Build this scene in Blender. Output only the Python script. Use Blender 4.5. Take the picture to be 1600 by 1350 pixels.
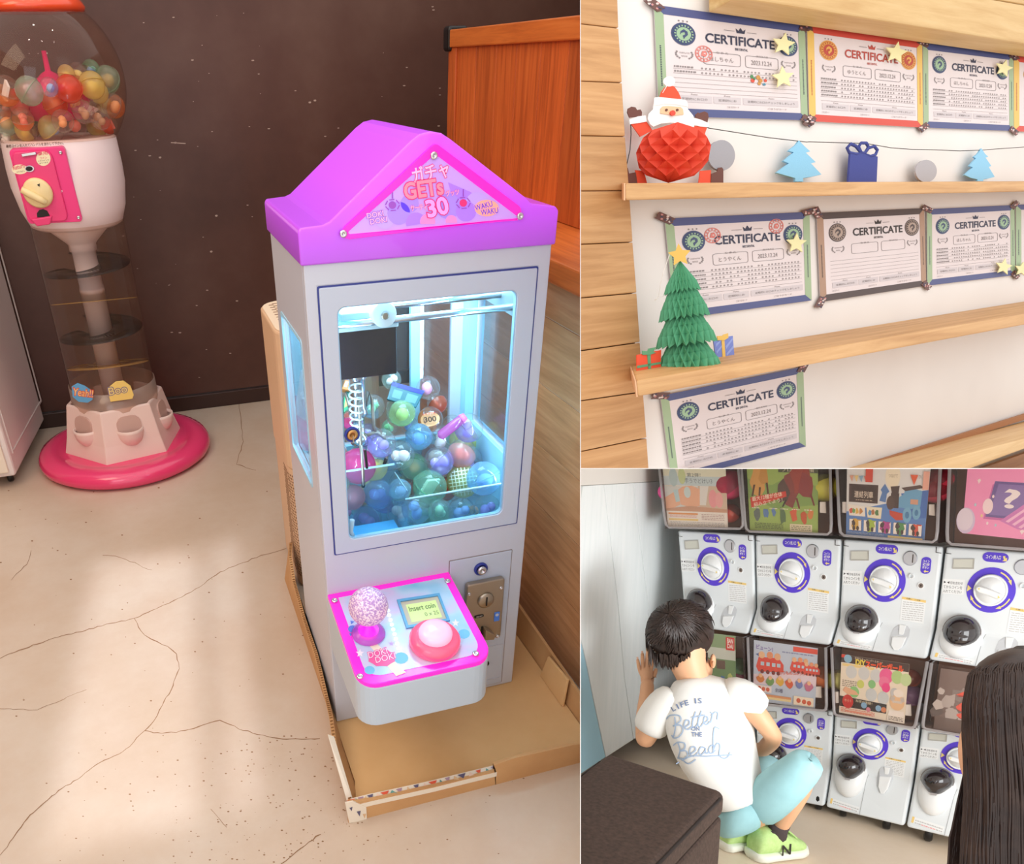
import bpy, bmesh, math, random
from mathutils import Matrix, Vector, noise
for o in list(bpy.data.objects): bpy.data.objects.remove(o, do_unlink=True)
SC = bpy.context.scene; COL = SC.collection
random.seed(7)
# ------------------------------------------------------------------ camera
F, CX, CY, IW, IH = 1200.0, 600.0, 850.0, 1600, 1350
# pose of each of the three booths seen from the lens (rows: right, down, forward)
POSE = {
 'A': ([[0.9581607839956623,-0.2855190556602752,-0.020168809277756883],[-0.16832577933099385,-0.5050811640692237,-0.846498345961226],[0.23150452268893457,0.8144764493570963,-0.5320091817038743]],[-0.12408445068536346,0.4668906551515642,2.01453270126615]),
 'B': ([[0.8592937437107877,-0.4915101384334085,-0.1415346100311536],[-0.22291886329943952,-0.11083028221158031,-0.9685163028726915],[0.4603492613275109,0.8637907341260804,-0.20480264947783766]],[0.37420713436589126,-0.5207040915156255,1.1872146797856762]),
 'C': ([[0.7083843751799475,0.70536968679263,0.02540043218101562],[0.07863571808682362,-0.043106786135662434,-0.9959709979863992],[-0.701432819906429,0.707527674330214,-0.08600342560034324]],[1.395991306377859,-0.05860789178490336,3.5872237278121144]),
}
def pose4(k):
    R, t = POSE[k]; m = Matrix(R).to_4x4(); m.translation = Vector(t); return m
CAMW = pose4('A').inverted()                 # lens axes (x right, y down, z forward) in the world
RM = {k: CAMW @ pose4(k) for k in POSE}      # booth -> world, rigid
RM['A'] = Matrix.Identity(4)
RMI = {k: RM[k].inverted() for k in RM}
cam = bpy.data.cameras.new('camera'); camo = bpy.data.objects.new('camera', cam); COL.objects.link(camo)
cam.sensor_fit = 'HORIZONTAL'; cam.sensor_width = 36.0; cam.lens = F/IW*36.0
cam.shift_x = (IW/2-CX)/IW; cam.shift_y = (CY-IH/2)/IW; cam.clip_start = .05
camo.matrix_world = CAMW @ Matrix(((1,0,0,0),(0,-1,0,0),(0,0,-1,0),(0,0,0,1)))
SC.camera = camo
# ------------------------------------------------------------------ light
SC.view_settings.view_transform = 'Standard'; SC.view_settings.look = 'None'
SC.view_settings.gamma = 1.0; SC.view_settings.exposure = 0.0; SC.view_settings.use_curve_mapping = False
SC.cycles.max_bounces = 10; SC.cycles.transparent_max_bounces = 24; SC.cycles.caustics_reflective = False; SC.cycles.caustics_refractive = False
w = bpy.data.worlds.new('world'); SC.world = w; w.use_nodes = True
w.node_tree.nodes['Background'].inputs[0].default_value = (1.0, .972, .95, 1)
w.node_tree.nodes['Background'].inputs[1].default_value = 1.38
def lamp(name, room, loc, target, size, power, color=(1,1,1), kind='AREA', size_y=None):
    l = bpy.data.lights.new(name, kind); l.energy = power; l.color = color
    if kind == 'AREA':
        l.shape = 'RECTANGLE'; l.size = size; l.size_y = size_y or size
    elif kind in ('POINT','SPOT'): l.shadow_soft_size = size
    o = bpy.data.objects.new(name, l); COL.objects.link(o)
    d = Vector(target)-Vector(loc)
    o.matrix_world = RM[room] @ (Matrix.Translation(Vector(loc)) @ d.to_track_quat('-Z','Y').to_matrix().to_4x4())
    return o
lamp('warm_fill_lamp', 'A', (-1.5,.5,2.3), (.1,.5,.4), .9, 13, (1,.72,.48))  # added out of view at the left to warm the claw machine's side
for x_,y_ in ((-1.1,-.6),(-.5,-.7),(.1,-.6),(-.8,.5),(-.2,.4),(.4,.5),(-.5,1.3),(.2,1.2)): lamp('ceiling_spot', 'A', (x_,y_,3.3), (x_,y_,0), .035, 3.2, (1,.90,.78), 'POINT')
lamp('window_daylight', 'A', (-1.6,-1.9,2.3), (-.2,.6,.3), 1.1, 9, (.86,.92,1))
lamp('fill_lamp_shelves', 'B', (.5,-1.1,1.3), (.5,0,-.1), .9, 2.4, (1,.93,.84))  # fill light added above the shelves to brighten the booth
lamp('side_fill_shelves', 'B', (1.6,-1.4,.1), (.5,0,-.1), .8, 1.0, (.9,.95,1))  # cool fill added from the right, no window there
lamp('fill_lamp_capsules', 'C', (2.0,-1.15,-.40), (.2,-.3,-.5), .9, 14, (.95,.98,1), size_y=.8)  # added inside the booth, out of view, to brighten the machines
lamp('fill_lamp_capsules', 'C', (1.75,-1.3,-.65), (-.17,-.35,-.3), .5, 2.0, (.95,.98,1)).data.spread = math.radians(55)  # further added lamp, narrowed and aimed to whiten the left wall
for loc_, wd_, pw_ in (((-.62,-1.25,2.42), .34, .8), ((-.345,-1.25,2.42), .06, .14)):   # daylight through two window panes on the concrete
    o_ = lamp('window_pane_daylight', 'A', loc_, (loc_[0]+.12,.42,-.02), wd_, pw_, (.84,.90,1), size_y=1.0); o_.data.spread = math.radians(3.5)
# ------------------------------------------------------------------ unprojection on real planes of a booth
def ray(k, px, py):
    R, t = POSE[k]; R = Matrix(R).transposed()
    return -(R @ Vector(t)), R @ Vector(((px-CX)/F, (py-CY)/F, 1.0))
def U(k, px, py, P, n):
    o, d = ray(k, px, py); n = Vector(n); return o + d*((Vector(P)-o).dot(n)/d.dot(n))
def AT(k, px, py, dist):
    o, d = ray(k, px, py); return o + d*dist
class Plane:
    """a plane of a booth; call with a pixel to get the point on it, h = height off it towards the viewer"""
    def __init__(s, k, P, n):
        s.k = k; s.P = Vector(P); s.n = Vector(n).normalized()
        o,_ = ray(k, 0, 0)
        if (o-s.P).dot(s.n) < 0: s.n = -s.n
    def __call__(s, px, py, h=0.0): return U(s.k, px, py, s.P + s.n*0, s.n) + s.n*h
def plane3(k, a, b, c): return Plane(k, a, (Vector(b)-Vector(a)).cross(Vector(c)-Vector(a)))
def homog(src, dst):
    A = []; 
    for (x,y),(u,v) in zip(src,dst):
        A.append([x,y,1,0,0,0,-u*x,-u*y,u]); A.append([0,0,0,x,y,1,-v*x,-v*y,v])
    n = 8
    for i in range(n):
        p = max(range(i,n), key=lambda r: abs(A[r][i])); A[i],A[p] = A[p],A[i]
        for r in range(n):
            if r != i:
                q = A[r][i]/A[i][i]
                A[r] = [a-q*b for a,b in zip(A[r],A[i])]
    h = [A[i][8]/A[i][i] for i in range(n)]+[1.0]
    return lambda x,y: ((h[0]*x+h[1]*y+h[2])/(h[6]*x+h[7]*y+h[8]), (h[3]*x+h[4]*y+h[5])/(h[6]*x+h[7]*y+h[8]))
def quadmap(plane, corners, ext=((0,0),(1,0),(1,1),(0,1))):
    """corners TL,TR,BR,BL in pixels -> f(u,v,h) on the plane"""
    g = homog(ext, corners)
    return lambda u,v,h=0.0: plane(*g(u,v), h)
# ------------------------------------------------------------------ materials
def lin(c):
    if isinstance(c, str):
        c = c.lstrip('#'); c = [int(c[i:i+2],16)/255 for i in (0,2,4)]
    return tuple((x/12.92 if x <= .04045 else ((x+.055)/1.055)**2.4) for x in c[:3])+(1,)
MATS = {}
def mat(name, col, rough=.5, metal=0, emit=0, ecol=None, spec=.5, coat=0, trans=0, sss=0):
    if name in MATS: return MATS[name]
    m = bpy.data.materials.new(name); m.use_nodes = True; b = m.node_tree.nodes['Principled BSDF']
    b.inputs['Base Color'].default_value = lin(col); b.inputs['Roughness'].default_value = rough
    b.inputs['Metallic'].default_value = metal; b.inputs['Specular IOR Level'].default_value = spec
    b.inputs['Coat Weight'].default_value = coat; b.inputs['Transmission Weight'].default_value = trans
    if emit: b.inputs['Emission Color'].default_value = lin(ecol or col); b.inputs['Emission Strength'].default_value = emit
    m.diffuse_color = lin(col); MATS[name] = m; return m
def nodes(m): return m.node_tree.nodes, m.node_tree.links, m.node_tree.nodes['Principled BSDF']
def clear(name, tint='#ffffff', through=.85, body=0.0, bcol='#ffffff', rough=.05, ior=1.45):
    """thin clear plastic or glass: tinted see-through, a little body colour, fresnel gloss"""
    if name in MATS: return MATS[name]
    m = bpy.data.materials.new(name); m.use_nodes = True; N = m.node_tree.nodes; L = m.node_tree.links
    N.clear(); out = N.new('ShaderNodeOutputMaterial')
    t = N.new('ShaderNodeBsdfTransparent'); c = lin(tint); t.inputs[0].default_value = tuple(x*through for x in c[:3])+(1,)
    g = N.new('ShaderNodeBsdfGlossy'); g.inputs['Roughness'].default_value = rough
    fr = N.new('ShaderNodeFresnel'); ge = N.new('ShaderNodeNewGeometry'); mi = N.new('ShaderNodeMix'); mi.inputs[2].default_value = ior; mi.inputs[3].default_value = 1/ior
    L.new(ge.outputs['Backfacing'], mi.inputs[0]); L.new(mi.outputs[0], fr.inputs[0])
    last = t.outputs[0]
    if body:
        d = N.new('ShaderNodeBsdfDiffuse'); d.inputs[0].default_value = lin(bcol)
        tl = N.new('ShaderNodeBsdfTranslucent'); tl.inputs[0].default_value = lin(bcol)
        a = N.new('ShaderNodeMixShader'); a.inputs[0].default_value = .5; L.new(d.outputs[0], a.inputs[1]); L.new(tl.outputs[0], a.inputs[2])
        x = N.new('ShaderNodeMixShader'); x.inputs[0].default_value = body; L.new(last, x.inputs[1]); L.new(a.outputs[0], x.inputs[2]); last = x.outputs[0]
    y = N.new('ShaderNodeMixShader'); L.new(fr.outputs[0], y.inputs[0]); L.new(last, y.inputs[1]); L.new(g.outputs[0], y.inputs[2])
    L.new(y.outputs[0], out.inputs[0]); MATS[name] = m; return m
def ramp(N, stops):
    r = N.new('ShaderNodeValToRGB'); e = r.color_ramp.elements
    while len(e) < len(stops): e.new(.5)
    for x,(p,c) in zip(e, stops): x.position = p; x.color = lin(c)
    return r
def wood(name, c1, c2, c3=None, scale=1.0, axis=0, rough=.5, vary=.25, grain=1.0, bump=.12):
    """grain stretched along one axis of the object's own space, each object shifted and tinted at random"""
    if name in MATS: return MATS[name]
    m = mat(name, c1, rough); N, L, b = nodes(m)
    tc = N.new('ShaderNodeTexCoord'); oi = N.new('ShaderNodeObjectInfo')
    mp = N.new('ShaderNodeMapping'); s = [26*scale]*3; s[axis] = 1.6*scale; mp.inputs['Scale'].default_value = s
    cmb = N.new('ShaderNodeVectorMath'); cmb.operation = 'MULTIPLY_ADD'
    L.new(oi.outputs['Random'], cmb.inputs[0]); cmb.inputs[1].default_value = (37,53,71); L.new(tc.outputs['Object'], cmb.inputs[2])
    L.new(cmb.outputs[0], mp.inputs[0])
    nz = N.new('ShaderNodeTexNoise'); nz.inputs['Scale'].default_value = 2.2; nz.inputs['Detail'].default_value = 6; nz.inputs['Roughness'].default_value = .62; nz.inputs['Distortion'].default_value = .5
    L.new(mp.outputs[0], nz.inputs[0])
    r = ramp(N, [(.28,c2),(.55,c1),(.78,c3 or c1)]); L.new(nz.outputs[0], r.inputs[0])
    hs = N.new('ShaderNodeHueSaturation'); mr = N.new('ShaderNodeMapRange'); mr.inputs[3].default_value = 1-vary; mr.inputs[4].default_value = 1+vary*.6
    L.new(oi.outputs['Random'], mr.inputs[0]); L.new(mr.outputs[0], hs.inputs['Value']); L.new(r.outputs[0], hs.inputs['Color'])
    L.new(hs.outputs[0], b.inputs['Base Color'])
    bp = N.new('ShaderNodeBump'); bp.inputs['Strength'].default_value = bump; bp.inputs['Distance'].default_value = .002; L.new(nz.outputs[0], bp.inputs['Height']); L.new(bp.outputs[0], b.inputs['Normal'])
    return m
def noisy(name, stops, scale=8, detail=6, rough=.6, bump=0, bscale=200, spec=.5, nrough=.6, coat=0):
    if name in MATS: return MATS[name]
    m = mat(name, stops[0][1], rough, spec=spec, coat=coat); N, L, b = nodes(m)
    tc = N.new('ShaderNodeTexCoord'); nz = N.new('ShaderNodeTexNoise'); nz.inputs['Scale'].default_value = scale; nz.inputs['Detail'].default_value = detail; nz.inputs['Roughness'].default_value = nrough
    L.new(tc.outputs['Object'], nz.inputs[0]); r = ramp(N, stops); L.new(nz.outputs[0], r.inputs[0]); L.new(r.outputs[0], b.inputs['Base Color'])
    if bump:
        n2 = N.new('ShaderNodeTexNoise'); n2.inputs['Scale'].default_value = bscale; n2.inputs['Detail'].default_value = 3; L.new(tc.outputs['Object'], n2.inputs[0])
        bp = N.new('ShaderNodeBump'); bp.inputs['Strength'].default_value = bump; bp.inputs['Distance'].default_value = .001; L.new(n2.outputs[0], bp.inputs['Height']); L.new(bp.outputs[0], b.inputs['Normal'])
    return m
# ------------------------------------------------------------------ mesh builder
_TXT = {}
def textgeo(s, bold=0.0):
    key = (s, bold)
    def bbox(v): return min(q[0] for q in v), max(q[0] for q in v), min(q[1] for q in v), max(q[1] for q in v)
    if key in _TXT: return _TXT[key]
    cu = bpy.data.curves.new('t', 'FONT'); cu.body = s; cu.size = 1; cu.resolution_u = 3; cu.offset = bold; cu.fill_mode = 'FRONT'
    o = bpy.data.objects.new('t', cu); COL.objects.link(o); dg = bpy.context.evaluated_depsgraph_get()
    me = bpy.data.meshes.new_from_object(o.evaluated_get(dg)); vs = [(v.co.x, v.co.y) for v in me.vertices]; fs = [tuple(p.vertices) for p in me.polygons]
    bpy.data.objects.remove(o, do_unlink=True); bpy.data.curves.remove(cu); bpy.data.meshes.remove(me)
    if vs:
        if bold:
            textgeo(s, 0.0); x0,x1,y0,y1 = _TXT[(s,'box')]
        else:
            x0,x1,y0,y1 = bbox(vs); _TXT[(s,'box')] = (x0,x1,y0,y1)
        vs = [((x-x0)/(x1-x0+1e-9), (y-y0)/(y1-y0+1e-9)) for x,y in vs]   # unit box, y up
        _TXT[key] = (vs, fs, (x1-x0)/(y1-y0+1e-9))
    else: _TXT[key] = ([], [], 1)
    return _TXT[key]
class MB:
    def __init__(s, fn=None): s.v = []; s.f = []; s.m = []; s.s = []; s.fn = fn
    def add(s, vs, fs, mi=0, smooth=False, fn=None):
        fn = fn or s.fn; b = len(s.v)
        s.v += [Vector(fn(*v)) if fn else Vector(v) for v in vs]
        s.f += [tuple(b+i for i in f) for f in fs]; s.m += [mi]*len(fs); s.s += [smooth]*len(fs); return s
    def box(s, x0,x1,y0,y1,z0,z1, mi=0, fn=None):
        return s.add([(x0,y0,z0),(x1,y0,z0),(x1,y1,z0),(x0,y1,z0),(x0,y0,z1),(x1,y0,z1),(x1,y1,z1),(x0,y1,z1)],
            [(0,3,2,1),(4,5,6,7),(0,1,5,4),(1,2,6,5),(2,3,7,6),(3,0,4,7)], mi, False, fn)
    def hexa(s, p, mi=0):  # 8 points: bottom ring, top ring
        return s.add(p, [(0,3,2,1),(4,5,6,7),(0,1,5,4),(1,2,6,5),(2,3,7,6),(3,0,4,7)], mi)
    def prism(s, poly, h0, h1, mi=0, fn=None, smooth=False):  # poly (a,b) extruded over third coordinate
        n = len(poly); vs = [(a,b,h0) for a,b in poly]+[(a,b,h1) for a,b in poly]
        return s.add(vs, [tuple(range(n))[::-1], tuple(range(n,2*n))]+[(i,(i+1)%n,n+(i+1)%n,n+i) for i in range(n)], mi, smooth, fn)
    def flat(s, poly, h=0, mi=0, fn=None): return s.add([(a,b,h) for a,b in poly], [tuple(range(len(poly)))], mi, False, fn)
    def ringface(s, outer, inner, h0, h1, mi=0, fn=None):  # frame with same-count outer and inner loops
        n = len(outer); vs = [(a,b,h) for h in (h0,h1) for l in (outer,inner) for a,b in l]; q = lambda h,l,i: h*2*n+l*n+i%n
        fs = []
        for i in range(n):
            fs += [(q(1,0,i),q(1,0,i+1),q(1,1,i+1),q(1,1,i)),(q(0,0,i),q(0,1,i),q(0,1,i+1),q(0,0,i+1)),(q(0,0,i),q(0,0,i+1),q(1,0,i+1),q(1,0,i)),(q(0,1,i+1),q(0,1,i),q(1,1,i),q(1,1,i+1))]
        return s.add(vs, fs, mi, False, fn)
    def lathe(s, prof, n=24, c=(0,0,0), M=None, mi=0, smooth=True, a0=0, a1=2*math.pi, fn=None):
        full = abs(a1-a0-2*math.pi) < 1e-6; k = n if full else n+1; vs = []
        for r,z in prof:
            for i in range(k):
                a = a0+(a1-a0)*i/n; p = Vector((r*math.cos(a), r*math.sin(a), z))
                vs.append((M @ p if M else p)+Vector(c))
        fs = [(j*k+i, j*k+(i+1)%k, (j+1)*k+(i+1)%k, (j+1)*k+i) for j in range(len(prof)-1) for i in range(n)]
        return s.add(vs, fs, mi, smooth, fn)
    def disc(s, c, r, n=20, M=None, h=.001, mi=0, fn=None, bev=.0):  # closed short cylinder
        return s.lathe([(0,0),(r,0),(r,h-bev),(r-bev,h),(0,h)], n, c, M, mi, False, fn=fn)
    def sphere(s, c, r, nu=16, nv=10, M=None, mi=0, fn=None, lo=-1.0, hi=1.0):
        if not hasattr(r,'__len__'): r = (r,r,r)
        t0, t1 = math.asin(lo), math.asin(hi)
        prof = [(math.cos(t0+(t1-t0)*j/nv), math.sin(t0+(t1-t0)*j/nv)) for j in range(nv+1)]
        D = Matrix.Diagonal(Vector(r)); MM = (M @ D) if M else D
        return s.lathe(prof, nu, c, MM, mi, True, fn=fn)
    def tube(s, path, r, n=8, mi=0, closed=False, caps=True, smooth=True, fn=None):
        P = [Vector(p) for p in path]; k = len(P); rr = r if hasattr(r,'__len__') else [r]*k; vs = []; up = None
        for i in range(k):
            a = P[(i-1)%k] if (closed or i) else P[i]; b = P[(i+1)%k] if (closed or i < k-1) else P[i]
            t = (b-a).normalized() if (b-a).length > 1e-12 else Vector((0,0,1))
            if up is None: up = t.orthogonal().normalized()
            up = (up - t*up.dot(t)); up = up.normalized() if up.length > 1e-6 else t.orthogonal().normalized()
            w_ = t.cross(up)
            vs += [P[i]+(up*math.cos(2*math.pi*j/n)+w_*math.sin(2*math.pi*j/n))*rr[i] for j in range(n)]
        fs = [(i*n+j, i*n+(j+1)%n, ((i+1)%k)*n+(j+1)%n, ((i+1)%k)*n+j) for i in range(k if closed else k-1) for j in range(n)]
        if caps and not closed: fs += [tuple(range(n))[::-1], tuple(range((k-1)*n, k*n))]
        return s.add(vs, fs, mi, smooth, fn)
    def text(s, t, p0, p1, hgt, fn, h=.0008, mi=0, bold=0.0, slant=0.0, arc=0.0):
        """text whose baseline runs p0 -> p1 in the map's own 2-D coordinates (second one pointing down), hgt tall"""
        vs, fs, ar = textgeo(t, bold); p0 = Vector(p0); d = Vector(p1)-p0; n = Vector((d.y,-d.x)).normalized()*hgt
        out = []
        for x,y in vs:
            q = p0+d*x+n*(y+arc*4*x*(1-x))+d.normalized()*slant*y*hgt; out.append((q.x,q.y,h))
        return s.add(out, fs, mi, False, fn)
    def build(s, name, mats, parent=None, room=None, origin=None, bevel=0, bseg=2, sub=0, recalc=True, angle=35, solid=0):
        if not isinstance(mats,(list,tuple)): mats = [mats]
        if parent is not None: inv = LOC[parent.name].inverted(); loc = LOC[parent.name]
        else: loc = Matrix.Translation(Vector(origin or s._base())); inv = loc.inverted()
        me = bpy.data.meshes.new(name); me.from_pydata([inv @ v for v in s.v], [], s.f)
        for m in mats: me.materials.append(m)
        me.polygons.foreach_set('material_index', s.m); me.polygons.foreach_set('use_smooth', s.s)
        if recalc:
            bm = bmesh.new(); bm.from_mesh(me); bmesh.ops.recalc_face_normals(bm, faces=bm.faces); bm.to_mesh(me); bm.free()
        me.update(); o = bpy.data.objects.new(name, me); COL.objects.link(o); LOC[o.name] = loc
        if parent is not None: o.parent = parent; ROOM[o.name] = ROOM[parent.name]
        else: o.matrix_world = RM[room] @ loc; ROOM[o.name] = room
        if solid: q = o.modifiers.new('solid','SOLIDIFY'); q.thickness = solid; q.offset = 0
        if bevel:
            q = o.modifiers.new('bevel','BEVEL'); q.width = bevel; q.segments = bseg; q.limit_method = 'ANGLE'; q.angle_limit = math.radians(angle)
        if sub: q = o.modifiers.new('sub','SUBSURF'); q.levels = sub; q.render_levels = sub
        return o
    def _base(s):
        n = len(s.v); return (sum(v.x for v in s.v)/n, sum(v.y for v in s.v)/n, min(v.z for v in s.v))
LOC = {}; ROOM = {}
def tag(o, label=None, cat=None, group=None, kind=None):
    if label: o['label'] = label
    if cat: o['category'] = cat
    if group: o['group'] = group
    if kind: o['kind'] = kind
    return o
def thing(name, room, loc, label, cat, group=None, M=None):
    o = bpy.data.objects.new(name, None); COL.objects.link(o); o.empty_display_size = .05
    l = Matrix.Translation(Vector(loc)) @ (M.to_4x4() if M else Matrix.Identity(4))
    LOC[o.name] = l; ROOM[o.name] = room; o.matrix_world = RM[room] @ l
    return tag(o, label, cat, group)
def dup(root, loc, M=None, label=None, scale=1.0, group=None):
    room = ROOM[root.name]; r = root.copy(); COL.objects.link(r)
    l = Matrix.Translation(Vector(loc)) @ (M.to_4x4() if M else Matrix.Identity(4)) @ Matrix.Scale(scale,4)
    r.matrix_world = RM[room] @ l; LOC[r.name] = l; ROOM[r.name] = room
    if label: r['label'] = label
    if group: r['group'] = group
    for ch in list(root.children):
        c = ch.copy(); COL.objects.link(c); c.parent = r; ROOM[c.name] = room
        for g in ch.children:
            d = g.copy(); COL.objects.link(d); d.parent = c; ROOM[d.name] = room
    return r
def struct(o): o['kind'] = 'structure'; return o
def rrect(x0,x1,y0,y1,r,n=5):
    P = []
    for cx,cy,a in ((x1-r,y1-r,0),(x0+r,y1-r,90),(x0+r,y0+r,180),(x1-r,y0+r,270)):
        for i in range(n+1):
            t = math.radians(a+90*i/n); P.append((cx+r*math.cos(t), cy+r*math.sin(t)))
    return P
def circ(cx,cy,r,n=20,ry=None): return [(cx+r*math.cos(2*math.pi*i/n), cy+(ry or r)*math.sin(2*math.pi*i/n)) for i in range(n)]
def star(cx,cy,r,k=.45,n=5,a=-90): return [(cx+(r if i%2==0 else r*k)*math.cos(math.radians(a+i*180/n)), cy+(r if i%2==0 else r*k)*math.sin(math.radians(a+i*180/n))) for i in range(2*n)]
def zoomer(x0,y0,s): return lambda *pts: [(x0+x/s, y0+y/s) for x,y in pts]
def euler(x,y,z): return Matrix.Rotation(math.radians(z),3,'Z') @ Matrix.Rotation(math.radians(y),3,'Y') @ Matrix.Rotation(math.radians(x),3,'X')
def aim(d, roll=0): return Vector(d).to_track_quat('Z','Y').to_matrix() @ Matrix.Rotation(roll,3,'Z')   # +Z along d
# ================================================================== booth A: claw machine corner
A = lambda n, ax: Plane('A', {'x':(n,0,0),'y':(0,n,0),'z':(0,0,n)}[ax], {'x':(1,0,0),'y':(0,1,0),'z':(0,0,1)}[ax])
FL = -.02
# --- materials
M_wallA = noisy('dark_brown_wall', [(.25,'#432921'),(.5,'#56382f'),(.8,'#6b5045')], 1.6, 8, .42, .06, 60, .4)
M_floorA = noisy('concrete', [(.2,'#c0a890'),(.45,'#c9b5a1'),(.62,'#cfbfae'),(.85,'#c4ae97')], 2.2, 12, .34, .10, 120, .45, .68)
M_crack = mat('crack_line', '#8f6b4c', .9)
M_white = mat('white_enamel', '#c6cad6', .28, spec=.5)  # white paint, the grey-blue of its backlit front put into the colour
M_door = mat('white_door_enamel', '#bfc8d8', .3)  # door's bluish shade is likewise part of this colour
M_seam = mat('door_gap', '#34408a', .5)
M_dark = mat('dark_gap', '#15110f', .7)
M_black = mat('black_plastic', '#141213', .4)
M_chrome = mat('chrome', '#d8d8dc', .18, 1)
M_steel = mat('brushed_steel', '#b9ad9c', .38, 1)
M_brass = mat('lock_brass', '#c99a63', .3, 1)
M_blue = mat('blue_ring', '#26348f', .4)
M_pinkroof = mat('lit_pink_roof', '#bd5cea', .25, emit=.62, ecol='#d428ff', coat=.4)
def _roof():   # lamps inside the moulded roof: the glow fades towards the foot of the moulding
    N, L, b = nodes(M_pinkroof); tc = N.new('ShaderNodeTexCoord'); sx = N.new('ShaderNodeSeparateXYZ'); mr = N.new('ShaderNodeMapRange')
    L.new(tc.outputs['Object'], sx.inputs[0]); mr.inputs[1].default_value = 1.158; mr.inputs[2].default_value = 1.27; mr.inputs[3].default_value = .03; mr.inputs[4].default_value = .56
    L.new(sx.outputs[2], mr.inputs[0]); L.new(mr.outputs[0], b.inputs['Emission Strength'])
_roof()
M_pinkdk = mat('lit_pink_frame', '#f02fc4', .2, emit=.42, ecol='#ff10c0')
M_wood_or = wood('orange_cedar', '#cc642a', '#a04618', '#d87434', .9, 2, .45, .28)
M_wood_or_h = wood('orange_cedar_rail', '#d87530', '#b4561e', '#e2843e', .9, 1, .45, .12)
M_plank = wood('tan_plank', '#d09a6c', '#b78355', '#dcac80', 1.0, 1, .5, .14, bump=.3)
M_card = noisy('cardboard', [(.3,'#c0905f'),(.6,'#cb9d6b'),(.8,'#d4a977')], 5, 5, .8, .12, 300)
M_cardin = noisy('cardboard_inside_lit', [(.3,'#d8aa72'),(.7,'#e4ba84')], 4, 4, .8, .08, 200)  # lightened: warm lamp light inside the tray is put into the colour
M_cardedge = mat('corrugated_edge', '#8d6138', .9)
M_beige = mat('beige_plastic', '#d9b693', .45)
M_holes = mat('perforation', '#8a6548', .8)
M_cream = mat('cream_plastic', '#ead6a0', .35)
# --- floor, with the cracks of the photograph as real grooves' dark lips
b = MB(); b.box(-1.9,2.2,-1.5,2.44,FL-.06,FL); fl = struct(b.build('floor', M_floorA, room='A'))
LOC[fl.name] = LOC[fl.name]
pf = A(FL,'z'); zc = zoomer(0,780,2.368)
def crack(pts, wd, jit=1.6):
    P = []
    for (a,c),(d,e) in zip(pts, pts[1:]):
        n = max(2,int(math.hypot(d-a,e-c)/7))
        for i in range(n): P.append((a+(d-a)*i/n+random.uniform(-jit,jit)*.7, c+(e-c)*i/n+random.uniform(-jit,jit)*.7))
    P.append(pts[-1]); vs = []; fs = []
    for i,(x,y) in enumerate(P):
        q = P[min(i+1,len(P)-1)]; p = P[max(i-1,0)]; dx,dy = q[0]-p[0],q[1]-p[1]; l = math.hypot(dx,dy)+1e-6
        k = wd*random.uniform(.5,1.2)
        for sg in (-1,1): vs.append(pf(x-dy/l*k*sg, y+dx/l*k*sg, .0006))
        if i: fs.append((2*i-2,2*i-1,2*i+1,2*i))
    return vs, fs
b = MB()
for pts,wd in [(zc((1060,185),(950,215),(815,270),(740,325),(640,378),(498,440),(380,468),(200,515),(90,552),(0,590)),.55),
    (zc((498,440),(520,490),(560,520),(620,545),(655,575),(662,625),(640,690),(600,765),(570,820),(534,858),(480,915),(440,945),(370,972),(300,1025),(190,1100),(110,1170),(60,1240),(0,1318)),.7),
    (zc((534,858),(600,868),(700,855),(815,818),(900,855),(970,875),(1060,890),(1184,886)),.7),
    (zc((1184,1238),(1130,1280),(1040,1350)),.9), (zc((560,265),(500,235),(430,213),(380,208)),.35),
    (zc((0,775),(140,780),(200,755),(320,705)),.35), (zc((40,298),(100,240),(115,190)),.35), (zc((780,1150),(840,1215)),.45),
    ([(374,630),(380,690),(370,725),(400,735)],.5)]:
    v,f = crack(pts,wd); b.add(v,f)
for _ in range(420):
    x,y = random.uniform(0,900), random.uniform(760,1349)**1.0
    if random.random() < .5: x,y = random.gauss(430,120), random.uniform(1150,1349)
    if x > 905: continue
    r = random.uniform(.4,1.5); b.flat([(x+r*math.cos(t)*1.4,y+r*math.sin(t)*.8) for t in (0,1.2,2.4,3.7,5)], .0005, 0, lambda a,c,h: pf(a,c,h))
o = b.build('crack', M_crack, fl, recalc=False); o['kind']='stuff'
# --- dark back wall and its base board
WY = 2.381
b = MB(); b.box(-1.9,2.2,WY,WY+.06,.06,2.6); wb = struct(b.build('wall_back', M_wallA, room='A'))
b = MB(); b.box(-1.9,2.2,WY-.012,WY+.05,FL,.055); struct(b.build('baseboard_back', mat('dark_baseboard','#38211b',.4), room='A', bevel=.004))
b = MB(); pw = A(WY,'y')
for _ in range(75):
    x,y = random.uniform(190,690), random.uniform(10,600); r = random.uniform(.4,1.6)
    b.flat([(x+r*1.6*math.cos(t),y+r*.7*math.sin(t)) for t in (0,1.3,2.5,3.8,5.2)], .0008, 0, pw)
for x,y in ((484,160),(492,157),(274,223),(330,393),(250,246),(338,337)):
    b.flat([(x+2.4*math.cos(t),y+1.7*math.sin(t)) for t in (0,1.3,2.5,3.8,5.2)], .0008, 0, pw)
b.flat([(267,222),(290,223.5),(290,225),(267,223.5)], .0008, 0, pw)
o = b.build('paint_fleck', mat('paint_fleck','#b9a294',.7), wb, recalc=False); o['kind']='stuff'
b = MB(); b.box(-1.96,-1.9,-1.2,2.44,FL,2.6); struct(b.build('wall_left', mat('warm_wall','#a5744c',.6), room='A'))  # unseen side of the room, added to block sky and bounce warm light
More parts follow.
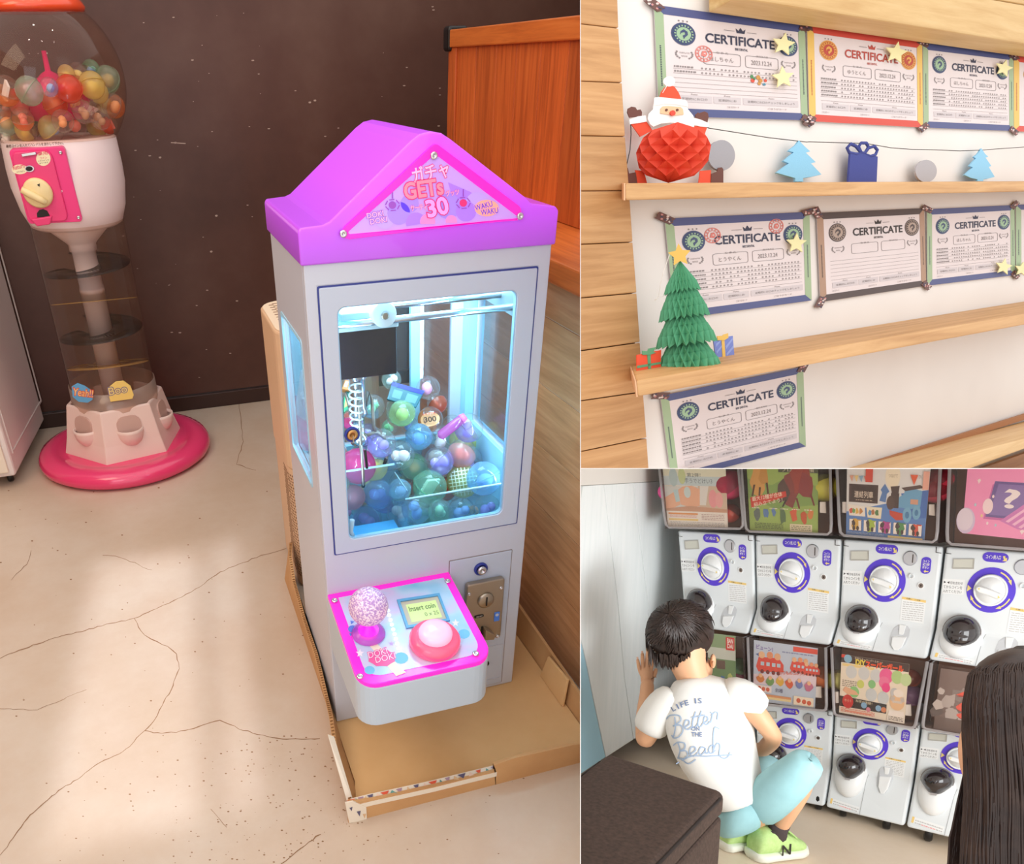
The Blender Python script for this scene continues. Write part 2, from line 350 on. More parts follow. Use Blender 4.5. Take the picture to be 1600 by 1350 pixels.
# --- right: plank wall, ledge and orange screen
wr = MB(); wr.box(.6805,.78,-.9,1.3,FL,1.0); wr = struct(wr.build('wall_right', mat('pale_joint','#d9c3ae',.7), room='A'))
zs = [FL,.198,.387,.560,.728,.905,1.0]
for i in range(6):
    for y0,y1 in ((-.9,1.3),):
        b = MB(); b.box(.677,.690,y0+.0015,y1-.0015,zs[i]+.0016,zs[i+1]-.0016); b.build('plank', M_plank, wr, bevel=.001)
b = MB(); b.box(.655,1.05,-.9,1.3,1.0,1.055); struct(b.build('trim_1', M_wood_or_h, room='A', bevel=.005))
PX = .90; ps = A(PX,'x'); zq = zoomer(640,0,2.811)
sc = thing('wooden_screen','A',(PX,.7,1.055),'orange cedar board screen standing on the ledge behind the claw machine','screen')
ytop = [ps(700,45)]; ybk = ps(700,200).y; 
zr1, zr0 = ps(712,46).z, ps(712,74).z
for i,(a,c) in enumerate([(203,280),(280,365),(365,450),(450,552),(552,670),(670,790),(790,930)]):
    y0 = ps(640+c/2.811,200).y; y1 = ps(640+a/2.811,200).y
    b = MB(); b.box(PX,PX+.018,y0+.001,y1-.001,1.056,zr0+.01); b.build('board', M_wood_or, sc, bevel=.002)
yb = ps(640+172/2.811,200).y; ya = ps(640+203/2.811,200).y
b = MB(); b.box(PX-.008,PX+.03,ya,yb,1.056,zr0); b.build('post', M_wood_or, sc, bevel=.003)
b = MB(); b.box(PX-.016,PX+.045,-.3,yb-.03,zr0,zr1); b.build('rail', M_wood_or_h, sc, bevel=.004)
b = MB(); b.box(PX-.022,PX+.055,yb-.035,yb+.025,zr0-.012,zr1+.012); b.build('corner_guard', M_black, sc, bevel=.012, bseg=3)
# --- claw machine
W_, D_, H_ = .5, .368, 1.154
cm = thing('claw_machine','A',(.25,.18,0),'white claw machine with glowing pink gable roof standing in a cardboard tray','claw machine')
py = A(0,'y'); T = .016
# cabinet: side panels with windows, back, lower front, front frame
def framepanel(b, outer, inner, h0, h1, fn):
    # rectangle with rectangular hole, made of four slabs (outer,inner = x0,x1,y0,y1)
    X0,X1,Y0,Y1 = outer; x0,x1,y0,y1 = inner
    b.ringface([(X0,Y0),(X1,Y0),(X1,Y1),(X0,Y1)],[(x0,y0),(x1,y0),(x1,y1),(x0,y1)],h0,h1,0,fn)
b = MB()
for sx in (0, W_-T):
    framepanel(b,(T,D_,0,H_),(.085,.315,.655,.985),sx,sx+T,lambda y,z,x:(x,y,z))
framepanel(b,(T,W_-T,0,H_),(.07,.43,.62,.99),D_-T,D_,lambda x,z,y:(x,y,z))
framepanel(b,(0,W_,0,H_),(.024,.473,.518,1.111),0,T,lambda x,z,y:(x,y,z))
b.box(T,W_-T,T,D_-T,0,.02); b.box(T,W_-T,T,D_-T,H_-.02,H_)
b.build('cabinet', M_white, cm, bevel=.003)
# glass panes
M_glass = clear('window_glass','#f4faff',.96,.035,'#e8f4f8',rough=.02,ior=1.5)  # whitish body colour stands in for the reflected haze on the panes
for sx in (.006, W_-.010):
    b = MB(); b.box(sx,sx+.004,.083,.317,.653,.987); b.build('side_glass', M_glass, cm)
b = MB(); b.box(.068,.432,D_-.010,D_-.006,.618,.992); b.build('rear_glass', M_glass, cm)
for sx in (-.0015, W_-.0025):
    b = MB(); b.ringface(rrect(.080,.320,.650,.990,.012),rrect(.087,.313,.657,.983,.010),sx,sx+.004,0,lambda y,z,x:(x,y,z)); b.build('side_trim', mat('pale_blue_trim','#a9d8ef',.4), cm)
# interior: light blue posts, floor, lamp strips
M_cyan = mat('pale_blue_lining','#a2dbf2',.45)
b = MB()
for x0,x1,y0,y1 in ((.017,.04,.318,.351),(.46,.483,.318,.351),(.318,.342,.338,.351),(.017,.026,.02,.086),(.474,.483,.02,.086)): b.box(x0,x1,y0,y1,.53,1.12)
b.box(.017,.483,.339,.351,.42,.62); b.box(.017,.483,.339,.351,.99,1.12); b.box(.017,.026,.02,.35,.42,.655); b.box(.474,.483,.02,.35,.42,.655)
b.box(.017,.483,.02,.351,.415,.422); b.build('interior_lining', M_cyan, cm)
M_led = mat('led_strip','#d8f4ff',.5,emit=9,ecol='#c4efff')
for x in (.06,.44):
    b = MB(); b.box(x-.006,x+.006,.05,.33,1.122,1.128); b.build('light_strip', M_led, cm)
b = MB(); b.box(.05,.45,.026,.032,1.119,1.127); b.build('light_strip', M_led, cm)
b = MB(); b.box(.017,.483,.02,.351,1.128,1.134); b.build('interior_ceiling', M_cyan, cm)
lm_ = lamp('claw_machine_led','A',(.27,.20,1.112),(.27,.19,.5),.34,5.0,(.66,.92,1.0),size_y=.22)
for x_ in (.034,.466): lamp('claw_machine_led','A',(x_,.034,.80),(.25,.30,.80),.012,.95,(.66,.92,1.0),size_y=.40)
# door with window
dmap = lambda x,z,h: (x,-h,z)
b = MB(); b.ringface(rrect(.0255,.4715,.5195,1.1095,.003),rrect(.058,.432,.552,1.071,.016),-.012,.004,0,dmap)
dr = b.build('door', M_door, cm, bevel=.002)
b = MB(); b.ringface(rrect(.0225,.4745,.5165,1.1125,.004),rrect(.0258,.4712,.5198,1.1092,.003),-.004,.0012,0,dmap); b.build('door_gap', M_seam, cm)
b = MB(); b.box(.056,.434,.003,.006,.55,1.073); b.build('window_glass', clear('door_glass','#f4fbff',.96,0,rough=.02,ior=1.22), dr)
b = MB(); b.ringface(rrect(.057,.433,.551,1.072,.017),rrect(.060,.430,.554,1.069,.015),-.010,.0005,0,dmap); b.build('window_seal', mat('seal_pale','#9cc9e6',.4), dr)
# door lock
lk = py(549,677); Mf = aim((0,-1,0))
b = MB(); b.lathe([(.0,0),(.0165,0),(.0165,.004),(.0125,.006),(.0125,.004),(.0,.004)],24,(lk.x,-.004,lk.z),Mf,0); lo = b.build('lock_ring', M_blue, dr)
b = MB(); b.lathe([(0,.003),(.0115,.003),(.0115,.007),(.006,.009),(.005,.006),(0,.006)],24,(lk.x,-.004,lk.z),Mf); b.build('lock_barrel', M_brass, lo)
b = MB(); k = py(556,689); b.box(lk.x-.001,lk.x+.0015,-.016,-.009,lk.z-.016,lk.z); b.build('key', M_steel, lo, bevel=.0005)
b = MB(); p0,p1 = py(568,700),py(571,728); b.tube([(p0.x,-.012,p0.z),((p0.x+p1.x)/2,-.013,(p0.z+p1.z)/2),(p1.x,-.012,p1.z)],.003,6); b.build('key_tag', M_black, lo)
# --- prize chute at the left front, acrylic divider
M_acr = clear('acrylic_divider','#f2fbff',.97,.05,'#dff4ff',.04)
b = MB(); b.box(.205,.209,.024,.12,.43,.64); b.box(.209,.472,.035,.039,.43,.61); b.box(.028,.205,.12,.124,.43,.66)
b.build('chute_divider', M_acr, cm)
b = MB(); b.box(.205,.2055,.024,.12,.6385,.641); b.box(.028,.205,.1195,.1245,.659,.662); b.box(.205,.472,.0345,.0395,.609,.6115); b.build('divider_edge', mat('acrylic_edge','#bfe9f7',.3), cm)
b = MB(); b.box(.03,.2,.03,.118,.506,.512); b.build('chute_floor', mat('chute_blue','#4aa6dc',.4), cm)
b = MB(); b.tube([(.071,.012,.548),(.066,.012,.565),(.071,.012,.594)],.006,8); b.build('chute_latch', mat('pale_grey','#c9d6de',.4), cm)
# --- gantry with rails, carriage, claw
for y,za,zb_ in ((.075,1.014,1.014),(.14,1.026,1.025)):
    b = MB(); b.tube([(.03,y,za),(.47,y,zb_)],.0075,10); b.build('rail', M_chrome, cm)
for x in (.024,.466):
    b = MB(); b.box(x-.006,x+.006,.05,.33,.995,1.05); b.build('rail_bracket', mat('zinc_plate','#aebfc6',.35,.8), cm)
bx = [AT('A',*p,1.0) for p in ((525,513),)]
b = MB(); b.box(.074,.204,.088,.2,.893,.995); car = b.build('carriage', mat('dark_mirror','#1b1620',.12,.0,coat=.6), cm, bevel=.002)
b = MB(); b.box(.070,.208,.084,.21,.995,1.006); b.box(.085,.19,.09,.19,1.006,1.032); b.build('carriage_plate', mat('pale_metal','#cfe4ec',.3,.3), car, bevel=.003)
b = MB(); b.lathe([(0,-.016),(.024,-.016),(.026,-.010),(.026,.010),(.024,.016),(0,.016)],20,(.166,.058,1.034),aim((0,1,0))); rl = b.build('roller', mat('white_nylon','#f1f7f9',.35), car)
b = MB(); b.lathe([(0,0),(.008,0),(.008,.003),(.005,.004),(0,.003)],12,(.166,.042,1.034),Mf); b.build('bolt', M_steel, rl)
cx_,cy_ = .128,.145
DZ = lambda x,y,z:(x,y,z-.055)
cl = MB(DZ); cl.lathe([(0,.945),(.022,.945),(.022,.93),(.018,.925),(.018,.86),(.022,.855),(.022,.842),(.014,.84),(.014,.795),(.02,.79),(.02,.772),(0,.77)],16,(cx_,cy_,0)); claw = cl.build('claw_head', M_chrome, cm)
b = MB(DZ); b.tube([(cx_-.012+.0135*math.cos(t),cy_-.03+.0135*math.sin(t),.925-.0052*t/2) for t in [i*.45 for i in range(118)]],.0022,5); b.build('coil_cord', mat('white_cord','#e9eef3',.5), claw)
for a in (20,140,260):
    ca,sa = math.cos(math.radians(a)),math.sin(math.radians(a)); R_ = lambda r,z:(cx_+r*ca,cy_+r*sa,z)
    b = MB(DZ); b.tube([R_(.018,.85),R_(.03,.89),R_(.04,.87),R_(.042,.80),R_(.05,.78)],.0042,6); b.tube([R_(.02,.785),R_(.05,.785),R_(.072,.765),R_(.082,.735),R_(.078,.705),R_(.07,.695)],[.0045,.0045,.0042,.004,.0035,.003],6)
    f_ = b.build('claw_finger', mat('claw_metal','#a89a90',.35,.8), claw)
    b = MB(DZ); b.tube([R_(.077,.708),R_(.070,.694)],.0045,6); b.build('finger_tip', M_black, f_)
# --- roof
prof = [(-.006,1.152),(-.006,1.210),(-.002,1.2165),(.040,1.219),(.052,1.2235),(.205,1.345),(.222,1.3555),(.242,1.359),(.262,1.3555),(.280,1.345),(.432,1.242),(.446,1.230),(.498,1.222),(.505,1.214),(.505,1.152)]
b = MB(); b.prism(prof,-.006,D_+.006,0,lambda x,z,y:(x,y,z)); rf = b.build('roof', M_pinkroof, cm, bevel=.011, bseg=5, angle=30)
def sp(*pts): return [(py(*p).x, py(*p).z) for p in pts]
def rtri(P, r, n=5):
    out = []
    for i in range(3):
        a,c,d = Vector(P[i-1]),Vector(P[i]),Vector(P[(i+1)%3]); u=(a-c).normalized(); v=(d-c).normalized(); ang=u.angle(v); t = r/math.tan(ang/2); s_=c+u*t; e=c+v*t
        ctr = c+(u+v).normalized()*(r/math.sin(ang/2))
        a0=math.atan2(s_.y-ctr.y,s_.x-ctr.x); a1=math.atan2(e.y-ctr.y,e.x-ctr.x)
        while a1-a0>math.pi: a1-=2*math.pi
        while a1-a0<-math.pi: a1+=2*math.pi
        out += [(ctr.x+r*math.cos(a0+(a1-a0)*k/n),ctr.y+r*math.sin(a0+(a1-a0)*k/n)) for k in range(n+1)]
    return out
fr_map = lambda x,z,h:(x,-.006-h,z)
to = sp((677,222),(512,376),(829,337)); ti = sp((677,240),(537,365),(811,341.5))
b = MB(); b.ringface(rtri(to,.012),rtri(ti,.003),-.002,.005,0,fr_map); sg = b.build('sign_frame', M_pinkdk, rf, bevel=.001)
M_lil = mat('lit_sign_lilac','#c9a0f0',.3,emit=.25,ecol='#c890ff')
b = MB(); b.prism(rtri(sp((677,236),(533,367),(815,342)),.003),-.002,.003,0,fr_map); sn = b.build('sign_panel', M_lil, rf)
SGN = Plane('A',(0,-.0095,0),(0,1,0)); sgn = lambda x,y,h=0: SGN(x,y,h)
def ink(name, c, e=.25): return mat(name, c, .4, emit=e, ecol=c)
b = MB()
for (x,y,r,m) in ((601,343,15,0),(623,333,18,1),(650,348,16,2),(700,322,20,1),(728,330,16,2),(745,318,18,0),(668,346,12,3),(640,318,14,1),(705,345,9,3)):
    zr = circ(x,y,r,18); b.flat([p for p in zr if p[1] < 364-(p[0]-537)*.085],.0004+.0001*m,m,sgn)
b.flat([(700,285),(735,300),(760,316),(708,310)],.0003,2,sgn)
b.build('sign_art', [ink('art_lilac','#c4a0f4'),ink('art_violet','#ae88f4'),ink('art_blue','#b27cf8'),ink('art_pink','#f28cd4')], sn, recalc=False)
z3 = zoomer(400,180,3.137)
b = MB()
def lett(t,p0,p1,hp,fill,edge,bd=.0,ed=.06,k=0):
    q0,q1 = z3(p0,p1); b.text(t,q0,q1,hp/3.137,sgn,.0012+k,edge,ed); b.text(t,q0,q1,hp/3.137,sgn,.0016+k,fill,bd)
lett('ガチャ',(775,338),(950,300),80,0,1,.02,.055); lett('GETs',(732,412),(918,385),78,2,1,.03,.07,.0004); lett('グッツ',(930,398),(995,388),28,0,1,.01,.04,.0008); lett('サーティ',(758,470),(836,462),28,0,1,.01,.04,.0008); lett('30',(845,500),(945,478),82,3,1,.03,.07,.0008)
for t,p0,p1 in (('DOKI',(545,506),(625,492)),('DOKI',(560,535),(642,522))): lett(t,p0,p1,26,0,4,.01,.06)
fn_b = [p for p in circ(400+1130/3.137,180+455/3.137,19,16,13)]; b.flat(fn_b,.0009,5,sgn)
for t,p0,p1 in (('WAKU',(1075,468),(1160,445)),('WAKU',(1103,490),(1187,478))): lett(t,p0,p1,27,6,0,.02,.05)
# little claws printed on the sign
for cx,cy in ((668,440),(1015,430)):
    q = z3((cx,cy))[0]
    for a in range(6): b.flat([(q[0]+12*math.cos(a*1.05),q[1]+10*math.sin(a*1.05)),(q[0]+12*math.cos(a*1.05+.8),q[1]+10*math.sin(a*1.05+.8)),(q[0]+10*math.cos(a*1.05+.8),q[1]+8.3*math.sin(a*1.05+.8)),(q[0]+10*math.cos(a*1.05),q[1]+8.3*math.sin(a*1.05))],.0011,4,sgn)
    b.flat(circ(q[0],q[1],6,14),.0010,1 if cx>800 else 4,sgn); b.flat([(q[0]-1,q[1]-22),(q[0]+1,q[1]-22),(q[0]+1,q[1]-10),(q[0]-1,q[1]-10)],.0011,4,sgn)
b.build('lettering', [ink('ink_pale_pink','#ffb8e8'),ink('ink_red_edge','#e8327e',.2),ink('ink_salmon','#ff8aa8'),ink('ink_lilac2','#e8a0ff'),ink('ink_mauve','#a050c8',.15),ink('ink_peach','#ffae9a'),ink('ink_purple','#8050d0',.2)], sn, recalc=False)
def screw(p, plane_n, par, r=.007, m=None):
    b = MB(); b.lathe([(0,0),(r,0),(r,.002),(r*.75,.0035),(r*.35,.0035),(r*.3,.001),(0,.001)],14,p,aim(plane_n)); return b.build('screw', m or M_chrome, par)
for p in ((677.5,243),(536,365),(812,337.5)): q = SGN(*p); screw((q.x,-.011,q.z),(0,-1,0),sn)
# --- coin panel
b = MB(); b.box(.304,.466,-.003,.0005,.012,.442); b.build('coin_door', M_door, cm, bevel=.0015)
b = MB(); b.ringface(rrect(.302,.468,.010,.444,.003),rrect(.304,.466,.012,.442,.002),-.002,.0008,0,dmap); b.build('coin_door_gap', mat('grey_gap','#8d7f7c',.6), cm)
q = py(750,887.2)
b = MB(); b.lathe([(0,0),(.0175,0),(.0175,.005),(.013,.007),(.013,.004),(0,.004)],24,(q.x,-.003,q.z),Mf); lo = b.build('coin_lock', M_blue, cm)
b = MB(); b.lathe([(0,.003),(.0115,.003),(.0115,.012),(.009,.014),(.005,.014),(.004,.010),(0,.010)],24,(q.x,-.003,q.z),Mf); b.build('lock_barrel', M_chrome, lo)
c0 = z5 = zoomer(400,840,2.647)
quad = [py(*p) for p in z5((850,178),(1012,158),(1003,418),(862,440))]; xs = [v.x for v in quad]; x0,x1 = (xs[0]+xs[3])/2,(xs[1]+xs[2])/2; zz1=(quad[0].z+quad[1].z)/2; zz0=.188
b = MB(); b.prism(rrect(x0,x1,zz0,zz1,.008),0,.016,0,lambda x,z,h:(x,-.003-h,z)); cmech = b.build('coin_mechanism', M_steel, cm, bevel=.003)
for p in z5((867,216),(1000,190),(985,412),(905,425)): q=py(*p); screw((min(max(q.x,x0+.006),x1-.006),-.019,min(max(q.z,zz0+.006),zz1-.006)),(0,-1,0),cmech,.005)
q = py(*z5((937,240))[0]); b = MB(); b.lathe([(0,0),(.022,0),(.022,.004),(.018,.007),(0,.007)],24,(q.x,-.019,q.z),Mf); cs = b.build('coin_plate', M_steel, cmech)
b = MB(); b.box(q.x-.0018,q.x+.0018,-.0275,-.025,q.z-.013,q.z+.013); b.build('coin_slot', M_black, cs)
q = py(*z5((910,307))[0]); b = MB(); b.prism(rrect(q.x-.013,q.x+.013,q.z-.004,q.z+.004,.0038),0,.0015,0,lambda x,z,h:(x,-.019-h,z)); b.build('return_label', M_black, cmech)
b = MB(); b.text('返却',(q.x-.008,-(q.z-.0022)),(q.x+.008,-(q.z-.0022)),.0045,lambda x,y,h:(x,-.0208-h,-y),.0001); b.build('lettering', mat('ink_white','#f2efe9',.6), cmech, recalc=False)
q = py(*z5((983,308))[0]); b = MB(); b.box(q.x-.007,q.x+.007,-.0205,-.019,q.z-.014,q.z+.014); bl = b.build('token_label', mat('label_blue','#4f86e8',.4), cmech)
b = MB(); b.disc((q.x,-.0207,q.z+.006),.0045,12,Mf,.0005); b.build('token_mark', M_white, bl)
q = py(*z5((945,360))[0]); b = MB(); b.prism([(q.x-.014,q.z+.016),(q.x+.012,q.z-.006),(q.x+.012,q.z-.022),(q.x-.012,q.z-.018)],0,.022,0,lambda x,z,h:(x,-.019-h,z)); b.build('return_lever', M_steel, cmech, bevel=.002)
b = MB(); b.box(q.x-.018,q.x-.013,-.0205,-.018,q.z-.03,q.z+.012); b.build('return_gap', M_black, cmech)
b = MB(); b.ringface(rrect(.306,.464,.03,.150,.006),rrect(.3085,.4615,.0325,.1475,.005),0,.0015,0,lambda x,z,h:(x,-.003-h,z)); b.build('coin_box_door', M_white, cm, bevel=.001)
q = py(*z5((932,520))[0]); b = MB(); b.disc((q.x+.012,-.003,q.z),.008,14,Mf,.004); b.build('coin_box_lock', M_black, cm)
# --- control console
zb = .25; pz = A(zb,'z'); fb0,fb1 = pz(566,1146), pz(747.6,1104); yf = -.285
PT = lambda p: py(*p)
tl,tr = py(513.3,927), py(702,895); pfr = A(yf,'y'); bl_,br_ = pfr(552,1074), pfr(753,1036)
xL,xR = 0.0,.302; zB,zF = .412, (bl_.z+br_.z)/2
print('console', fb0, fb1, bl_, br_, zF)
xl2,xr2 = bl_.x, br_.x
def cons(r, x0,x1,y0,n=6):  # rounded front corners, square at the back
    P = [(x1,0),(x0,0)]
    for cx,a in ((x0+r,180),(x1-r,270)):
        P += [(cx+r*math.cos(math.radians(a+90*i/n)), y0+r+r*math.sin(math.radians(a+90*i/n))) for i in range(n+1)]
    return P
ztop = lambda y: zB+(zF-zB)*(y/yf)
P = cons(.045,xL,xR,yf); n = len(P)
b = MB(); b.add([(x,y,zb) for x,y in P]+[(x,y,ztop(y)-.012) for x,y in P],[tuple(range(n))[::-1],tuple(range(n,2*n))]+[(i,(i+1)%n,n+(i+1)%n,n+i) for i in range(n)])
co = b.build('console_body', mat('console_white','#bdccda',.3), cm, bevel=.003)
b = MB(); b.add([(x,y,ztop(y)-.012) for x,y in P]+[(x,y,ztop(y)) for x,y in P],[tuple(range(n))[::-1],tuple(range(n,2*n))]+[(i,(i+1)%n,n+(i+1)%n,n+i) for i in range(n)])
ct = b.build('console_rim', M_pinkdk, cm, bevel=.002)
TP = plane3('A',(0,0,zB),(.3,0,zB),(0,yf,zF)); tn = TP.n
if tn.z < 0: TP.n = tn = -tn
tp = lambda x,y,h=0: TP(x,y,h)
Pi = cons(.036,xL+.022,xR-.020,yf+.020); Pi = [(x,(y if y<-.001 else -.018)) for x,y in Pi]
b = MB(); b.add([Vector((x,y,ztop(y)))+tn*.0012 for x,y in Pi]+[Vector((x,y,ztop(y)))-tn*.001 for x,y in Pi],[tuple(range(n)),tuple(range(n,2*n))[::-1]]+[(i,(i+1)%n,n+(i+1)%n,n+i) for i in range(n)])
M_cons = noisy('console_art', [(.30,'#7fc8ea'),(.48,'#b9d4ee'),(.62,'#d3c4ec'),(.8,'#8fd3ec')], 9, 2, .25)
cp = b.build('console_panel', M_cons, co)
for p in z5((325,262),(792,182),(908,482),(430,576)): q = tp(*p); screw(q+tn*.001, tn, cp, .0075)
b = MB()
for x,y,r,c in ((430,480,18,0),(825,355,17,0),(560,440,12,1)): b.flat([z5(p)[0] for p in star(x,y,r)],.0016,c,tp)
for x,y,r,c in ((470,550,22,2),(600,500,30,2),(860,400,25,2),(400,380,20,3)): b.flat([z5(p)[0] for p in circ(x,y,r,12,r*.8)],.0014,c,tp)
b.flat(z5((470,450),(500,440),(620,560),(580,575)),.0015,4,tp)
for x,y in ((390,345),(408,300),(385,395)): b.flat(z5((x,y),(x+18,y+4),(x+4,y+16)),.0016,3,tp)
b.build('panel_print', [mat('print_white','#e9e6f4',.4),mat('print_lilac','#c9a8ec',.4),mat('print_sky','#74c2ea',.4),mat('print_blue','#5a78d8',.4),mat('print_cream','#efe8d2',.4)], cp, recalc=False)['kind'] = 'stuff'
b = MB(); q = z5((520,500))[0]; b.flat([(q[0]+20*math.cos(t*.3927)*(1+.12*(t%2)),q[1]+12.5*math.sin(t*.3927)*(1+.12*(t%2))) for t in range(16)],.0018,1,tp)
for t,p0,p1 in (('DOKI',(468,503),(545,482)),('DOKI',(497,522),(578,502))): a_,c_ = z5(p0,p1); b.text(t,a_,c_,10,tp,.0021,0,.05); b.text(t,a_,c_,9.6,tp,.0024,2,.0)
b.build('lettering', [mat('ink_magenta','#e0359c',.4),mat('ink_rose','#ee63a8',.4),mat('ink_offwhite','#fbe4f0',.5)], cp, recalc=False)
# LCD
LQ = z5((582,262),(758,235),(802,348),(622,380)); lq = quadmap(TP,LQ)
b = MB(); b.ringface([(0,0),(1,0),(1,1),(0,1)],[(.06,.08),(.94,.08),(.94,.92),(.06,.92)],.0,.005,0,lq); lcd = b.build('screen_frame', mat('lcd_frame','#5aa2cf',.3), cp)
b = MB(); b.flat([(.06,.08),(.94,.08),(.94,.92),(.06,.92)],.0018,0,lq); b.flat([(.16,.2),(.86,.2),(.86,.82),(.16,.82)],.0021,1,lq); b.build('screen', [mat('lcd_bezel','#c2b69d',.3),mat('lcd_green','#c6dd86',.3,emit=.25,ecol='#c6e07a')], lcd, recalc=False)
b = MB(); b.text('Insert coin',(.2,.46),(.8,.46),.17,lq,.0026,0,.02); b.text('0 x 25',(.5,.7),(.82,.7),.13,lq,.0026); b.build('lettering', mat('lcd_ink','#6f8a4c',.5), lcd, recalc=False)
# LED row
b = MB()
for i in range(9):
    x,y = z5((545+5.6*i,305+19.5*i))[0]; b.disc(tp(x,y,.001),.0042,10,aim(tn),.003)
b.build('led_row', mat('led_dot','#e8f8ff',.4,emit=1.6,ecol='#d8f4ff'), cp)
# push button
q = tp(*z5((738,440))[0]); b = MB(); b.lathe([(0,0),(.052,0),(.056,.006),(.056,.018),(.050,.027),(.040,.030),(0,.030)],32,q,aim(tn)); bt = b.build('button_ring', mat('coral_lit','#ff6486',.2,emit=.35,ecol='#ff4070',coat=.4), cp)
b = MB(); b.lathe([(.037,.029),(.037,.038),(.032,.046),(.02,.050),(0,.051)],28,q,aim(tn)); b.build('button_cap', mat('cap_lit','#ffc2dc',.15,emit=.35,ecol='#ffb0d8',coat=.5), bt)
# joystick with glitter ball
q = tp(*z5((465,400))[0]); b = MB(); b.lathe([(0,0),(.036,0),(.038,.005),(.030,.012),(.018,.016),(.015,.024),(0,.026)],28,q,aim(tn)); js = b.build('joystick_base', clear('joystick_clear','#ffb8f4',.9,.35,'#ff9af0',.05), cp)
b = MB(); b.lathe([(0,.004),(.022,.004),(.023,.016),(.012,.028),(.007,.07),(0,.07)],20,q,aim(tn)); b.build('joystick_shaft', mat('magenta_lit','#f02ce0',.2,emit=.5,ecol='#ff20f0'), js)
Mg = noisy('glitter_ball', [(.40,'#b98fd2'),(.5,'#dcb8dc'),(.6,'#f6e4f6')], 240, 1, .25, .6, 300); 
oj,dj = ray('A',*z5((465,285))[0]); cj = None; best = 9
for i in range(400):
    p = oj+dj*(1.2+i*.003); t_ = (p-q).dot(tn); off = (p-(q+tn*t_)).length
    if off < best and t_ > 0: best, cj = off, p
b = MB(); b.sphere(cj,.043,24,16); b.build('joystick_ball', Mg, js)
b = MB(); b.tube([q+tn*.05,cj],.008,8); b.build('joystick_stem', mat('magenta_lit','#f02ce0'), js)
# --- capsules
def capsule_proto(name, lower, upper, toyc, toykind, label, group, r=.04):
    t = thing('capsule','A',(0,0,-9),label,'capsule',group)
    O = Vector((0,0,-9))
    b = MB(); b.sphere(O,r,18,6,lo=-1,hi=0.0); b.build('shell_base', lower, t)
    b = MB(); b.sphere(O,r*1.02,18,6,lo=0.0,hi=1); b.lathe([(r*1.02,0),(r*1.05,-.002),(r*1.05,.003),(r*1.02,.003)],18,O); b.build('shell_lid', upper, t)
    b = MB()
    if toykind == 'ball': b.sphere(O-Vector((0,0,r*.15)),(r*.54,r*.5,r*.44),10,6)
    elif toykind == 'card':
        b.box(-r*.55,r*.55,-r*.08,r*.08,-9-r*.5,-9+r*.55)
    else:
        b.sphere(O+Vector((r*.2,0,-r*.2)),(r*.4,r*.35,r*.45),10,6); b.sphere(O+Vector((-r*.25,.1*r,r*.1)),(r*.35,r*.4,r*.35),10,6)
    b.build('toy', toyc, t); return t
SH = {n: clear('shell_'+n, tint, th, bo, bc, .06) for n,tint,th,bo,bc in (
  ('clear','#ffffff',.985,.06,'#ffffff'),('green','#dcfae4',.985,.26,'#c4f4d4'),('blue','#d8f1ff',.985,.28,'#b8e4fc'),('pink','#ffa4d0',.98,.72,'#ff6cb6'),('salmon','#ffd8d2',.985,.5,'#ffbcbc'),
  ('yellow','#fff8d0',.985,.46,'#faf4b0'),('purple','#e6dcff',.985,.30,'#d2c6fa'),('orange','#ffd6b0',.98,.42,'#ffac74'),('red','#ffb8a2',.98,.48,'#f67c5e'),('mint','#e2faee',.985,.30,'#d8f6e6'))}
TY = {n: mat('toy_'+n, c, .5) for n,c in (('white','#f8f4f4'),('pink','#f7a0c8'),('red','#ea7a64'),('blue','#8fb4ee'),('yellow','#f2e48c'),('violet','#b09ce8'),('green','#98dcae'),('orange','#f4a868'),('brown','#c89a78'))}
CAPS = {}
def cap(px, py_, r_px, y, low, top, toy, kind='blob', tilt=None, label=None, group='prize capsules in the claw machine', plane=None, dist=None):
    p = dist if isinstance(dist,Vector) else Plane('A',(0,y,0),(0,1,0))(px,py_)
    d = (Matrix(POSE['A'][0]) @ p + Vector(POSE['A'][1])).z
    key = (low,top,toy,kind,group)
    if key not in CAPS: CAPS[key] = capsule_proto('capsule',SH[low],SH[top],TY[toy],kind,label or '',group)
    s = r_px*d/F/.0408
    t_ = tilt or (random.uniform(-70,70),random.uniform(-70,70),random.uniform(0,360))
    return dup(CAPS[key], p, euler(*t_), label, s)
z4 = zoomer(400,440,3.0686)
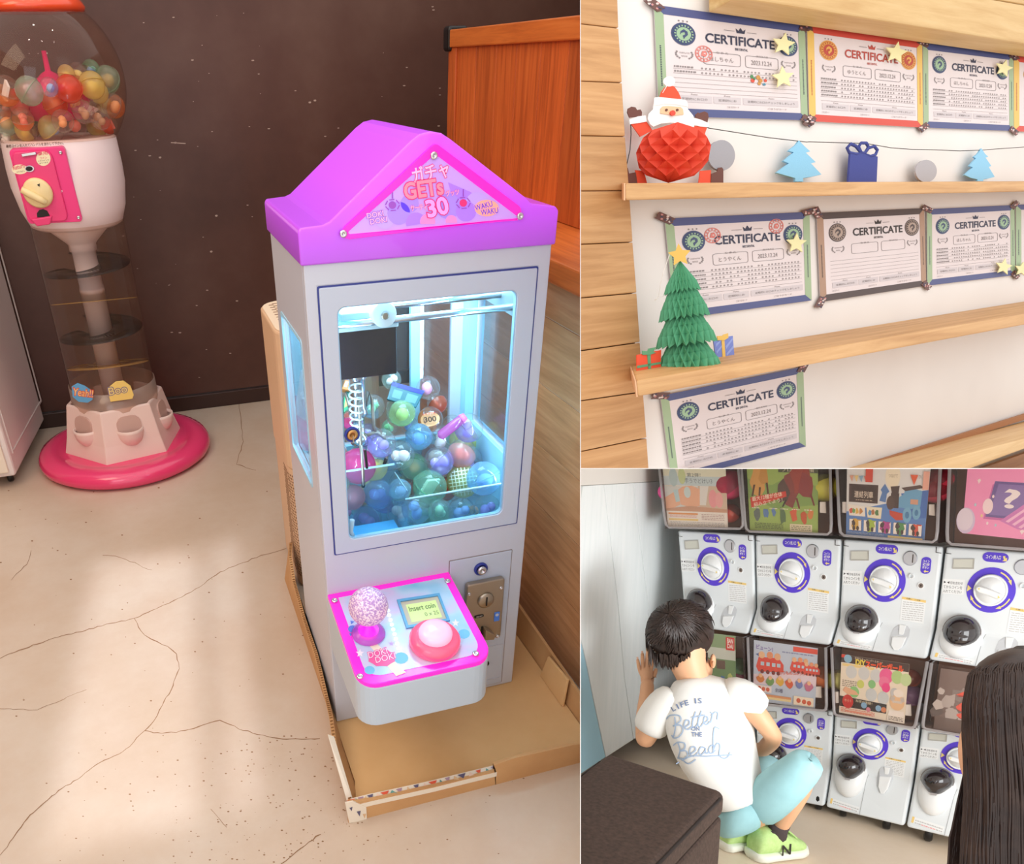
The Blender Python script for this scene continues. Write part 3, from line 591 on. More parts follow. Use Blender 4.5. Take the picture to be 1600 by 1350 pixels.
L = [ # x,y,r in the window zoom, depth y, lower, upper, toy, kind, label
 (490,885,84,.06,'pink','pink','pink','ball','large hot pink capsule at left edge of the claw machine window below the lock'),
 (600,775,72,.15,'purple','clear','violet','blob','clear capsule with purple contents under the claw finger'),
 (640,832,76,.11,'blue','clear','blue','blob','clear and blue capsule right of the hot pink capsule, below the purple one'),
 (780,745,66,.19,'blue','blue','blue','ball','light blue capsule below the orange 300 label in the heap'),
 (700,632,64,.24,'yellow','green','yellow','ball','lime yellow capsule in the heap just below the flat bag and claw'),
 (835,660,62,.25,'orange','clear','white','card','white and orange capsule marked 300 in the middle of the heap'),
 (868,832,78,.13,'salmon','clear','white','ball','capsule with salmon base and clear lid in the middle of the heap'),
 (995,762,70,.19,'yellow','yellow','yellow','ball','yellow capsule near the right window of the claw machine, below the pink tube'),
 (1015,855,70,.13,'clear','clear','violet','blob','clear capsule with violet toy just above the yellow gridded capsule'),
 (832,985,84,.055,'green','green','white','card','big light green capsule with a white card at the acrylic divider'),
 (992,958,78,.06,'yellow','yellow','green','ball','yellow capsule with white grid print behind the acrylic divider'),
 (1092,945,84,.07,'blue','blue','blue','ball','big blue capsule right of the yellow gridded capsule'),
 (758,888,66,.11,'mint','green','orange','blob','mint capsule with orange toy between the green and salmon capsules'),
 (900,905,60,.10,'red','clear','white','ball','clear lidded capsule with red base left of the yellow gridded one'),
 (905,1000,56,.085,'red','red','red','ball','red capsule low between the green and gridded capsules'),
 (885,1105,62,.05,'green','clear','green','blob','green and clear capsule in the bottom row behind the divider, leftmost there'),
 (985,1100,66,.05,'blue','clear','blue','blob','clear capsule with blue toy in the middle of the bottom row behind the divider'),
 (1110,1085,64,.05,'clear','clear','violet','blob','clear capsule at the right end of the bottom row behind the divider'),
 (790,1110,60,.06,'mint','mint','green','ball','pale mint capsule low at the corner of the chute divider'),
 (462,1035,62,.09,'pink','salmon','pink','ball','pale pink capsule behind the chute wall at the left window edge'),
 (585,1020,74,.13,'purple','blue','violet','blob','purple and blue capsule behind the chute wall, beside the pale pink one'),
 (690,1000,56,.13,'mint','blue','white','ball','pale blue capsule just right of the purple capsule at the chute wall'),
 (825,510,58,.32,'clear','clear','pink','ball','clear capsule with pink toy at the back of the heap beside the rear post'),
 (868,585,50,.31,'red','clear','white','card','clear capsule with red and white wrapper at the back near the rear post'),
 (650,470,48,.33,'mint','clear','white','blob','pale capsule highest at the back of the heap, right of the claw'),
 (560,600,60,.28,'blue','clear','green','blob','clear capsule half hidden behind the coil of the claw'),
 (940,690,52,.26,'clear','clear','violet','blob','clear capsule under the pink tube at the back right'),
 (1090,860,54,.20,'purple','clear','violet','blob','purple tinted capsule against the right window lining'),
 (735,690,44,.27,'clear','clear','blue','ball','small clear capsule between the lime and 300 capsules'),
 (455,650,60,.26,'pink','clear','red','card','clear capsule with red wrapper at the far left of the window'),
 (640,700,40,.25,'green','clear','green','blob','small green tinted capsule right beside the claw column'),
]
cobj = {}
def depth(p): return (Matrix(POSE['A'][0]) @ p + Vector(POSE['A'][1])).z
B_c = []
for i,(x,y,r,yy,*_r) in enumerate(L):
    p = z4((x,y))[0]; o,d = ray('A',*p); d = d/(d.y); B_c.append([o,d,max(yy,.083),r/3.0686])
def cpos(c): return c[0]+c[1]*(c[2]-c[0].y)
def crad(c): return c[3]*depth(cpos(c))/F*1.04
for it in range(120):      # settle: keep every front capsule under its place in the view, push the hidden one back until they only touch
    for i in range(len(B_c)):
        for j in range(i):
            a_,c_ = B_c[i],B_c[j]; pa_,pb_ = cpos(a_),cpos(c_); ov = crad(a_)+crad(c_)-(pa_-pb_).length
            if ov > 0:
                f_,k_ = (a_,c_) if a_[2] > c_[2] else (c_,a_); f_[2] += min(.01,ov*.35); k_[2] -= min(.004,ov*.12)
    for c_ in B_c:
        pc = cpos(c_); rr = crad(c_); lo_y = (.126 if pc.x < .209 and pc.z-rr < .66 else .041)+rr
        c_[2] = max(lo_y, min(c_[2], .337-rr*.9))
        if cpos(c_).z < .424+rr: c_[2] -= .006
PL_ = []
for i,(x,y,r,yy,lo_,up,ty,kd,lb) in enumerate(L):
    q = cpos(B_c[i]); PL_.append((q,crad(B_c[i])))
    cobj[i] = cap(0,0,r/3.0686,0,lo_,up,ty,kd,None if i not in (6,13) else (20,10,0),lb,dist=q)
# filler capsules deeper in the heap, only where there is room
n_ = 0
for t_ in range(2600):
    x,yy = random.uniform(.066,.434), random.uniform(.085,.298); rr = .039
    if x < .25 and yy < .17: continue
    z = random.uniform(.465,.53+(yy-.05)*.86); q = Vector((x,yy,z))
    if any((q-p_).length < (rr+r_)*.80 for p_,r_ in PL_): continue
    if (Vector((x,yy,0))-Vector((.128,.145,0))).length < .05 and z > .66: continue
    PL_.append((q,rr)); n_ += 1
    lo_,up,ty = random.choice([('clear','clear','pink'),('green','clear','green'),('blue','clear','blue'),('yellow','clear','yellow'),('purple','clear','violet'),('salmon','clear','red'),('mint','clear','orange'),('clear','clear','white')])
    cap(0,0,rr/1.04*F/depth(q),0,lo_,up,ty,'blob',None,'tinted capsule lying deeper in the heap, mostly hidden by others','capsules deeper in the claw machine heap',dist=q)
    if n_ >= 75: break
print('fillers', n_)
def bag(name, px4, y, lab, cols, th=.008, cat='toy pack', extra=None):
    pts = z4(*px4); c0_ = A(y,'y')(sum(p[0] for p in pts)/4, sum(p[1] for p in pts)/4); pl = Plane('A',c0_,(0,-.75,.66)); g = quadmap(pl,pts)
    b = MB(); b.prism([(0,0),(1,0),(1,1),(0,1)],0,th,0,g); o = b.build(name, cols[0], room='A', bevel=.002); tag(o,lab,cat)
    b = MB(); b.flat([(0,0),(1,0),(1,.22),(0,.22)],th+.0006,0,g); b.flat([(.12,.35),(.4,.35),(.4,.8),(.12,.8)],th+.0006,1,g); b.flat([(.55,.35),(.9,.35),(.9,.8),(.55,.8)],th+.0006,1,g); c = b.build('print', cols[1:], None, 'A', recalc=False)
    c.parent = o; c.matrix_world = Matrix.Identity(4); c.matrix_basis = o.matrix_basis.inverted() @ (RM['A'] @ LOC[c.name]); return o
bag('toy_bag',[(650,485),(805,530),(765,610),(625,570)],.29,'flat dark blue header bag lying on the heap above the lime capsule',[mat('bag_teal','#24606c',.3),mat('bag_blue','#1c2490',.4),mat('bag_grey','#5f8a8e',.4)])
bag('toy_box',[(425,475),(470,482),(455,540),(405,530)],.30,'small orange and blue box at the left end of the heap',[mat('bag_orange','#e08a4a',.4),mat('bag_brown','#7a5a6a',.4),mat('bag_pale','#b8c8d8',.4)],.02)
bag('toy_box',[(420,545),(465,535),(462,610),(405,650)],.28,'green toy box tucked under the orange box at the far left',[mat('bag_green','#38a878',.4),mat('bag_dgreen','#1f7a64',.4),mat('bag_yel','#d8d070',.4)],.02)
p0,p1 = [Plane('A',(0,.22,0),(0,1,0))(*p) for p in z4((875,745),(1000,650))]
b = MB(); b.tube([p0,p0+(p1-p0)*.08,p1-(p1-p0)*.1,p1],[.004,.013,.013,.006],10); tb = tag(b.build('candy_tube', clear('tube_clear','#ffd0f4',.9,.45,'#ff8fe0',.1), room='A'),'clear tube of pink candy lying on the heap near the right post','tube')
b = MB(); b.tube([p1-(p1-p0)*.12,p1+(p1-p0)*.04],[.014,.010],10); c = b.build('cap', mat('tube_cap','#f078d8',.4), None,'A'); c.parent = tb; c.matrix_basis = tb.matrix_basis.inverted() @ LOC[c.name]
# prints on the two marked capsules (children of their capsules)
def onface(root, name, items, mats_):
    c_ = LOC[root.name].translation; sc_ = LOC[root.name].to_scale()[0]*.0428; o,_ = ray('A',0,0); n = (o-c_).normalized(); M = aim(n)
    x_ = M @ Vector((1,0,0)); right = (Vector((1,0,0))-n*n.x).normalized(); up = n.cross(right)
    def fn(u,v,h):
        rr = min(.98,math.hypot(u,v)); k = math.sqrt(1-rr*rr); return c_+(right*u-up*v+n*k)*(sc_+h)
    b = MB(fn); items(b); b.build(name, mats_, root, recalc=False)
def m300(b):
    b.flat([(x,y) for x,y in circ(0,0,.7,16,.5)],.0004,0); b.text('300',(-.42,.18),(.42,.18),.36,None,.001,1,.02)
    for i in range(5): b.flat([(-.5+.2*i,-.45),(-.4+.2*i,-.45),(-.45+.2*i,-.3)],.0008,2)
onface(cobj[5],'price_label',m300,[mat('label_orange','#f6b078',.5),mat('ink_dark','#4a3026',.6),mat('ink_red','#d8433a',.5)])
def grid(b):
    for i in range(-3,4):
        a = i*.2; l = math.sqrt(max(0,.66-a*a))
        N_=8
        for k in range(N_):
            t0=-l+2*l*k/N_; t1=-l+2*l*(k+1)/N_
            b.flat([(a-.02,t0),(a+.02,t0),(a+.02,t1),(a-.02,t1)],.0006,0); b.flat([(t0,a-.02),(t1,a-.02),(t1,a+.02),(t0,a+.02)],.0007,0)
onface(cobj[10],'grid_print',grid,[mat('grid_white','#f4fbe0',.5)])
for k in CAPS.values():      # prototypes leave the scene
    for ch in list(k.children): bpy.data.objects.remove(ch, do_unlink=True)
    bpy.data.objects.remove(k, do_unlink=True)
CAPS.clear()
# --- cardboard tray
ct_ = thing('cardboard_tray','A',(.28,.05,FL),'torn cardboard tray on the floor around the foot of the claw machine','box')
pfw = A(-.30,'y'); z5 = zoomer(400,840,2.647)
def strip(name, pts_top, pts_bot, th, m, plane, par, edge=True, bev=0):
    n = len(pts_top); b = MB()
    T_ = [plane(*p) for p in pts_top]; B_ = [plane(*p) for p in pts_bot]; nn = plane.n*th
    vs = T_+B_+[p-nn for p in T_]+[p-nn for p in B_]; fs = []
    for i in range(n-1):
        fs += [(i,i+1,n+i+1,n+i),(2*n+i,3*n+i,3*n+i+1,2*n+i+1),(i,2*n+i,2*n+i+1,i+1),(n+i,n+i+1,3*n+i+1,3*n+i)]
    fs += [(0,n,3*n,2*n),(n-1,3*n-1,4*n-1,2*n-1)]
    b.add(vs, fs); o = b.build(name, m, par, bevel=bev)
    return o, T_, nn
o,T_,nn = strip('front_wall', z5((383,1098),(480,1085),(600,1060),(740,1028),(860,1000),(992,966),(985,942),(1040,922),(1100,905),(1170,890),(1250,872),(1310,858),(1400,846)), z5((383,1182),(480,1168),(600,1146),(740,1118),(860,1092),(992,1064),(993,1063),(1040,1054),(1100,1040),(1170,1026),(1250,1010),(1310,998),(1400,980)), .008, M_card, pfw, ct_)
# washi tape along the left half with a row of printed triangles
b = MB()
tape = mat('tape_white','#eadfce',.5)
TT = [pfw(*p) for p in z5((400,1112),(480,1092),(600,1066),(740,1035),(860,1005),(996,972))]
top = []
for p in TT: top += [p+Vector((0,-.0008,-.012)), p+Vector((0,-.0008,.002)), p+Vector((0,.020,.0035))]
b.add(top,[f for i in range(len(TT)-1) for f in ((3*i,3*i+3,3*i+4,3*i+1),(3*i+1,3*i+4,3*i+5,3*i+2))])
tp_o = b.build('washi_tape', tape, ct_, recalc=False)
b = MB(); cols = [mat('tri_'+n,c,.5) for n,c in (('red','#d8583c'),('teal','#5f9a94'),('mauve','#a88a9c'),('sand','#d9b48a'),('navy','#5c5674'),('pale','#e6c8b8'))]
for i in range(21):
    t = i/20*(len(TT)-1.001); k = int(t); p = TT[k].lerp(TT[k+1],t-k)+Vector((0,.003,.0045)); d = Vector((1,0,0)); s_ = random.uniform(.006,.011); yv = Vector((0,.013,.001))
    b.add([p-d*s_,p+d*s_,p+yv] if i%2 else [p-d*s_+yv,p+d*s_+yv,p],[(0,1,2)],i%6)
b.build('tape_print', cols, tp_o, recalc=False)
# left wall leaning, with a dark torn edge
def lw(pts): return [(-.050+(k/len(pts))*.0,0,0) for k in range(len(pts))]
tops = [(543.5,1250),(530,1205),(521,1172),(514,1120),(507,1090),(498,1050),(490.7,1021),(480,990),(471.8,965),(463,932),(456.7,908),(451,870),(452,848)]
ys = [-.30,-.25,-.20,-.14,-.08,-.02,.04,.10,.16,.22,.29,.36,.44]
hs_ = [.03,.045,.058,.064,.070,.080,.088,.094,.10,.105,.11,.116,.12]
b = MB(); n = len(tops); TP_ = [U('A',p[0],p[1],(0,0,h),(0,0,1)) for p,h in zip(tops,hs_)]
BT = [Vector((min(-.008,q.x+.034-.028*max(0,(-.2-q.y)/.1)),q.y,FL)) for q in TP_]
tf = MB(); lo_ = [(q.x+.004,q.y) for q in BT if q.y < .5]; tf.prism(lo_+[(.60,lo_[-1][1]),(.60,-.30)] if lo_[0][1]<lo_[-1][1] else lo_,FL,-.001,0); tf.build('tray_floor', M_cardin, ct_)
vs = TP_+BT+[p+Vector((.010,0,0)) for p in TP_]+[p+Vector((.010,0,0)) for p in BT]; fs=[]
for i in range(n-1): fs += [(i,i+1,n+i+1,n+i),(2*n+i,3*n+i,3*n+i+1,2*n+i+1),(i,2*n+i,2*n+i+1,i+1),(n+i,n+i+1,3*n+i+1,3*n+i)]
fs += [(0,n,3*n,2*n),(n-1,3*n-1,4*n-1,2*n-1)]
b.add(vs,fs); lw_o = b.build('side_wall', M_card, ct_)
b = MB()
for i in range(n-1):   # corrugation flutes along the open top edge
    a,c = TP_[i],TP_[i+1]; k = 10
    for j in range(k):
        p = a.lerp(c,(j+.5)/k)+Vector((.005,0,.0012)); b.box(p.x-.0035,p.x+.0035,p.y-.0014,p.y+.0014,p.z-.001,p.z+.0006)
o = b.build('flute', M_cardedge, lw_o); o['kind']='stuff'
a,c = TP_[9],TP_[6]; b = MB(); b.add([a+Vector((.012,0,-.005)),c+Vector((.012,0,-.005)),c+Vector((.013,0,-.035)),a+Vector((.013,0,-.04))],[(0,1,2,3)]); b.build('hand_hole', M_dark, lw_o, recalc=False)
# inner flap standing against the machine, right wall, corner tape
b = MB(); b.hexa([(.60,-.30,FL),(.61,-.30,FL),(.61,.46,FL),(.60,.46,FL),(.612,-.30,.055),(.62,-.30,.055),(.62,.46,.10),(.612,.46,.10)]); b.build('side_wall', M_card, ct_)
b = MB(); b.hexa([(.585,-.13,0),(.592,-.13,0),(.592,.0,0),(.585,.0,0),(.596,-.12,.085),(.603,-.12,.085),(.603,-.01,.075),(.596,-.01,.075)]); b.build('inner_flap', M_cardin, ct_, bevel=.002)
b = MB(); pts = z5((368,1095),(400,1088),(455,1112),(458,1165),(385,1178)); b.prism(pts,-.001,.002,0,lambda x,y,h: pfw(x,y,h)); o=b.build('corner_tape', tape, ct_)
b = MB()
for p in (((385,1115),(398,1110),(395,1128)),((415,1130),(432,1126),(428,1150)),((440,1140),(455,1138),(448,1158))): b.flat(z5(*p),.0026,random.randrange(6),lambda x,y,h: pfw(x,y,h))
b.build('tape_print', cols, o, recalc=False)
q = [Plane('A',(0,-.25,0),(0,1,0))(*p) for p in z5((318,895),(345,905),(395,1085),(370,1090))]
b = MB(); b.add([p+Vector((.002,y,.002)) for p,y in zip(q,(.06,.06,-.045,-.045))],[(0,1,2,3)]); b.build('edge_tape', tape, ct_, recalc=False, solid=.001)
# --- air purifier
ap = thing('air_purifier','A',(.18,.8,FL),'beige air purifier tower with perforated top behind the claw machine','air purifier')
ZT = .840; mp = lambda x,y,z:(x,y,z)
b = MB(); b.prism(rrect(.03,.33,.62,.98,.07,6),.42,ZT,0,mp); b.build('upper_body', M_beige, ap, bevel=.006)
b = MB(); b.prism(rrect(.033,.327,.623,.977,.068,6),FL+.01,.417,0,mp); lb = b.build('lower_body', M_beige, ap, bevel=.004)
b = MB(); b.prism(rrect(.036,.324,.626,.974,.066,6),ZT,ZT+.004,0,mp); tpn = b.build('top_panel', M_cream if False else mat('ivory_panel','#efdcc0',.45), ap, bevel=.002)
b = MB()
for i in range(9):
    for j in range(22):
        x = .065+i*.03+(j%2)*.012; y = .655+j*.0135
        if y<.945 and x<.305: b.prism(rrect(x-.008,x+.008,y-.0032,y+.0032,.003,2),ZT+.0041,ZT+.0046,0,mp)
o = b.build('grille_hole', M_holes, tpn); o['kind']='stuff'
b = MB()
for i in range(36):
    for j in range(14):   # perforations on the near left corner of the lower body
        z = .395-i*.0105; s_ = (j+.5*(i%2))*.0105; a = 0
        if s_ < .06: p = Vector((.0328,.76-s_,z))
        else:
            t = (s_-.06)/.068; 
            if t > 1.2: continue
            p = Vector((.033+.068-.0682*math.cos(t),.623+.068-.0682*math.sin(t),z))
        n_ = Vector((-1,0,0)) if s_<.06 else Vector((-math.cos(t),-math.sin(t),0))
        b.disc(p,.0032,6,aim(n_),.0006)
o = b.build('grille_hole', M_holes, lb); o['kind']='stuff'
# --- giant capsule dispenser at the left
GX,GY = -.507,1.93; GC = (GX,GY,0)
gm = thing('capsule_dispenser','A',(GX,GY,FL),'tall globe capsule dispenser on a round pink base against the dark wall','capsule dispenser')
M_gpink = mat('gloss_pink','#ea3f74',.18,coat=.5); M_gwhite = mat('milky_white','#f0dfe0',.35); M_hexw = mat('milky_base','#e9cfc6',.35)
b = MB(); b.lathe([(0,FL),(.345,FL),(.37,FL+.02),(.372,FL+.04),(.36,FL+.062),(.33,FL+.075),(.292,FL+.079),(.283,FL+.070),(.26,FL+.072),(0,FL+.072)],56,GC); b.build('round_base', M_gpink, gm)
# six sided foot, flared, with cup openings
hz = [(.255,FL+.072),(.235,.12),(.205,.26),(.198,.265),(.188,.262),(.185,.20),(.0,.19)]
b = MB(); R6 = math.radians(13)
for k,(r,z) in enumerate(hz):
    b.add([(GX+r*math.cos(R6+i*math.pi/3),GY+r*math.sin(R6+i*math.pi/3),z) for i in range(6)],[])
b.f += [(k*6+i,k*6+(i+1)%6,(k+1)*6+(i+1)%6,(k+1)*6+i) for k in range(len(hz)-1) for i in range(6)]; b.m += [0]*((len(hz)-1)*6); b.s += [False]*((len(hz)-1)*6)
ft = b.build('hexagonal_foot', M_hexw, gm, bevel=.012, bseg=3)
camA,_ = ray('A',0,0)
for i in range(6):
    a = R6+(i+.5)*math.pi/3; n = Vector((math.cos(a),math.sin(a),0)); 
    if n.dot(camA-Vector(GC)) < 0: continue
    tdir = Vector((-n.y,n.x,0)); sl = Vector((-.16*n.x,-.16*n.y,1)).normalized(); c = Vector((GX,GY,.185))+n*.1945
    g = lambda u,v,h,c=c,tdir=tdir,sl=sl,n=n: c+tdir*u+sl*v+n*h
    b = MB(); b.prism(rrect(-.05,.05,-.035,.048,.035),-.004,.003,0,g); op = b.build('cup_opening', mat('opening_shade','#c9a59a',.5), ft)
    b = MB(); b.lathe([(.058,0),(.058,.012),(.052,.012),(.05,0)],20,c+sl*-.02+n*-.02,None,0,True,a-1.5,a+1.5); b.sphere(c+sl*-.02+n*-.02,(.058,.058,.07),18,8,lo=-1,hi=0); b.build('catch_cup', M_hexw, ft)
# sloped cone under the tube, tube, pole, spiral shelves
b = MB(); b.lathe([(.18,.225),(.17,.30),(.12,.30),(.045,.36)],40,GC,mi=0); 
b = MB(); b.lathe([(.182,.21),(.178,.33),(.174,.33),(.174,.215)],40,GC); b.build('collar', clear('milky_clear','#f4e0d4',.9,.45,'#f2ddd0',.15), gm)
b = MB(); b.lathe([(.172,.2),(.172,.97)],48,GC); b.build('clear_tube', clear('tube_acrylic','#fbf2ec',.96,.05,'#ffe8d8',.03,1.4), gm)
b = MB(); b.lathe([(.0,.2),(.046,.2),(.046,.70),(.0485,.70),(.0485,.72),(.046,.72),(.045,.86),(.052,.862),(.052,.885),(.06,.895),(.135,.965),(.14,.985),(0,.985)],32,GC); b.build('centre_pole', mat('white_pole','#efe0e0',.35), gm)
M_sp1 = clear('spiral_yellow','#ffe9b0',.85,.55,'#f2cf80',.1); M_sp2 = clear('spiral_smoke','#8a7078',.8,.15,'#5a4650',.1)
for z0,m in ((.40,M_sp1),(.545,M_sp2),(.665,M_sp1),(.80,M_sp2)):
    b = MB(); vs=[]; K=40
    for i in range(K+1):
        a = i/K*2*math.pi*.97+2.2; dz = (.055*(i/K-.5) if m is M_sp2 else 0); tl_ = 0 if m is M_sp2 else -.23; vs += [(GX+r_i*math.cos(a),GY+r_i*math.sin(a),z0+dz+tl_*r_i*math.sin(a)) for r_i in (.047,.168)]
    b.add(vs,[(2*i,2*i+1,2*i+3,2*i+2) for i in range(K)],0,True); b.build('spiral_slide', m, gm, recalc=False, solid=.003)
# body, with flat pink coin panel
b = MB(); b.lathe([(0,.952),(.150,.952),(.168,.962),(.190,1.02),(.2035,1.10),(.2045,1.16),(.200,1.25),(.194,1.256),(.18,1.252),(0,1.252)],56,GC); bd = b.build('hopper_body', M_gwhite, gm)
n = Vector((camA.x-GX-.62,camA.y-GY,0)).normalized(); pc = Vector((GX,GY,1.11))+n*.200
n = (n+Vector((0,0,-.12))).normalized(); PG = Plane('A',pc,n); pg = lambda x,y,h=0: PG(x,y,h)
z1 = zoomer(0,0,3.375); Q1 = z1((45,790),(338,772),(437,1168),(152,1180)); pq = quadmap(PG,Q1)
b = MB(); b.prism([(x,y) for x,y in rrect(0,1,0,1,.06)],-.03,.004,0,pq); pn = b.build('coin_panel', mat('panel_pink','#ec3a86',.3), bd, bevel=.002)
b = MB(); b.prism([(x,y) for x,y in rrect(.04,.76,.03,.97,.10)],.004,.013,0,pq); fp = b.build('raised_plate', mat('panel_pink2','#e8407e',.3), pn, bevel=.003)
q = pg(*z1((205,1010))[0]); Mn = aim(PG.n)
b = MB(); b.lathe([(0,.012),(.048,.012),(.05,.018),(.049,.024),(.042,.030),(0,.031)],32,q,Mn); kn = b.build('turn_knob', M_cream, pn)
b = MB(); a0,a1 = z1((122,985),(255,1055)); pa,pb = pg(*a0,.036),pg(*a1,.036); b.tube([pa,pa.lerp(pb,.3),pa.lerp(pb,.7),pb],[.011,.013,.012,.009],10); b.build('knob_grip', M_cream, kn)
b = MB(); b.flat(z1((203,962),(218,955),(216,972)),.0325,0,pg); b.build('arrow_mark', M_black, kn, recalc=False)
b = MB(); b.flat([(203.0+0,0)]+[],0) if False else None
pts = [(200,1140),(198,1118),(210,1102),(230,1097),(252,1106),(268,1135)]; b.prism(z1(*pts),.012,.015,0,pg); b.build('return_mouth', M_black, pn)
b = MB(); b.prism(z1((168,1148),(280,1130),(270,1175),(200,1186)),.008,.022,0,pg); b.build('return_lip', mat('panel_pink2','#e8407e'), pn, bevel=.004)
b = MB(); b.prism([z1(p)[0] for p in circ(160,884,24,16,17)],.012,.016,0,pg); b.build('reject_ring', M_chrome, pn)
b = MB(); b.prism([z1(p)[0] for p in circ(158,884,19,16,13)],.016,.0165,0,pg); b.build('reject_hole', M_black, pn)
b = MB(); b.prism(z1((118,806),(192,795),(196,808),(122,820)),.012,.02,0,pg); b.build('coin_slot', M_chrome, pn, bevel=.001)
for p in ((320,803),(415,1145)): screw(pg(*z1(p)[0],.004),PG.n,pn,.006)
b = MB(); b.flat([z1(p)[0] for p in circ(232,832,38,20)],.0137,0,pg); b.flat([z1(p)[0] for p in circ(108,888,42,20,26)],.0137,0,pg)
for t,p0,p1,hh,c in (('専用',(205,818),(255,810),22,1),('コイン',(215,836),(252,831),12,1),('Return',(75,892),(135,878),24,1),('コインもどし',(92,906),(135,900),8,2),('このコインで',(205,848),(262,842),7,2),('あそべます',(212,860),(258,854),7,2)): a_,c_ = z1(p0,p1); b.text(t,a_,c_,hh/3.375,pg,.0142,c,.01)
b.build('label', [mat('label_cream','#f4ecc8',.5),mat('ink_pinkred','#e0486a',.5),mat('ink_brown','#6a5040',.6)], pn, recalc=False)['kind'] = 'stuff'
b = MB(); Mtx=[]
def cyl(x,y,h):   # point on the hopper under a pixel
    o,d = ray('A',x,y); r = .2015+h; ox,oy = o.x-GX,o.y-GY; aa = d.x*d.x+d.y*d.y; bb = ox*d.x+oy*d.y; cc = ox*ox+oy*oy-r*r
    s_ = bb*bb-aa*cc
    return o+d*((-bb-math.sqrt(s_))/aa) if s_>0 else o+d*(-bb/aa)
a_,c_ = z1((32,780),(335,762)); b.text('専用コインを入れてハンドルをまわして下さい。',a_,c_,5.0,cyl,.0015,0,.01); b.build('lettering', mat('ink_dark','#4a3026'), bd, recalc=False)
# signs inside the cone
pl = Plane('A',(GX,GY-.15,0),(0,1,.1)); z2 = zoomer(0,380,3.215)
def plaque(name,pts,face,txt,p0,p1,hh,ink_,edge):
    b = MB(); b.prism(z2(*pts),-.002,.004,0,pl); o = b.build(name, face, gm, bevel=.001)
    b = MB(); a_,c_ = z2(p0,p1); b.text(txt,a_,c_,hh/3.215,pl,.0046,1,.07); b.text(txt,a_,c_,hh/3.215,pl,.0052,0,.0); b.build('lettering', [ink_,edge], o, recalc=False)
plaque('plaque',[(545,725),(580,695),(620,690),(655,715),(672,760),(665,780),(555,795),(545,760)],mat('plaque_yellow','#f4d67a',.4),'Boo',(550,762),(640,745),38,mat('plaque_ink','#f6e08a',.5),mat('plaque_edge','#8a7a94',.5))
plaque('plaque',[(360,720),(390,702),(425,715),(470,745),(465,785),(440,800),(395,795),(365,770)],mat('plaque_blue','#5fa8d8',.4),'Yeah!!',(365,760),(465,772),36,mat('plaque_ink2','#f8d890',.5),mat('plaque_red','#e0503c',.5))
# globe, lid, rim of capsules
GZ = 1.425; GR = .267
b = MB(); pr = [(GR*math.cos(t),GZ+GR*math.sin(t)) for t in [math.asin(-.70)+(math.asin(.78)-math.asin(-.70))*i/24 for i in range(25)]]; b.lathe(pr,56,GC); b.build('globe', clear('globe_glass','#fff4ec',.985,.015,'#ffe0c8',.03,1.38), gm)
zt = pr[-1][1]; rt = pr[-1][0]
b = MB(); b.lathe([(0,zt-.004),(rt+.006,zt-.004),(rt+.01,zt+.01),(rt-.01,zt+.04),(0,zt+.05)],48,GC); b.build('lid', mat('red_lid','#e8502a',.2,coat=.4), gm)
b = MB(); b.lathe([(.0,1.30),(.10,1.31),(.13,1.38),(.142,1.392),(.14,1.402),(.10,1.426),(.04,1.440),(.026,1.452),(.010,1.46),(.008,1.52),(0,1.52)],32,(GX+.01,GY+.02,0)); b.build('stirrer', mat('hot_pink','#e8327a',.25,coat=.3), gm)
GL = [(565,420,70,'mint','mint','orange','ball','mint tinted capsule with orange toy near the right rim of the globe, topmost there'),(485,450,66,'yellow','yellow','yellow','ball','pale yellow capsule beside the mint one in the globe'),(600,560,62,'orange','clear','orange','ball','orange capsule at the far right side of the globe'),(560,545,56,'yellow','clear','white','blob','clear yellowish capsule left of the orange one in the globe'),
 (365,470,66,'red','red','red','ball','red capsule just right of the stirrer in the globe'),(290,545,64,'red','orange','orange','ball','orange red capsule in front centre of the globe heap'),(155,480,68,'mint','mint','pink','blob','pale green capsule with pink toy left of the stirrer'),(150,590,72,'green','mint','green','ball','plain pale green capsule low left of centre in the globe'),
 (470,580,64,'clear','clear','white','card','clear capsule with white card right of centre in the globe'),(395,660,62,'clear','clear','red','ball','clear capsule with red toy at the front bottom of the globe'),(270,680,66,'clear','yellow','blue','blob','clear capsule with blue and red wrapper at the bottom of the globe'),(510,660,62,'yellow','clear','orange','blob','clear capsule with yellow base at bottom right of the globe'),
 (165,695,62,'clear','clear','brown','blob','clear capsule with brown toy at the bottom left of the globe'),(30,480,72,'orange','clear','white','card','capsule with a printed label at the left picture edge of the globe'),(30,640,70,'mint','clear','orange','ball','clear capsule with orange toy at the left picture edge, second row'),(30,730,60,'clear','clear','white','blob','clear capsule lowest at the left picture edge of the globe'),
 (575,660,46,'red','clear','red','card','small capsule with red wrapper beside the rim at the bottom right of the globe'),(410,385,52,'yellow','clear','yellow','ball','clear yellow capsule at the back of the globe heap'),(480,365,48,'clear','green','blue','blob','clear green capsule at the top back of the globe heap'),(350,390,44,'yellow','yellow','yellow','ball','small yellow capsule behind the stirrer rim'),(260,460,44,'purple','clear','blue','ball','bluish capsule just below the stirrer'),(395,540,46,'clear','clear','orange','blob','clear capsule with orange toy in the centre of the globe heap'),(90,700,54,'yellow','clear','pink','blob','clear yellow capsule with pink toy near the bottom left of the globe'),(100,560,50,'salmon','clear','red','ball','salmon capsule left of the plain pale green one')]
PL_ = []; G_c = []
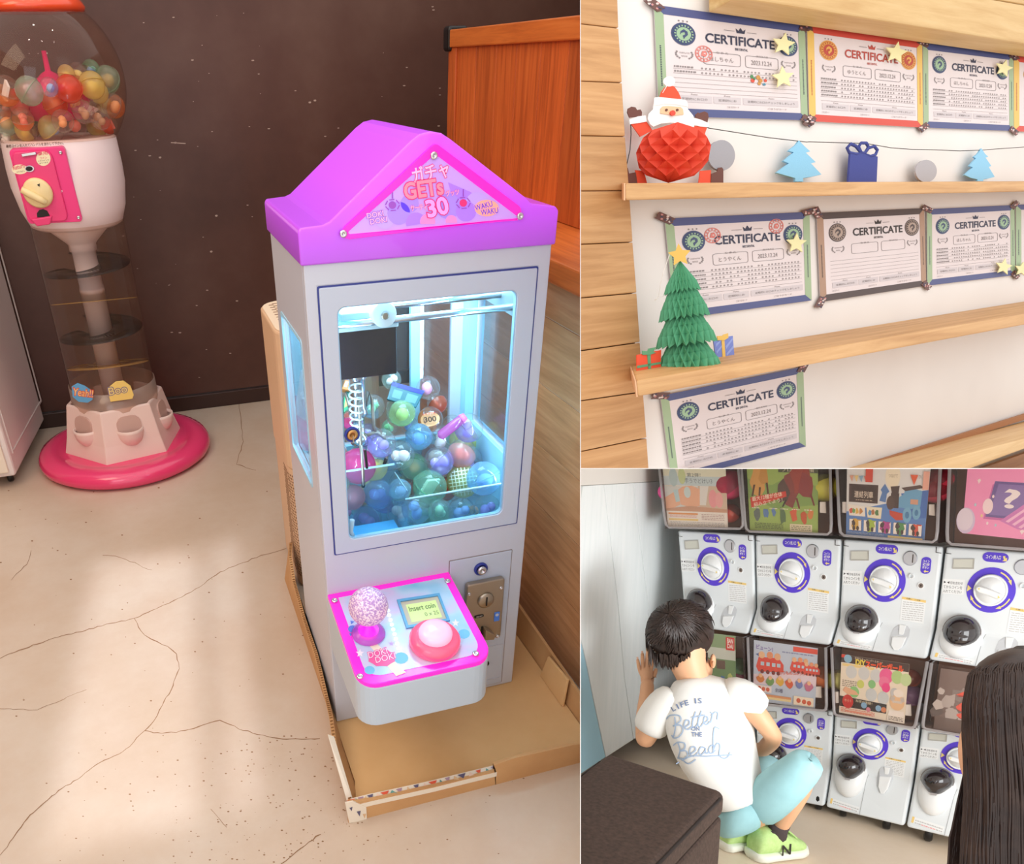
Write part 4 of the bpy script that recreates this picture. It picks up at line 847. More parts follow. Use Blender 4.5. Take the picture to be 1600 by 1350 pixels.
for x,y,r,*_r in GL:
    p = z1((x,y))[0]; rr = r/3.375*2.72/F; o,d = ray('A',*p); o2 = o-Vector((GX,GY,GZ)); R_ = GR-rr-.006; bb=o2.dot(d); aa=d.dot(d); cc=o2.dot(o2)-R_*R_; s_=bb*bb-aa*cc
    t0_ = (-bb-math.sqrt(max(0,s_)))/aa; t1_ = (-bb+math.sqrt(max(0,s_)))/aa; G_c.append([o,d,t0_ if y>=430 else (t0_*.6+t1_*.4),rr*1.03,t0_,t1_])
for it in range(120):
    for i in range(len(G_c)):
        for k in range(i):
            a_,c_ = G_c[i],G_c[k]; pa_,pb_ = a_[0]+a_[1]*a_[2], c_[0]+c_[1]*c_[2]; ov = a_[3]+c_[3]-(pa_-pb_).length
            if ov > 0: f_ = a_ if a_[2] > c_[2] else c_; f_[2] = min(f_[5], f_[2]+min(.01,ov*.4))
for (x,y,r,lo_,up,ty,kd,lb),c_ in zip(GL,G_c):
    q = c_[0]+c_[1]*c_[2]; PL_.append((q,c_[3])); cap(0,0,c_[3]/1.03*F/depth(q),0,lo_,up,ty,kd,None,lb,'capsules in the globe of the dispenser',dist=q)
n_ = 0
for t_ in range(3000):
    a,rr = random.uniform(0,6.28), random.uniform(0,.2); q = Vector((GX+rr*math.cos(a),GY+rr*math.sin(a),random.uniform(1.285,1.40)))
    if (q-Vector((GX,GY,GZ))).length > GR-.045 or any((q-p_).length < (.038+r_)*.93 for p_,r_ in PL_): continue
    if math.hypot(q.x-GX-.01,q.y-GY-.02) < .14: continue
    PL_.append((q,.038)); n_ += 1
    lo_,up,ty = random.choice([('clear','clear','orange'),('mint','clear','white'),('yellow','clear','yellow'),('orange','clear','red'),('clear','clear','brown')])
    cap(0,0,.037*F/depth(q),0,lo_,up,ty,'blob',None,'tinted capsule lying deeper in the globe behind the front ones','capsules deeper in the globe',dist=q)
    if n_ >= 22: break
for k in CAPS.values():
    for ch in list(k.children): bpy.data.objects.remove(ch, do_unlink=True)
    bpy.data.objects.remove(k, do_unlink=True)
CAPS.clear()
# --- white cabinet cut by the left picture edge
ap = thing('vending_cabinet','A',(-1.0,2.0,FL),'white cabinet on black casters cut by the left edge of the picture','cabinet')
xf = -.945; yb_ = 2.33; ynear = 1.70
za = A(.035,'z'); c0,c1 = za(25,744), za(74,648); d = (c1-c0); 
left = Vector((-1,0.02,0)); u_ = d.normalized(); 
def wcol(t,s_,z): p = c0+d*t+left*s_; return Vector((p.x,p.y,z))
b = MB(); b.hexa([wcol(0,0,.035),wcol(0,.7,.035),wcol(.90,.7,.035),wcol(.90,0,.035),wcol(0,0,1.02),wcol(0,.7,1.02),wcol(.90,.7,1.02),wcol(.90,0,1.02)]); b.build('cabinet_body', mat('cabinet_white','#e6dcd8',.4), ap, bevel=.012)
nr = Vector((u_.y,-u_.x,0))
def side_pt(t,z,h): p = c0+d*t; return Vector((p.x,p.y,z))+nr*h
b = MB(); b.ringface([(.06,.12),(.94,.12),(.94,.95),(.06,.95)],[(.075,.13),(.925,.13),(.925,.94),(.075,.94)],-.001,.004,0,side_pt); b.build('side_moulding', mat('cabinet_white2','#ded2cd',.4), ap, bevel=.001)
b = MB(); b.box(0,1,0,1,0,1,0,lambda a,h,z: wcol(.0,.02+a*.65,.06+z*.17)+Vector((0,-.015,0))+Vector((0,.03*h,0))); b.build('kick_panel', mat('cabinet_yellowlit','#efe3d2',.4), ap, bevel=.004)  # yellow light falling on the panel is put into its colour
for t,s_ in ((.12,.05),(.88,.07),(.12,.6),(.88,.6)):
    q = wcol(t,s_,FL+.026); b = MB(); b.lathe([(0,-.012),(.022,-.012),(.026,-.006),(.026,.006),(.022,.012),(0,.012)],18,q,aim((1,.3,0))); ca_ = b.build('caster', M_black, ap)
    b = MB(); b.box(q.x-.014,q.x+.014,q.y-.014,q.y+.014,q.z+.012,.037); b.build('caster_fork', M_black, ca_)
# ================================================================== booth B: wall of certificates with plank shelves
B_ = lambda y: Plane('B',(0,y,0),(0,1,0))
zb1 = zoomer(900,0,4.0917); zb2 = zoomer(1240,0,4.0917); zb3 = zoomer(900,300,3.0694); zb4 = zoomer(1240,300,3.0694)
SD = -.134; SD1 = -.075; pB1 = Plane('B',(0,SD1,0),(0,1,0))
M_shelf = wood('shelf_oak','#cfa06a','#b5824c','#dcb27e',1.1,0,.5,.06)
M_shelf3 = wood('shelf_pale','#dcb884','#cba168','#e6c797',1.1,0,.5,.06)
M_plankB = wood('wall_plank','#cc9a65','#b07e4b','#dbae7c',1.1,0,.55,.13,bump=.25)
M_soff = wood('top_plank','#d8b47a','#c69b5e','#e3c48f',1.0,0,.5,.05)
M_boardB = noisy('white_panel',[(.3,'#e3ddd8'),(.7,'#ebe6e1')],3,3,.6)
M_endgrain = mat('end_grain','#dcae86',.6)
b = MB(); b.box(-.6,1.9,.012,.05,-1.0,.9); wbk = struct(b.build('wall_back', M_boardB, room='B'))
pB0 = B_(-.004); pBf = B_(SD)
# plank wall at the left: every plank a piece
rows = [(-46,-36),(44,49.6),(132,134),(216.3,217.5),(301.8,301.1),(384,380.8),(466.8,459.6),(548.3,536.2),(625.8,612.8),(704,684.4),(790,764)]
edge = [(954.5,-36),(957.4,49.6),(963,134),(968,217.5),(974.5,301.1),(980,380.8),(986.3,459.6),(991.5,536.2),(996.5,612.8),(1002,684.4),(1007.5,764)]
wl = MB(); wl.add([pB0(840,-60,-.003),pB0(956,-60,-.003),pB0(1007,770,-.003),pB0(840,800,-.003)],[(0,1,2,3)]); wl = struct(wl.build('wall_left', mat('dark_joint','#4d3018',.8), room='B', solid=.004))
for i in range(10):
    (l0,r0),(l1,r1) = rows[i],rows[i+1]; e0,e1 = edge[i][0],edge[i+1][0]
    k0 = (r0-l0)/(e0-906.8); k1 = (r1-l1)/(e1-906.8)
    P = [(846,l0-k0*61+.7),(e0-.6,r0+.7),(e1-.6,r1-.7),(846,l1-k1*61-.7)]
    b = MB(); b.prism(P,.0,.012,0,lambda x,y,h: pB0(x,y,h)); b.build('plank', M_plankB, wl, bevel=.0012)
# top soffit boards
pT = B_(-.05)
b = MB(); b.prism([(1150,-4.5),(1240,9.8),(1420,38.5),(1700,83),(1700,25),(1558,0),(1380,-30),(1150,-60)],-.05,.0,0,lambda x,y,h: pT(x,y,h)); s1 = b.build('trim_1', M_soff, room='B', bevel=.003); struct(s1)
b = MB(); b.prism([(1380,-31),(1558,-1.2),(1700,23.6),(1700,-90),(1380,-110)],-.05,.0,0,lambda x,y,h: pT(x,y,h)); struct(b.build('trim_1', M_soff, room='B', bevel=.003))
# shelves
def shelf(name, TL,TR,BR,BL, back, m, pBf=None):
    pBf = pBf or B_(SD); f = [pBf(*p) for p in (TL,TR,BR,BL)]
    if back: k = [B_(.006)(*p) for p in back]
    else: k = [Vector((f[0].x,.006,f[0].z)), Vector((f[1].x,.006,f[1].z))]
    kb = [k[1]+(f[2]-f[1]), k[0]+(f[3]-f[0])]
    b = MB(); b.hexa([f[3],f[2],kb[0],kb[1],f[0],f[1],k[1],k[0]])
    s = b.build(name, m, room='B', bevel=.003); struct(s)
    b = MB(); x = Vector((-.0012,0,0)); b.add([p+x for p in (f[0],f[3],kb[1],k[0])],[(0,1,2,3)]); b.build('end_grain', M_endgrain, s, recalc=False, solid=.002)
    return s
shelf('trim_2',(977,286.2),(1720,282.4),(1720,296.8),(977,313),((972,286.2),(1720,282.4)),M_shelf,pB1)
shelf('trim_3',(994,594.9),(1720,469.6),(1720,485.5),(996.5,620),((985,569),(1720,451.6)),M_shelf)
shelf('trim_4',(1180,794.5),(1720,654.3),(1720,658),(1180,855),((1120,785),(1720,626.5)),M_shelf3)
b = MB(); q = B_(.004); b.prism([(1120,785),(1328,731.5),(1598,646.5),(1720,608.6),(1720,616),(1598,655),(1340,737),(1120,793)],0,.008,0,lambda x,y,h:q(x,y,h)); struct(b.build('trim_5', mat('brown_batten','#a97248',.6), room='B'))
# dark planks of the wall below the lowest shelf
b = MB(); q = B_(-.02); b.prism([(1440,770),(1517,735),(1720,664),(1720,800),(1440,900)],0,.01,0,lambda x,y,h:q(x,y,h)); lowp = b.build('trim_6', wood('low_plank','#b07a4c','#95633a','#bd8a5c',1.0,0,.55,.1), room='B'); struct(lowp)
# --- certificates
INK = {'navy':mat('ink_navy','#33374f',.6),'red':mat('ink_brick','#b5473b',.6),'black':mat('ink_black','#2f2624',.6),'grey':mat('ink_grey','#8d8484',.7),'stamp':mat('ink_stamp','#d98078',.7)}
PAPER = noisy('paper',[(.3,'#ded2d2'),(.7,'#e6dcdc')],4,3,.7)
BAND = {'navy':mat('band_navy','#4b5384',.5),'green':mat('band_green','#9fb58f',.5),'red':mat('band_red','#d2493a',.5),'yellow':mat('band_yellow','#e3bb60',.5),'brown':mat('band_brown','#4a3a38',.5),'tan':mat('band_tan','#ab8870',.5)}
GREYBOX = mat('print_greybox','#cfc6c8',.7)
WASHI = [mat('washi_'+n,c,.5) for n,c in (('brown','#6a4640'),('pale','#dccdc8'),('navy','#474058'),('pink','#c88a88'))]
def cert(quad, c1, c2, ink, seal, rows, label, stamps=(), tapes=((0,0),(1,0),(0,1),(1,1)), lift=.003, filled=True, doodle=False):
    pl = B_(.011-lift); f = quadmap(pl, quad); cx = f(.5,.5,0)
    t = thing('certificate','B',f(.5,1,0),label,'certificate','certificates pinned to the white wall')
    b = MB(); b.prism([(0,0),(1,0),(1,1),(0,1)],-.0008,.0,0,f)
    w,h = .052,.075
    b.flat([(0,0),(1,0),(1-w,h),(w,h)],.0003,1,f); b.flat([(0,1),(w,1-h),(1-w,1-h),(1,1)],.0003,1,f)
    b.flat([(0,0),(w,h),(w,1-h),(0,1)],.0004,2,f); b.flat([(1,0),(1,1),(1-w,1-h),(1-w,h)],.0004,2,f)
    I=3; G=4; S1=5; S2=6; BX=7; ST=8
    # seals
    for sx in (.165,.865):
        for r,m,k in ((.074,S1,.0005),(.066,S2 if seal!='navy' else S1,.0007),(.062,S1,.0009),(.044,S2,.0011)): b.flat(circ(sx,.235,r,24,r*1.42),k,m,f)
        em = [(0,-.03),(.022,-.016),(.024,.004),(.006,.022),(-.002,.034),(-.008,.012),(.008,.002),(.004,-.012),(-.014,-.006),(-.024,.008),(-.02,-.016)]
        b.flat([(sx+x,.235+y*1.42) for x,y in em],.0014,S1,f)
        for i in range(18):
            a = i*math.pi/9; r=.053; c_,s_ = math.cos(a),math.sin(a)
            b.flat([(sx+(r-.005)*c_-.004*s_,.235+((r-.005)*s_+.004*c_)*1.42),(sx+(r+.005)*c_-.004*s_,.235+((r+.005)*s_+.004*c_)*1.42),(sx+(r+.005)*c_+.004*s_,.235+((r+.005)*s_-.004*c_)*1.42),(sx+(r-.005)*c_+.004*s_,.235+((r-.005)*s_-.004*c_)*1.42)],.0014,S2,f)
        for d in (-.025,0,.025): b.flat(circ(sx+d,.115,.006,6,.008),.0005,G,f)
        for d in (-1,1):
            for i in range(5): a = .5+i*.35; b.flat(circ(sx+d*.05*math.sin(a+.6),.42+.045*-math.cos(a+.6),.007,5,.009),.0005,G,f)
        b.text('CONGRATULATIONS',(sx-.032,.415),(sx+.032,.415),.014,f,.0005,G); b.text('BADGE',(sx-.018,.445),(sx+.018,.445),.014,f,.0005,G)
    b.text('CERTIFICATE',(.30,.285),(.765,.285),.085,f,.0006,I,.022)
    b.text('BEE DENTAL',(.49,.335),(.575,.335),.022,f,.0006,I,.02)
    b.flat([(.505,.165),(.498,.12),(.516,.142),(.531,.11),(.546,.142),(.564,.12),(.557,.165)],.0006,I,f)
    for x0,x1 in ((.42,.49),(.575,.64)): b.flat([(x0,.147),(x1,.147),(x1,.152),(x0,.152)],.0006,G,f)
    for x0,x1 in ((.28,.525),(.555,.79)):
        b.ringface(rrect(x0,x1,.375,.495,.02,3),rrect(x0+.003,x1-.003,.379,.491,.018,3),.0003,.0005,G,f)
        b.text('なまえ' if x0<.4 else '発行年月日',((x0+x1)/2-.04,.385),((x0+x1)/2+.04,.385),.02,f,.0007,G)
        if filled: b.text(random.choice(['とうやくん','さきちゃん','ゆうとくん','ほしちゃん']) if x0<.4 else '2023.12.24',(x0+.04,.462),(x1-.05,.462),.045,f,.0007,G)
    for i in range(6):
        y = .525+i*.043; b.flat([(.095,y+.03),(.925,y+.03),(.925,y+.0325),(.095,y+.0325)],.0004,G,f)
        if i < rows:
            x = .10
            while x < .22: l = random.uniform(.008,.02); b.flat([(x,y+.005),(x+l,y+.004),(x+l,y+.019),(x,y+.02)],.0006,G,f); x += l+.005
            for j in range(26):
                x = .27+j*.0252; r=.0065
                if random.random()<.85:
                    b.ringface(circ(x,y+.014,r,6,r*1.4),circ(x,y+.014,r*.5,6,r*.7),.0005,.0006,G,f)
    for x0,x1 in ((.105,.325),(.335,.515),(.53,.93)):
        b.flat([(x0,.80),(x1,.80),(x1,.865),(x0,.865)],.0004,BX,f)
        n = int((x1-x0)/.016); b.text('定期的にお口のチェックをしましょう'[:max(5,n-6)],(x0+.03,.845),(x1-.03,.845),.024,f,.0007,G)
        b.text('Point',((x0+x1)/2-.02,.797),((x0+x1)/2+.02,.797),.014,f,.0006,G)
    for x0,x1 in ((.10,.16),(.42,.50),(.70,.84)): b.text('ごほうびカード',(x0,.905),(x1,.905),.02,f,.0006,G)
    for sx in (.025,.975):
        for i in range(24):
            y = .36+i*.0155; b.flat([(sx-.004,y),(sx+.004,y),(sx+.004,y+.009),(sx-.004,y+.009)],.0007,I,f)
    for x,y in stamps:
        b.ringface(circ(x,y,.055,20,.078),circ(x,y,.049,20,.070),.0006,.0008,ST,f); b.ringface(circ(x,y,.036,16,.05),circ(x,y,.032,16,.045),.0006,.0008,ST,f)
        for i in range(12):
            a=i*.5236; b.flat(circ(x+.042*math.cos(a),y+.06*math.sin(a),.006,5,.008),.0008,ST,f)
        b.flat([(x-.02,y+.02),(x-.01,y-.025),(x+.012,y-.03),(x+.022,y),(x+.008,y+.028)],.0008,ST,f); b.flat([(x-.006,y-.004),(x+.008,y-.01),(x+.01,y+.006)],.001,0,f)
    mats_ = [PAPER,BAND[c1],BAND[c2],INK[ink],INK['grey']]+{'navy':[mat('seal_navy','#3d4a70',.5),mat('seal_green','#9cbc98',.5)],'red':[mat('seal_amber','#e0a850',.5),mat('seal_red','#b8402f',.5)],'brown':[mat('seal_brown','#4f3f3c',.5),mat('seal_tan','#b09a8c',.5)]}[seal]+[GREYBOX,INK['stamp']]
    if doodle:
        k = len(mats_); mats_ = mats_+[mat('doodle_red','#d8503c',.6),mat('doodle_green','#4f8a58',.6),mat('doodle_gold','#c89048',.6),mat('doodle_blue','#4a88a0',.6)]
        for x,y,r,m in ((.60,.62,.014,0),(.64,.585,.016,2),(.655,.615,.015,2),(.595,.58,.012,1),(.61,.60,.01,1),(.69,.61,.011,0),(.645,.645,.012,2),(.68,.65,.012,3)): b.flat(star(x,y,r*1.3,.6,5) if m==3 else circ(x,y,r,9,r*1.5),.0009,k+m,f)
    b.build('sheet', mats_, t, recalc=False)
    for i,(x,y) in enumerate(tapes):
        a = random.uniform(-.6,.6)+ (0.8 if (x==0)==(y==0) else -.8); wv,hv = (.038,.033); c_,s_ = math.cos(a),math.sin(a)
        b = MB(); P = lambda p,q: (x+(p*c_-q*s_)*wv*1.5, y+(p*s_+q*c_)*hv*1.9)
        zig = [P(-1,-.55),P(1,-.55),P(.88,-.2),P(1.05,.1),P(.9,.55),P(-1,.55),P(-.88,.2),P(-1.06,-.1)]
        b.prism(zig,.0007,.0014,0,f)
        for j in range(11): u_,v_ = random.uniform(-.8,.8),random.uniform(-.42,.42); b.flat([P(u_+.2*math.cos(k_)*random.uniform(.6,1),v_+.22*math.sin(k_)*random.uniform(.6,1)) for k_ in (0,1.2,2.4,3.7,5)],.0016+.00005*j,1+j%3,f)
        b.build('washi_tape', WASHI, t, recalc=False)
    return t, f
def stars(f, label, c, r, a=-90, fold=0):
    pl = B_(.001); pts = star(c[0],c[1],r,.46,5,a); b = MB()
    b.prism(pts,0,.0016,0,lambda x,y,h: pl(x,y,h)); o = b.build('paper_star', mat('star_paper','#ece6ae',.6), room='B'); tag(o,label,'paper star','pale yellow paper stars'); return o
C1q = [(1021.5,7.3),(1257,40.5),(1262,188.3),(1029.5,181)]
cert(C1q,'navy','green','navy','navy',2,'navy and green bordered certificate at top left, behind the santa, with coloured animal stickers',stamps=((.285,.40),),doodle=True)
cert([(1260.8,39.1),(1440.6,66),(1441.8,199.4),(1264.4,189.4)],'red','yellow','red','red',5,'red and yellow bordered certificate in the top row',tapes=((0,0),(0,1)))
cert([(1441.8,67.2),(1583,85.5),(1583.6,204.8),(1442.8,199.4)],'navy','green','navy','navy',5,'navy and green bordered certificate right of the red one in the top row')
cert([(1583.8,87),(1735,107),(1735,214),(1584,204.9)],'red','yellow','red','red',4,'certificate with yellow side band cut by the right picture edge in the top row',tapes=((0,0),))
cert([(1038.5,341.5),(1264.5,331),(1268,469.4),(1054,499)],'navy','green','navy','navy',5,'navy and green bordered certificate behind the green paper tree',stamps=((.29,.19),(.74,.135)),tapes=((0,0),(1,0)))
cert([(1275.8,332.6),(1443.8,325.2),(1447,446.4),(1281.7,472)],'brown','tan','black','brown',0,'dark brown and tan bordered certificate, unfilled, in the middle row',tapes=((0,0),(0,1),(1,1)),filled=False)
cert([(1448.2,326.9),(1585,320.3),(1585.8,429.8),(1448.8,446.4)],'navy','green','navy','navy',5,'navy and green bordered certificate right of the brown one in the middle row',tapes=((0,0),(1,0),(1,1)))
cert([(1587,320.2),(1735,313),(1735,412),(1587.4,428.5)],'navy','green','navy','navy',4,'certificate with green side band cut by the right picture edge in the middle row',tapes=())
cert([(1031.5,618.5),(1254.7,573),(1259,697.5),(1049,752)],'navy','green','navy','navy',5,'navy and green bordered certificate alone in the bottom row',tapes=((0,0),(1,0)),lift=.003)
stars(None,'pale yellow paper star over the right seal of the top left certificate',(1223.5,69.5),18.5,-80)
stars(None,'pale yellow paper star low on the right of the top left certificate',(1222.6,121.5),18,-95)
stars(None,'pale yellow paper star over the heading of the red bordered certificate',(1399.5,83),18,-80)
stars(None,'pale yellow paper star on the right seal of the blue certificate beside the red one',(1568,107),14,-75)
stars(None,'pale yellow paper star on the right seal of the certificate behind the tree',(1243.5,380.5),16.5,-88)
stars(None,'pale yellow paper star low on the last whole certificate of the middle row',(1567.5,417),13.5,-80)
stars(None,'pale yellow paper star at the right picture edge in the middle row',(1596,421),12,-80)
# --- felt garland on its string
pF = B_(-.006); FT = lambda x,y,h=0: pF(x,y,h)
b = MB(); S_ = zb1((350,780),(352,860),(345,960),(325,1050))
b.tube([pF(*p) for p in S_],.0007,5,); 
b.tube([pF(*p) for p in [(1035,180),(1109,200.5),(1150,207),(1200,215),(1260,222)]+zb2((100,907),(380,915),(480,920),(620,945),(750,955),(900,958),(1060,965),(1200,960),(1330,950),(1480,940),(1700,925))],.0007,5)
gs = b.build('garland_string', mat('dark_string','#3d3a38',.8), room='B'); tag(gs,'thin dark string of the felt garland across the white wall','string')
def felt(name,pts,c,label,holes=None,grp=None):
    b = MB(); b.prism(pts,-.0018,.0018,0,FT); o = b.build(name, noisy('felt_'+c[1:],[(.35,c),(.65,c)],40,2,.95,.5,600), room='B'); tag(o,label,'felt ornament',grp); return o
tr1 = zb1((1420,900),(1440,930))[0:1]+zb2((62,935),(100,970),(72,978),(135,1038),(105,1046),(172,1117),(110,1132),(55,1140),(56,1163),(5,1163))+zb1((1397,1163),(1395,1140),(1330,1122),(1275,1106),(1355,1046),(1320,1032),(1386,976),(1352,966),(1400,928))
felt('felt_tree',tr1,'#8fc8e6','light blue felt tree right of the santa on the garland')
tr2 = zb2((1195,950),(1218,985),(1238,1003),(1222,1010),(1258,1062),(1242,1070),(1280,1132),(1240,1143),(1208,1148),(1206,1160),(1170,1160),(1170,1148),(1130,1140),(1087,1120),(1140,1072),(1118,1062),(1160,1014),(1146,1004),(1172,985))
felt('felt_tree',tr2,'#93cae8','smaller light blue felt tree at the right of the garland')
gift = felt('felt_gift',zb2((357,985),(440,980),(532,1003),(525,1165),(345,1165)),'#454e93','navy felt gift with a looped bow on the garland')
b = MB()
for P in (((400,985),(355,975),(342,945),(365,920),(400,935),(430,975)),((430,975),(415,940),(430,915),(465,915),(478,940),(455,980)),((455,985),(480,945),(515,935),(535,960),(522,990),(490,1000))):
    L_ = [Vector(p) for p in zb2(*P)]; q = [pF(p.x,p.y,.0) for p in L_]
    b.tube(q,.0030,5,closed=True)
o = b.build('bow', MATS['felt_454e93'], gift)
for p,r,lb in (((842,1095),68,'round grey felt disc hanging right of the navy felt gift'),):
    c_ = zb2(p)[0]; felt('felt_disc',[(c_[0]+x,c_[1]+y) for x,y in circ(0,0,r/4.0917,28,r*1.05/4.0917)],'#b3b0b4',lb)
c_ = zb1((925,995))[0]; felt('felt_disc',[(c_[0]+x,c_[1]+y) for x,y in circ(0,0,21,28,24)],'#a3a2a8','round grey felt disc half hidden behind the santa')
# --- honeycomb paper figures
def honey(b, ctr, rad, nu, nv, X, Y, Z, squash=1.0, deep=.62, lo=-1, mi=0):
    """paper honeycomb body of revolution; rad(t) gives radius, t from -1 to 1 along Z"""
    def P(i,j,k=1.0):
        t = -1+2*j/nv; t = max(lo,min(1,t)); a = 2*math.pi*i/nu; r = rad(t)*k
        return ctr + X*(r*math.cos(a)) + Y*(r*math.sin(a)) + Z*t
    for j in range(0,nv):
        for i in range(nu):
            o_ = .5*(j%2); c = P(i+o_,j,deep) if 0<j<nv else P(i+o_,j)
            if j == 0: continue
            L_,R_,T_,B2 = P(i+o_-.5,j),P(i+o_+.5,j),P(i+o_,j+1),P(i+o_,j-1)
            b.add([L_,T_,R_,B2,c],[(0,1,4),(1,2,4),(2,3,4),(3,0,4)],mi)
mB = RM['B'].to_3x3()
ctr = B_(-.045)(*zb1((620,978))[0]); dS = (Matrix(POSE['B'][0]) @ ctr + Vector(POSE['B'][1])).z; ppm = dS/F/4.0917
oB,_ = ray('B',0,0); nS = (oB-ctr).normalized(); rt = Vector((0,0,1)).cross(nS).normalized()*1.0; up_ = nS.cross(rt).normalized()
# the lens sees the card slightly stretched sideways, so lay the card out by rays on its own plane
PS = Plane('B',ctr,nS); PW = B_(-.012); ps_ = lambda x,y,h=0: PW(x,y,h)
sa = thing('paper_santa','B',PS(*zb1((620,1168))[0]),'paper santa with a red honeycomb belly sitting on the top shelf','paper santa')
def card(par,name,pts,c,h0,h1=None,zz=None,pf=None):
    zz = zz or zb1; pf = pf or ps_; b = MB(); b.prism(zz(*pts),h0,h0+(h1 or .0012),0,pf); return b.build(name, mat('card_'+c[1:],c,.7), par)
RED='#e8502f'; BRN='#6b3f35'; WHT='#f2f1ee'
card(sa,'left_arm',[(360,785),(455,765),(500,830),(420,870)],RED,-.004); card(sa,'right_arm',[(740,800),(850,805),(822,885),(770,880)],RED,-.004)
card(sa,'left_cuff',[(345,762),(400,742),(450,735),(458,775),(400,785),(350,792)],WHT,-.0025); card(sa,'right_cuff',[(762,752),(800,762),(856,786),(850,812),(800,806),(752,795)],WHT,-.0025)
card(sa,'left_mitten',[(350,748),(336,715),(340,690),(362,678),(388,682),(402,705),(405,698),(420,696),(430,712),(428,738),(400,742)],BRN,-.0035); card(sa,'right_mitten',[(775,752),(772,730),(788,715),(800,722),(805,716),(830,708),(852,720),(856,745),(848,780),(800,762)],BRN,-.0035)
card(sa,'left_leg',[(385,1085),(440,1090),(460,1168),(395,1168)],RED,-.003); card(sa,'right_leg',[(800,1090),(870,1085),(868,1168),(790,1168)],RED,-.003)
card(sa,'left_boot',[(298,1062),(318,1055),(335,1075),(342,1108),(385,1100),(395,1168),(300,1168)],BRN,-.002); card(sa,'right_boot',[(868,1110),(905,1095),(912,1072),(935,1068),(945,1080),(945,1168),(866,1168)],BRN,-.002)
card(sa,'beard',[(492,668),(600,640),(706,680),(712,700),(745,740),(758,775),(750,815),(720,810),(660,790),(600,785),(540,792),(490,812),(470,795),(457,760),(462,730),(490,700)],WHT,.0)
card(sa,'hat_band',[(495,628),(520,624),(600,632),(690,642),(704,655),(708,686),(640,672),(560,668),(490,678)],WHT,.0012)
card(sa,'hat',[(528,627),(540,590),(562,560),(590,548),(622,556),(650,595),(666,634),(600,633)],RED,.0008)
b = MB(); c_=zb1((588,525))[0]; b.prism(circ(c_[0],c_[1],9,18,8),.0012,.0028,0,ps_); b.build('pompom', mat('card_'+WHT[1:],WHT), sa)
card(sa,'face',[(532,728),(534,698),(548,684),(580,682),(660,688),(676,702),(680,736),(620,742)],'#e9c39a',.0014)
for x in (568,637): c_=zb1((x,708))[0]; b=MB(); b.prism(circ(c_[0],c_[1],2,10),.0028,.0036,0,ps_); b.build('eye', mat('card_6b3f35',BRN), sa)
c_=zb1((605,729))[0]; b=MB(); b.prism(circ(c_[0],c_[1],4.2,14),.003,.0045,0,ps_); b.build('nose', mat('card_e0452c','#e0452c'), sa)
b = MB(); c0_ = PW(*zb1((588,520))[0],.004); b.tube([c0_,PW(*zb1((560,560))[0],.006),PW(*zb1((540,600))[0],.004)],.0006,5); b.build('hanging_thread', mat('white_thread','#eeeae4',.7), sa)
sx = (PS(*zb1((859,978))[0])-PS(*zb1((381,978))[0])).length/2; sz = (PS(*zb1((620,785))[0])-PS(*zb1((620,1168))[0])).length/2
b = MB(); fwd = nS; rtv = (PS(*zb1((700,978))[0])-PS(*zb1((600,978))[0])).normalized(); upv = nS.cross(rtv).normalized()
if upv.z < 0: upv = -upv
Zs = upv*sz; honey(b, ctr+fwd*.004, lambda t: sx*math.sqrt(max(0,1-t*t))*1.0, 11, 8, rtv, fwd*.62, Zs, deep=.60); b.build('honeycomb_belly', noisy('honey_red',[(.3,'#d8402a'),(.7,'#e04c30')],3,2,.65), sa, recalc=False)
# tree
tb_ = B_(-.075)(*zb3((540,852))[0]); dT = (Matrix(POSE['B'][0]) @ tb_ + Vector(POSE['B'][1])).z; q_ = dT/F/3.0694
nT = (oB-tb_); nT.z = 0; nT.normalize(); PTr = Plane('B',tb_,nT); ptr = lambda x,y,h=0: PTr(x,y,h)
tr = thing('paper_tree','B',tb_,'green honeycomb paper tree with a yellow star standing on the middle shelf','paper tree')
M_gr = noisy('honey_green',[(.3,'#4f9a72'),(.7,'#5fab82')],3,2,.7)
A0,A1 = zb3((498,332),(537,850))
def axis(y): t=(y-A0[1])/(A1[1]-A0[1]); return PTr(A0[0]+(A1[0]-A0[0])*t, y)
for (yt,yb_,rt_,rb) in ((332,465,4,92),(440,590,52,126),(560,718,62,153),(692,845,70,168)):
    p0,p1 = [axis(zb3((0,y))[0][1]) for y in (yt,yb_)]; b = MB(); N_=22; R3 = 4
    X = Vector((1,0,0)).lerp(Vector((0,0,0)),0); Yv = nT; X = Vector((0,0,1)).cross(nT).normalized()
    k = (PTr(1100,500)-PTr(1000,500)).length/100/3.0694
    for r in range(R3):
        t0,t1 = r/R3,(r+1)/R3
        for i in range(N_):
            o_ = .5*(r%2)
            def P(i,t,kk,dz=0): a=2*math.pi*i/N_; rr=(rt_+(rb-rt_)*t)*k*kk; return p0.lerp(p1,t)+X*rr*math.cos(a)+Yv*rr*math.sin(a)*.9-Vector((0,0,dz))
            hem = .006 if r==R3-1 else 0
            a_,c_,d_,e_ = P(i+o_-.5,t0,1),P(i+o_,t0,.70),P(i+o_+.5,t0,1),P(i+o_,t0,1)
            lo0,lo1,lom = P(i+o_,t1,1,hem),P(i+o_+1,t1,1,hem),P(i+o_+.5,t1,.70)
            b.add([a_,c_,d_,P(i+o_,t1,.98,hem),P(i+o_-.5,t1,.74),P(i+o_+.5,t1,.74)],[(0,1,3),(0,3,4),(1,2,3),(2,5,3)])
    b.build('honeycomb_tier', M_gr, tr, recalc=False)
c_=zb3((497,305))[0]; b=MB(); b.prism(star(c_[0],c_[1],18.5,.5,5,-96),.0,.0016,0,lambda x,y,h: ptr(x,y,h+.006)); b.build('star', mat('card_dfb85c','#e2b85a',.6), tr)
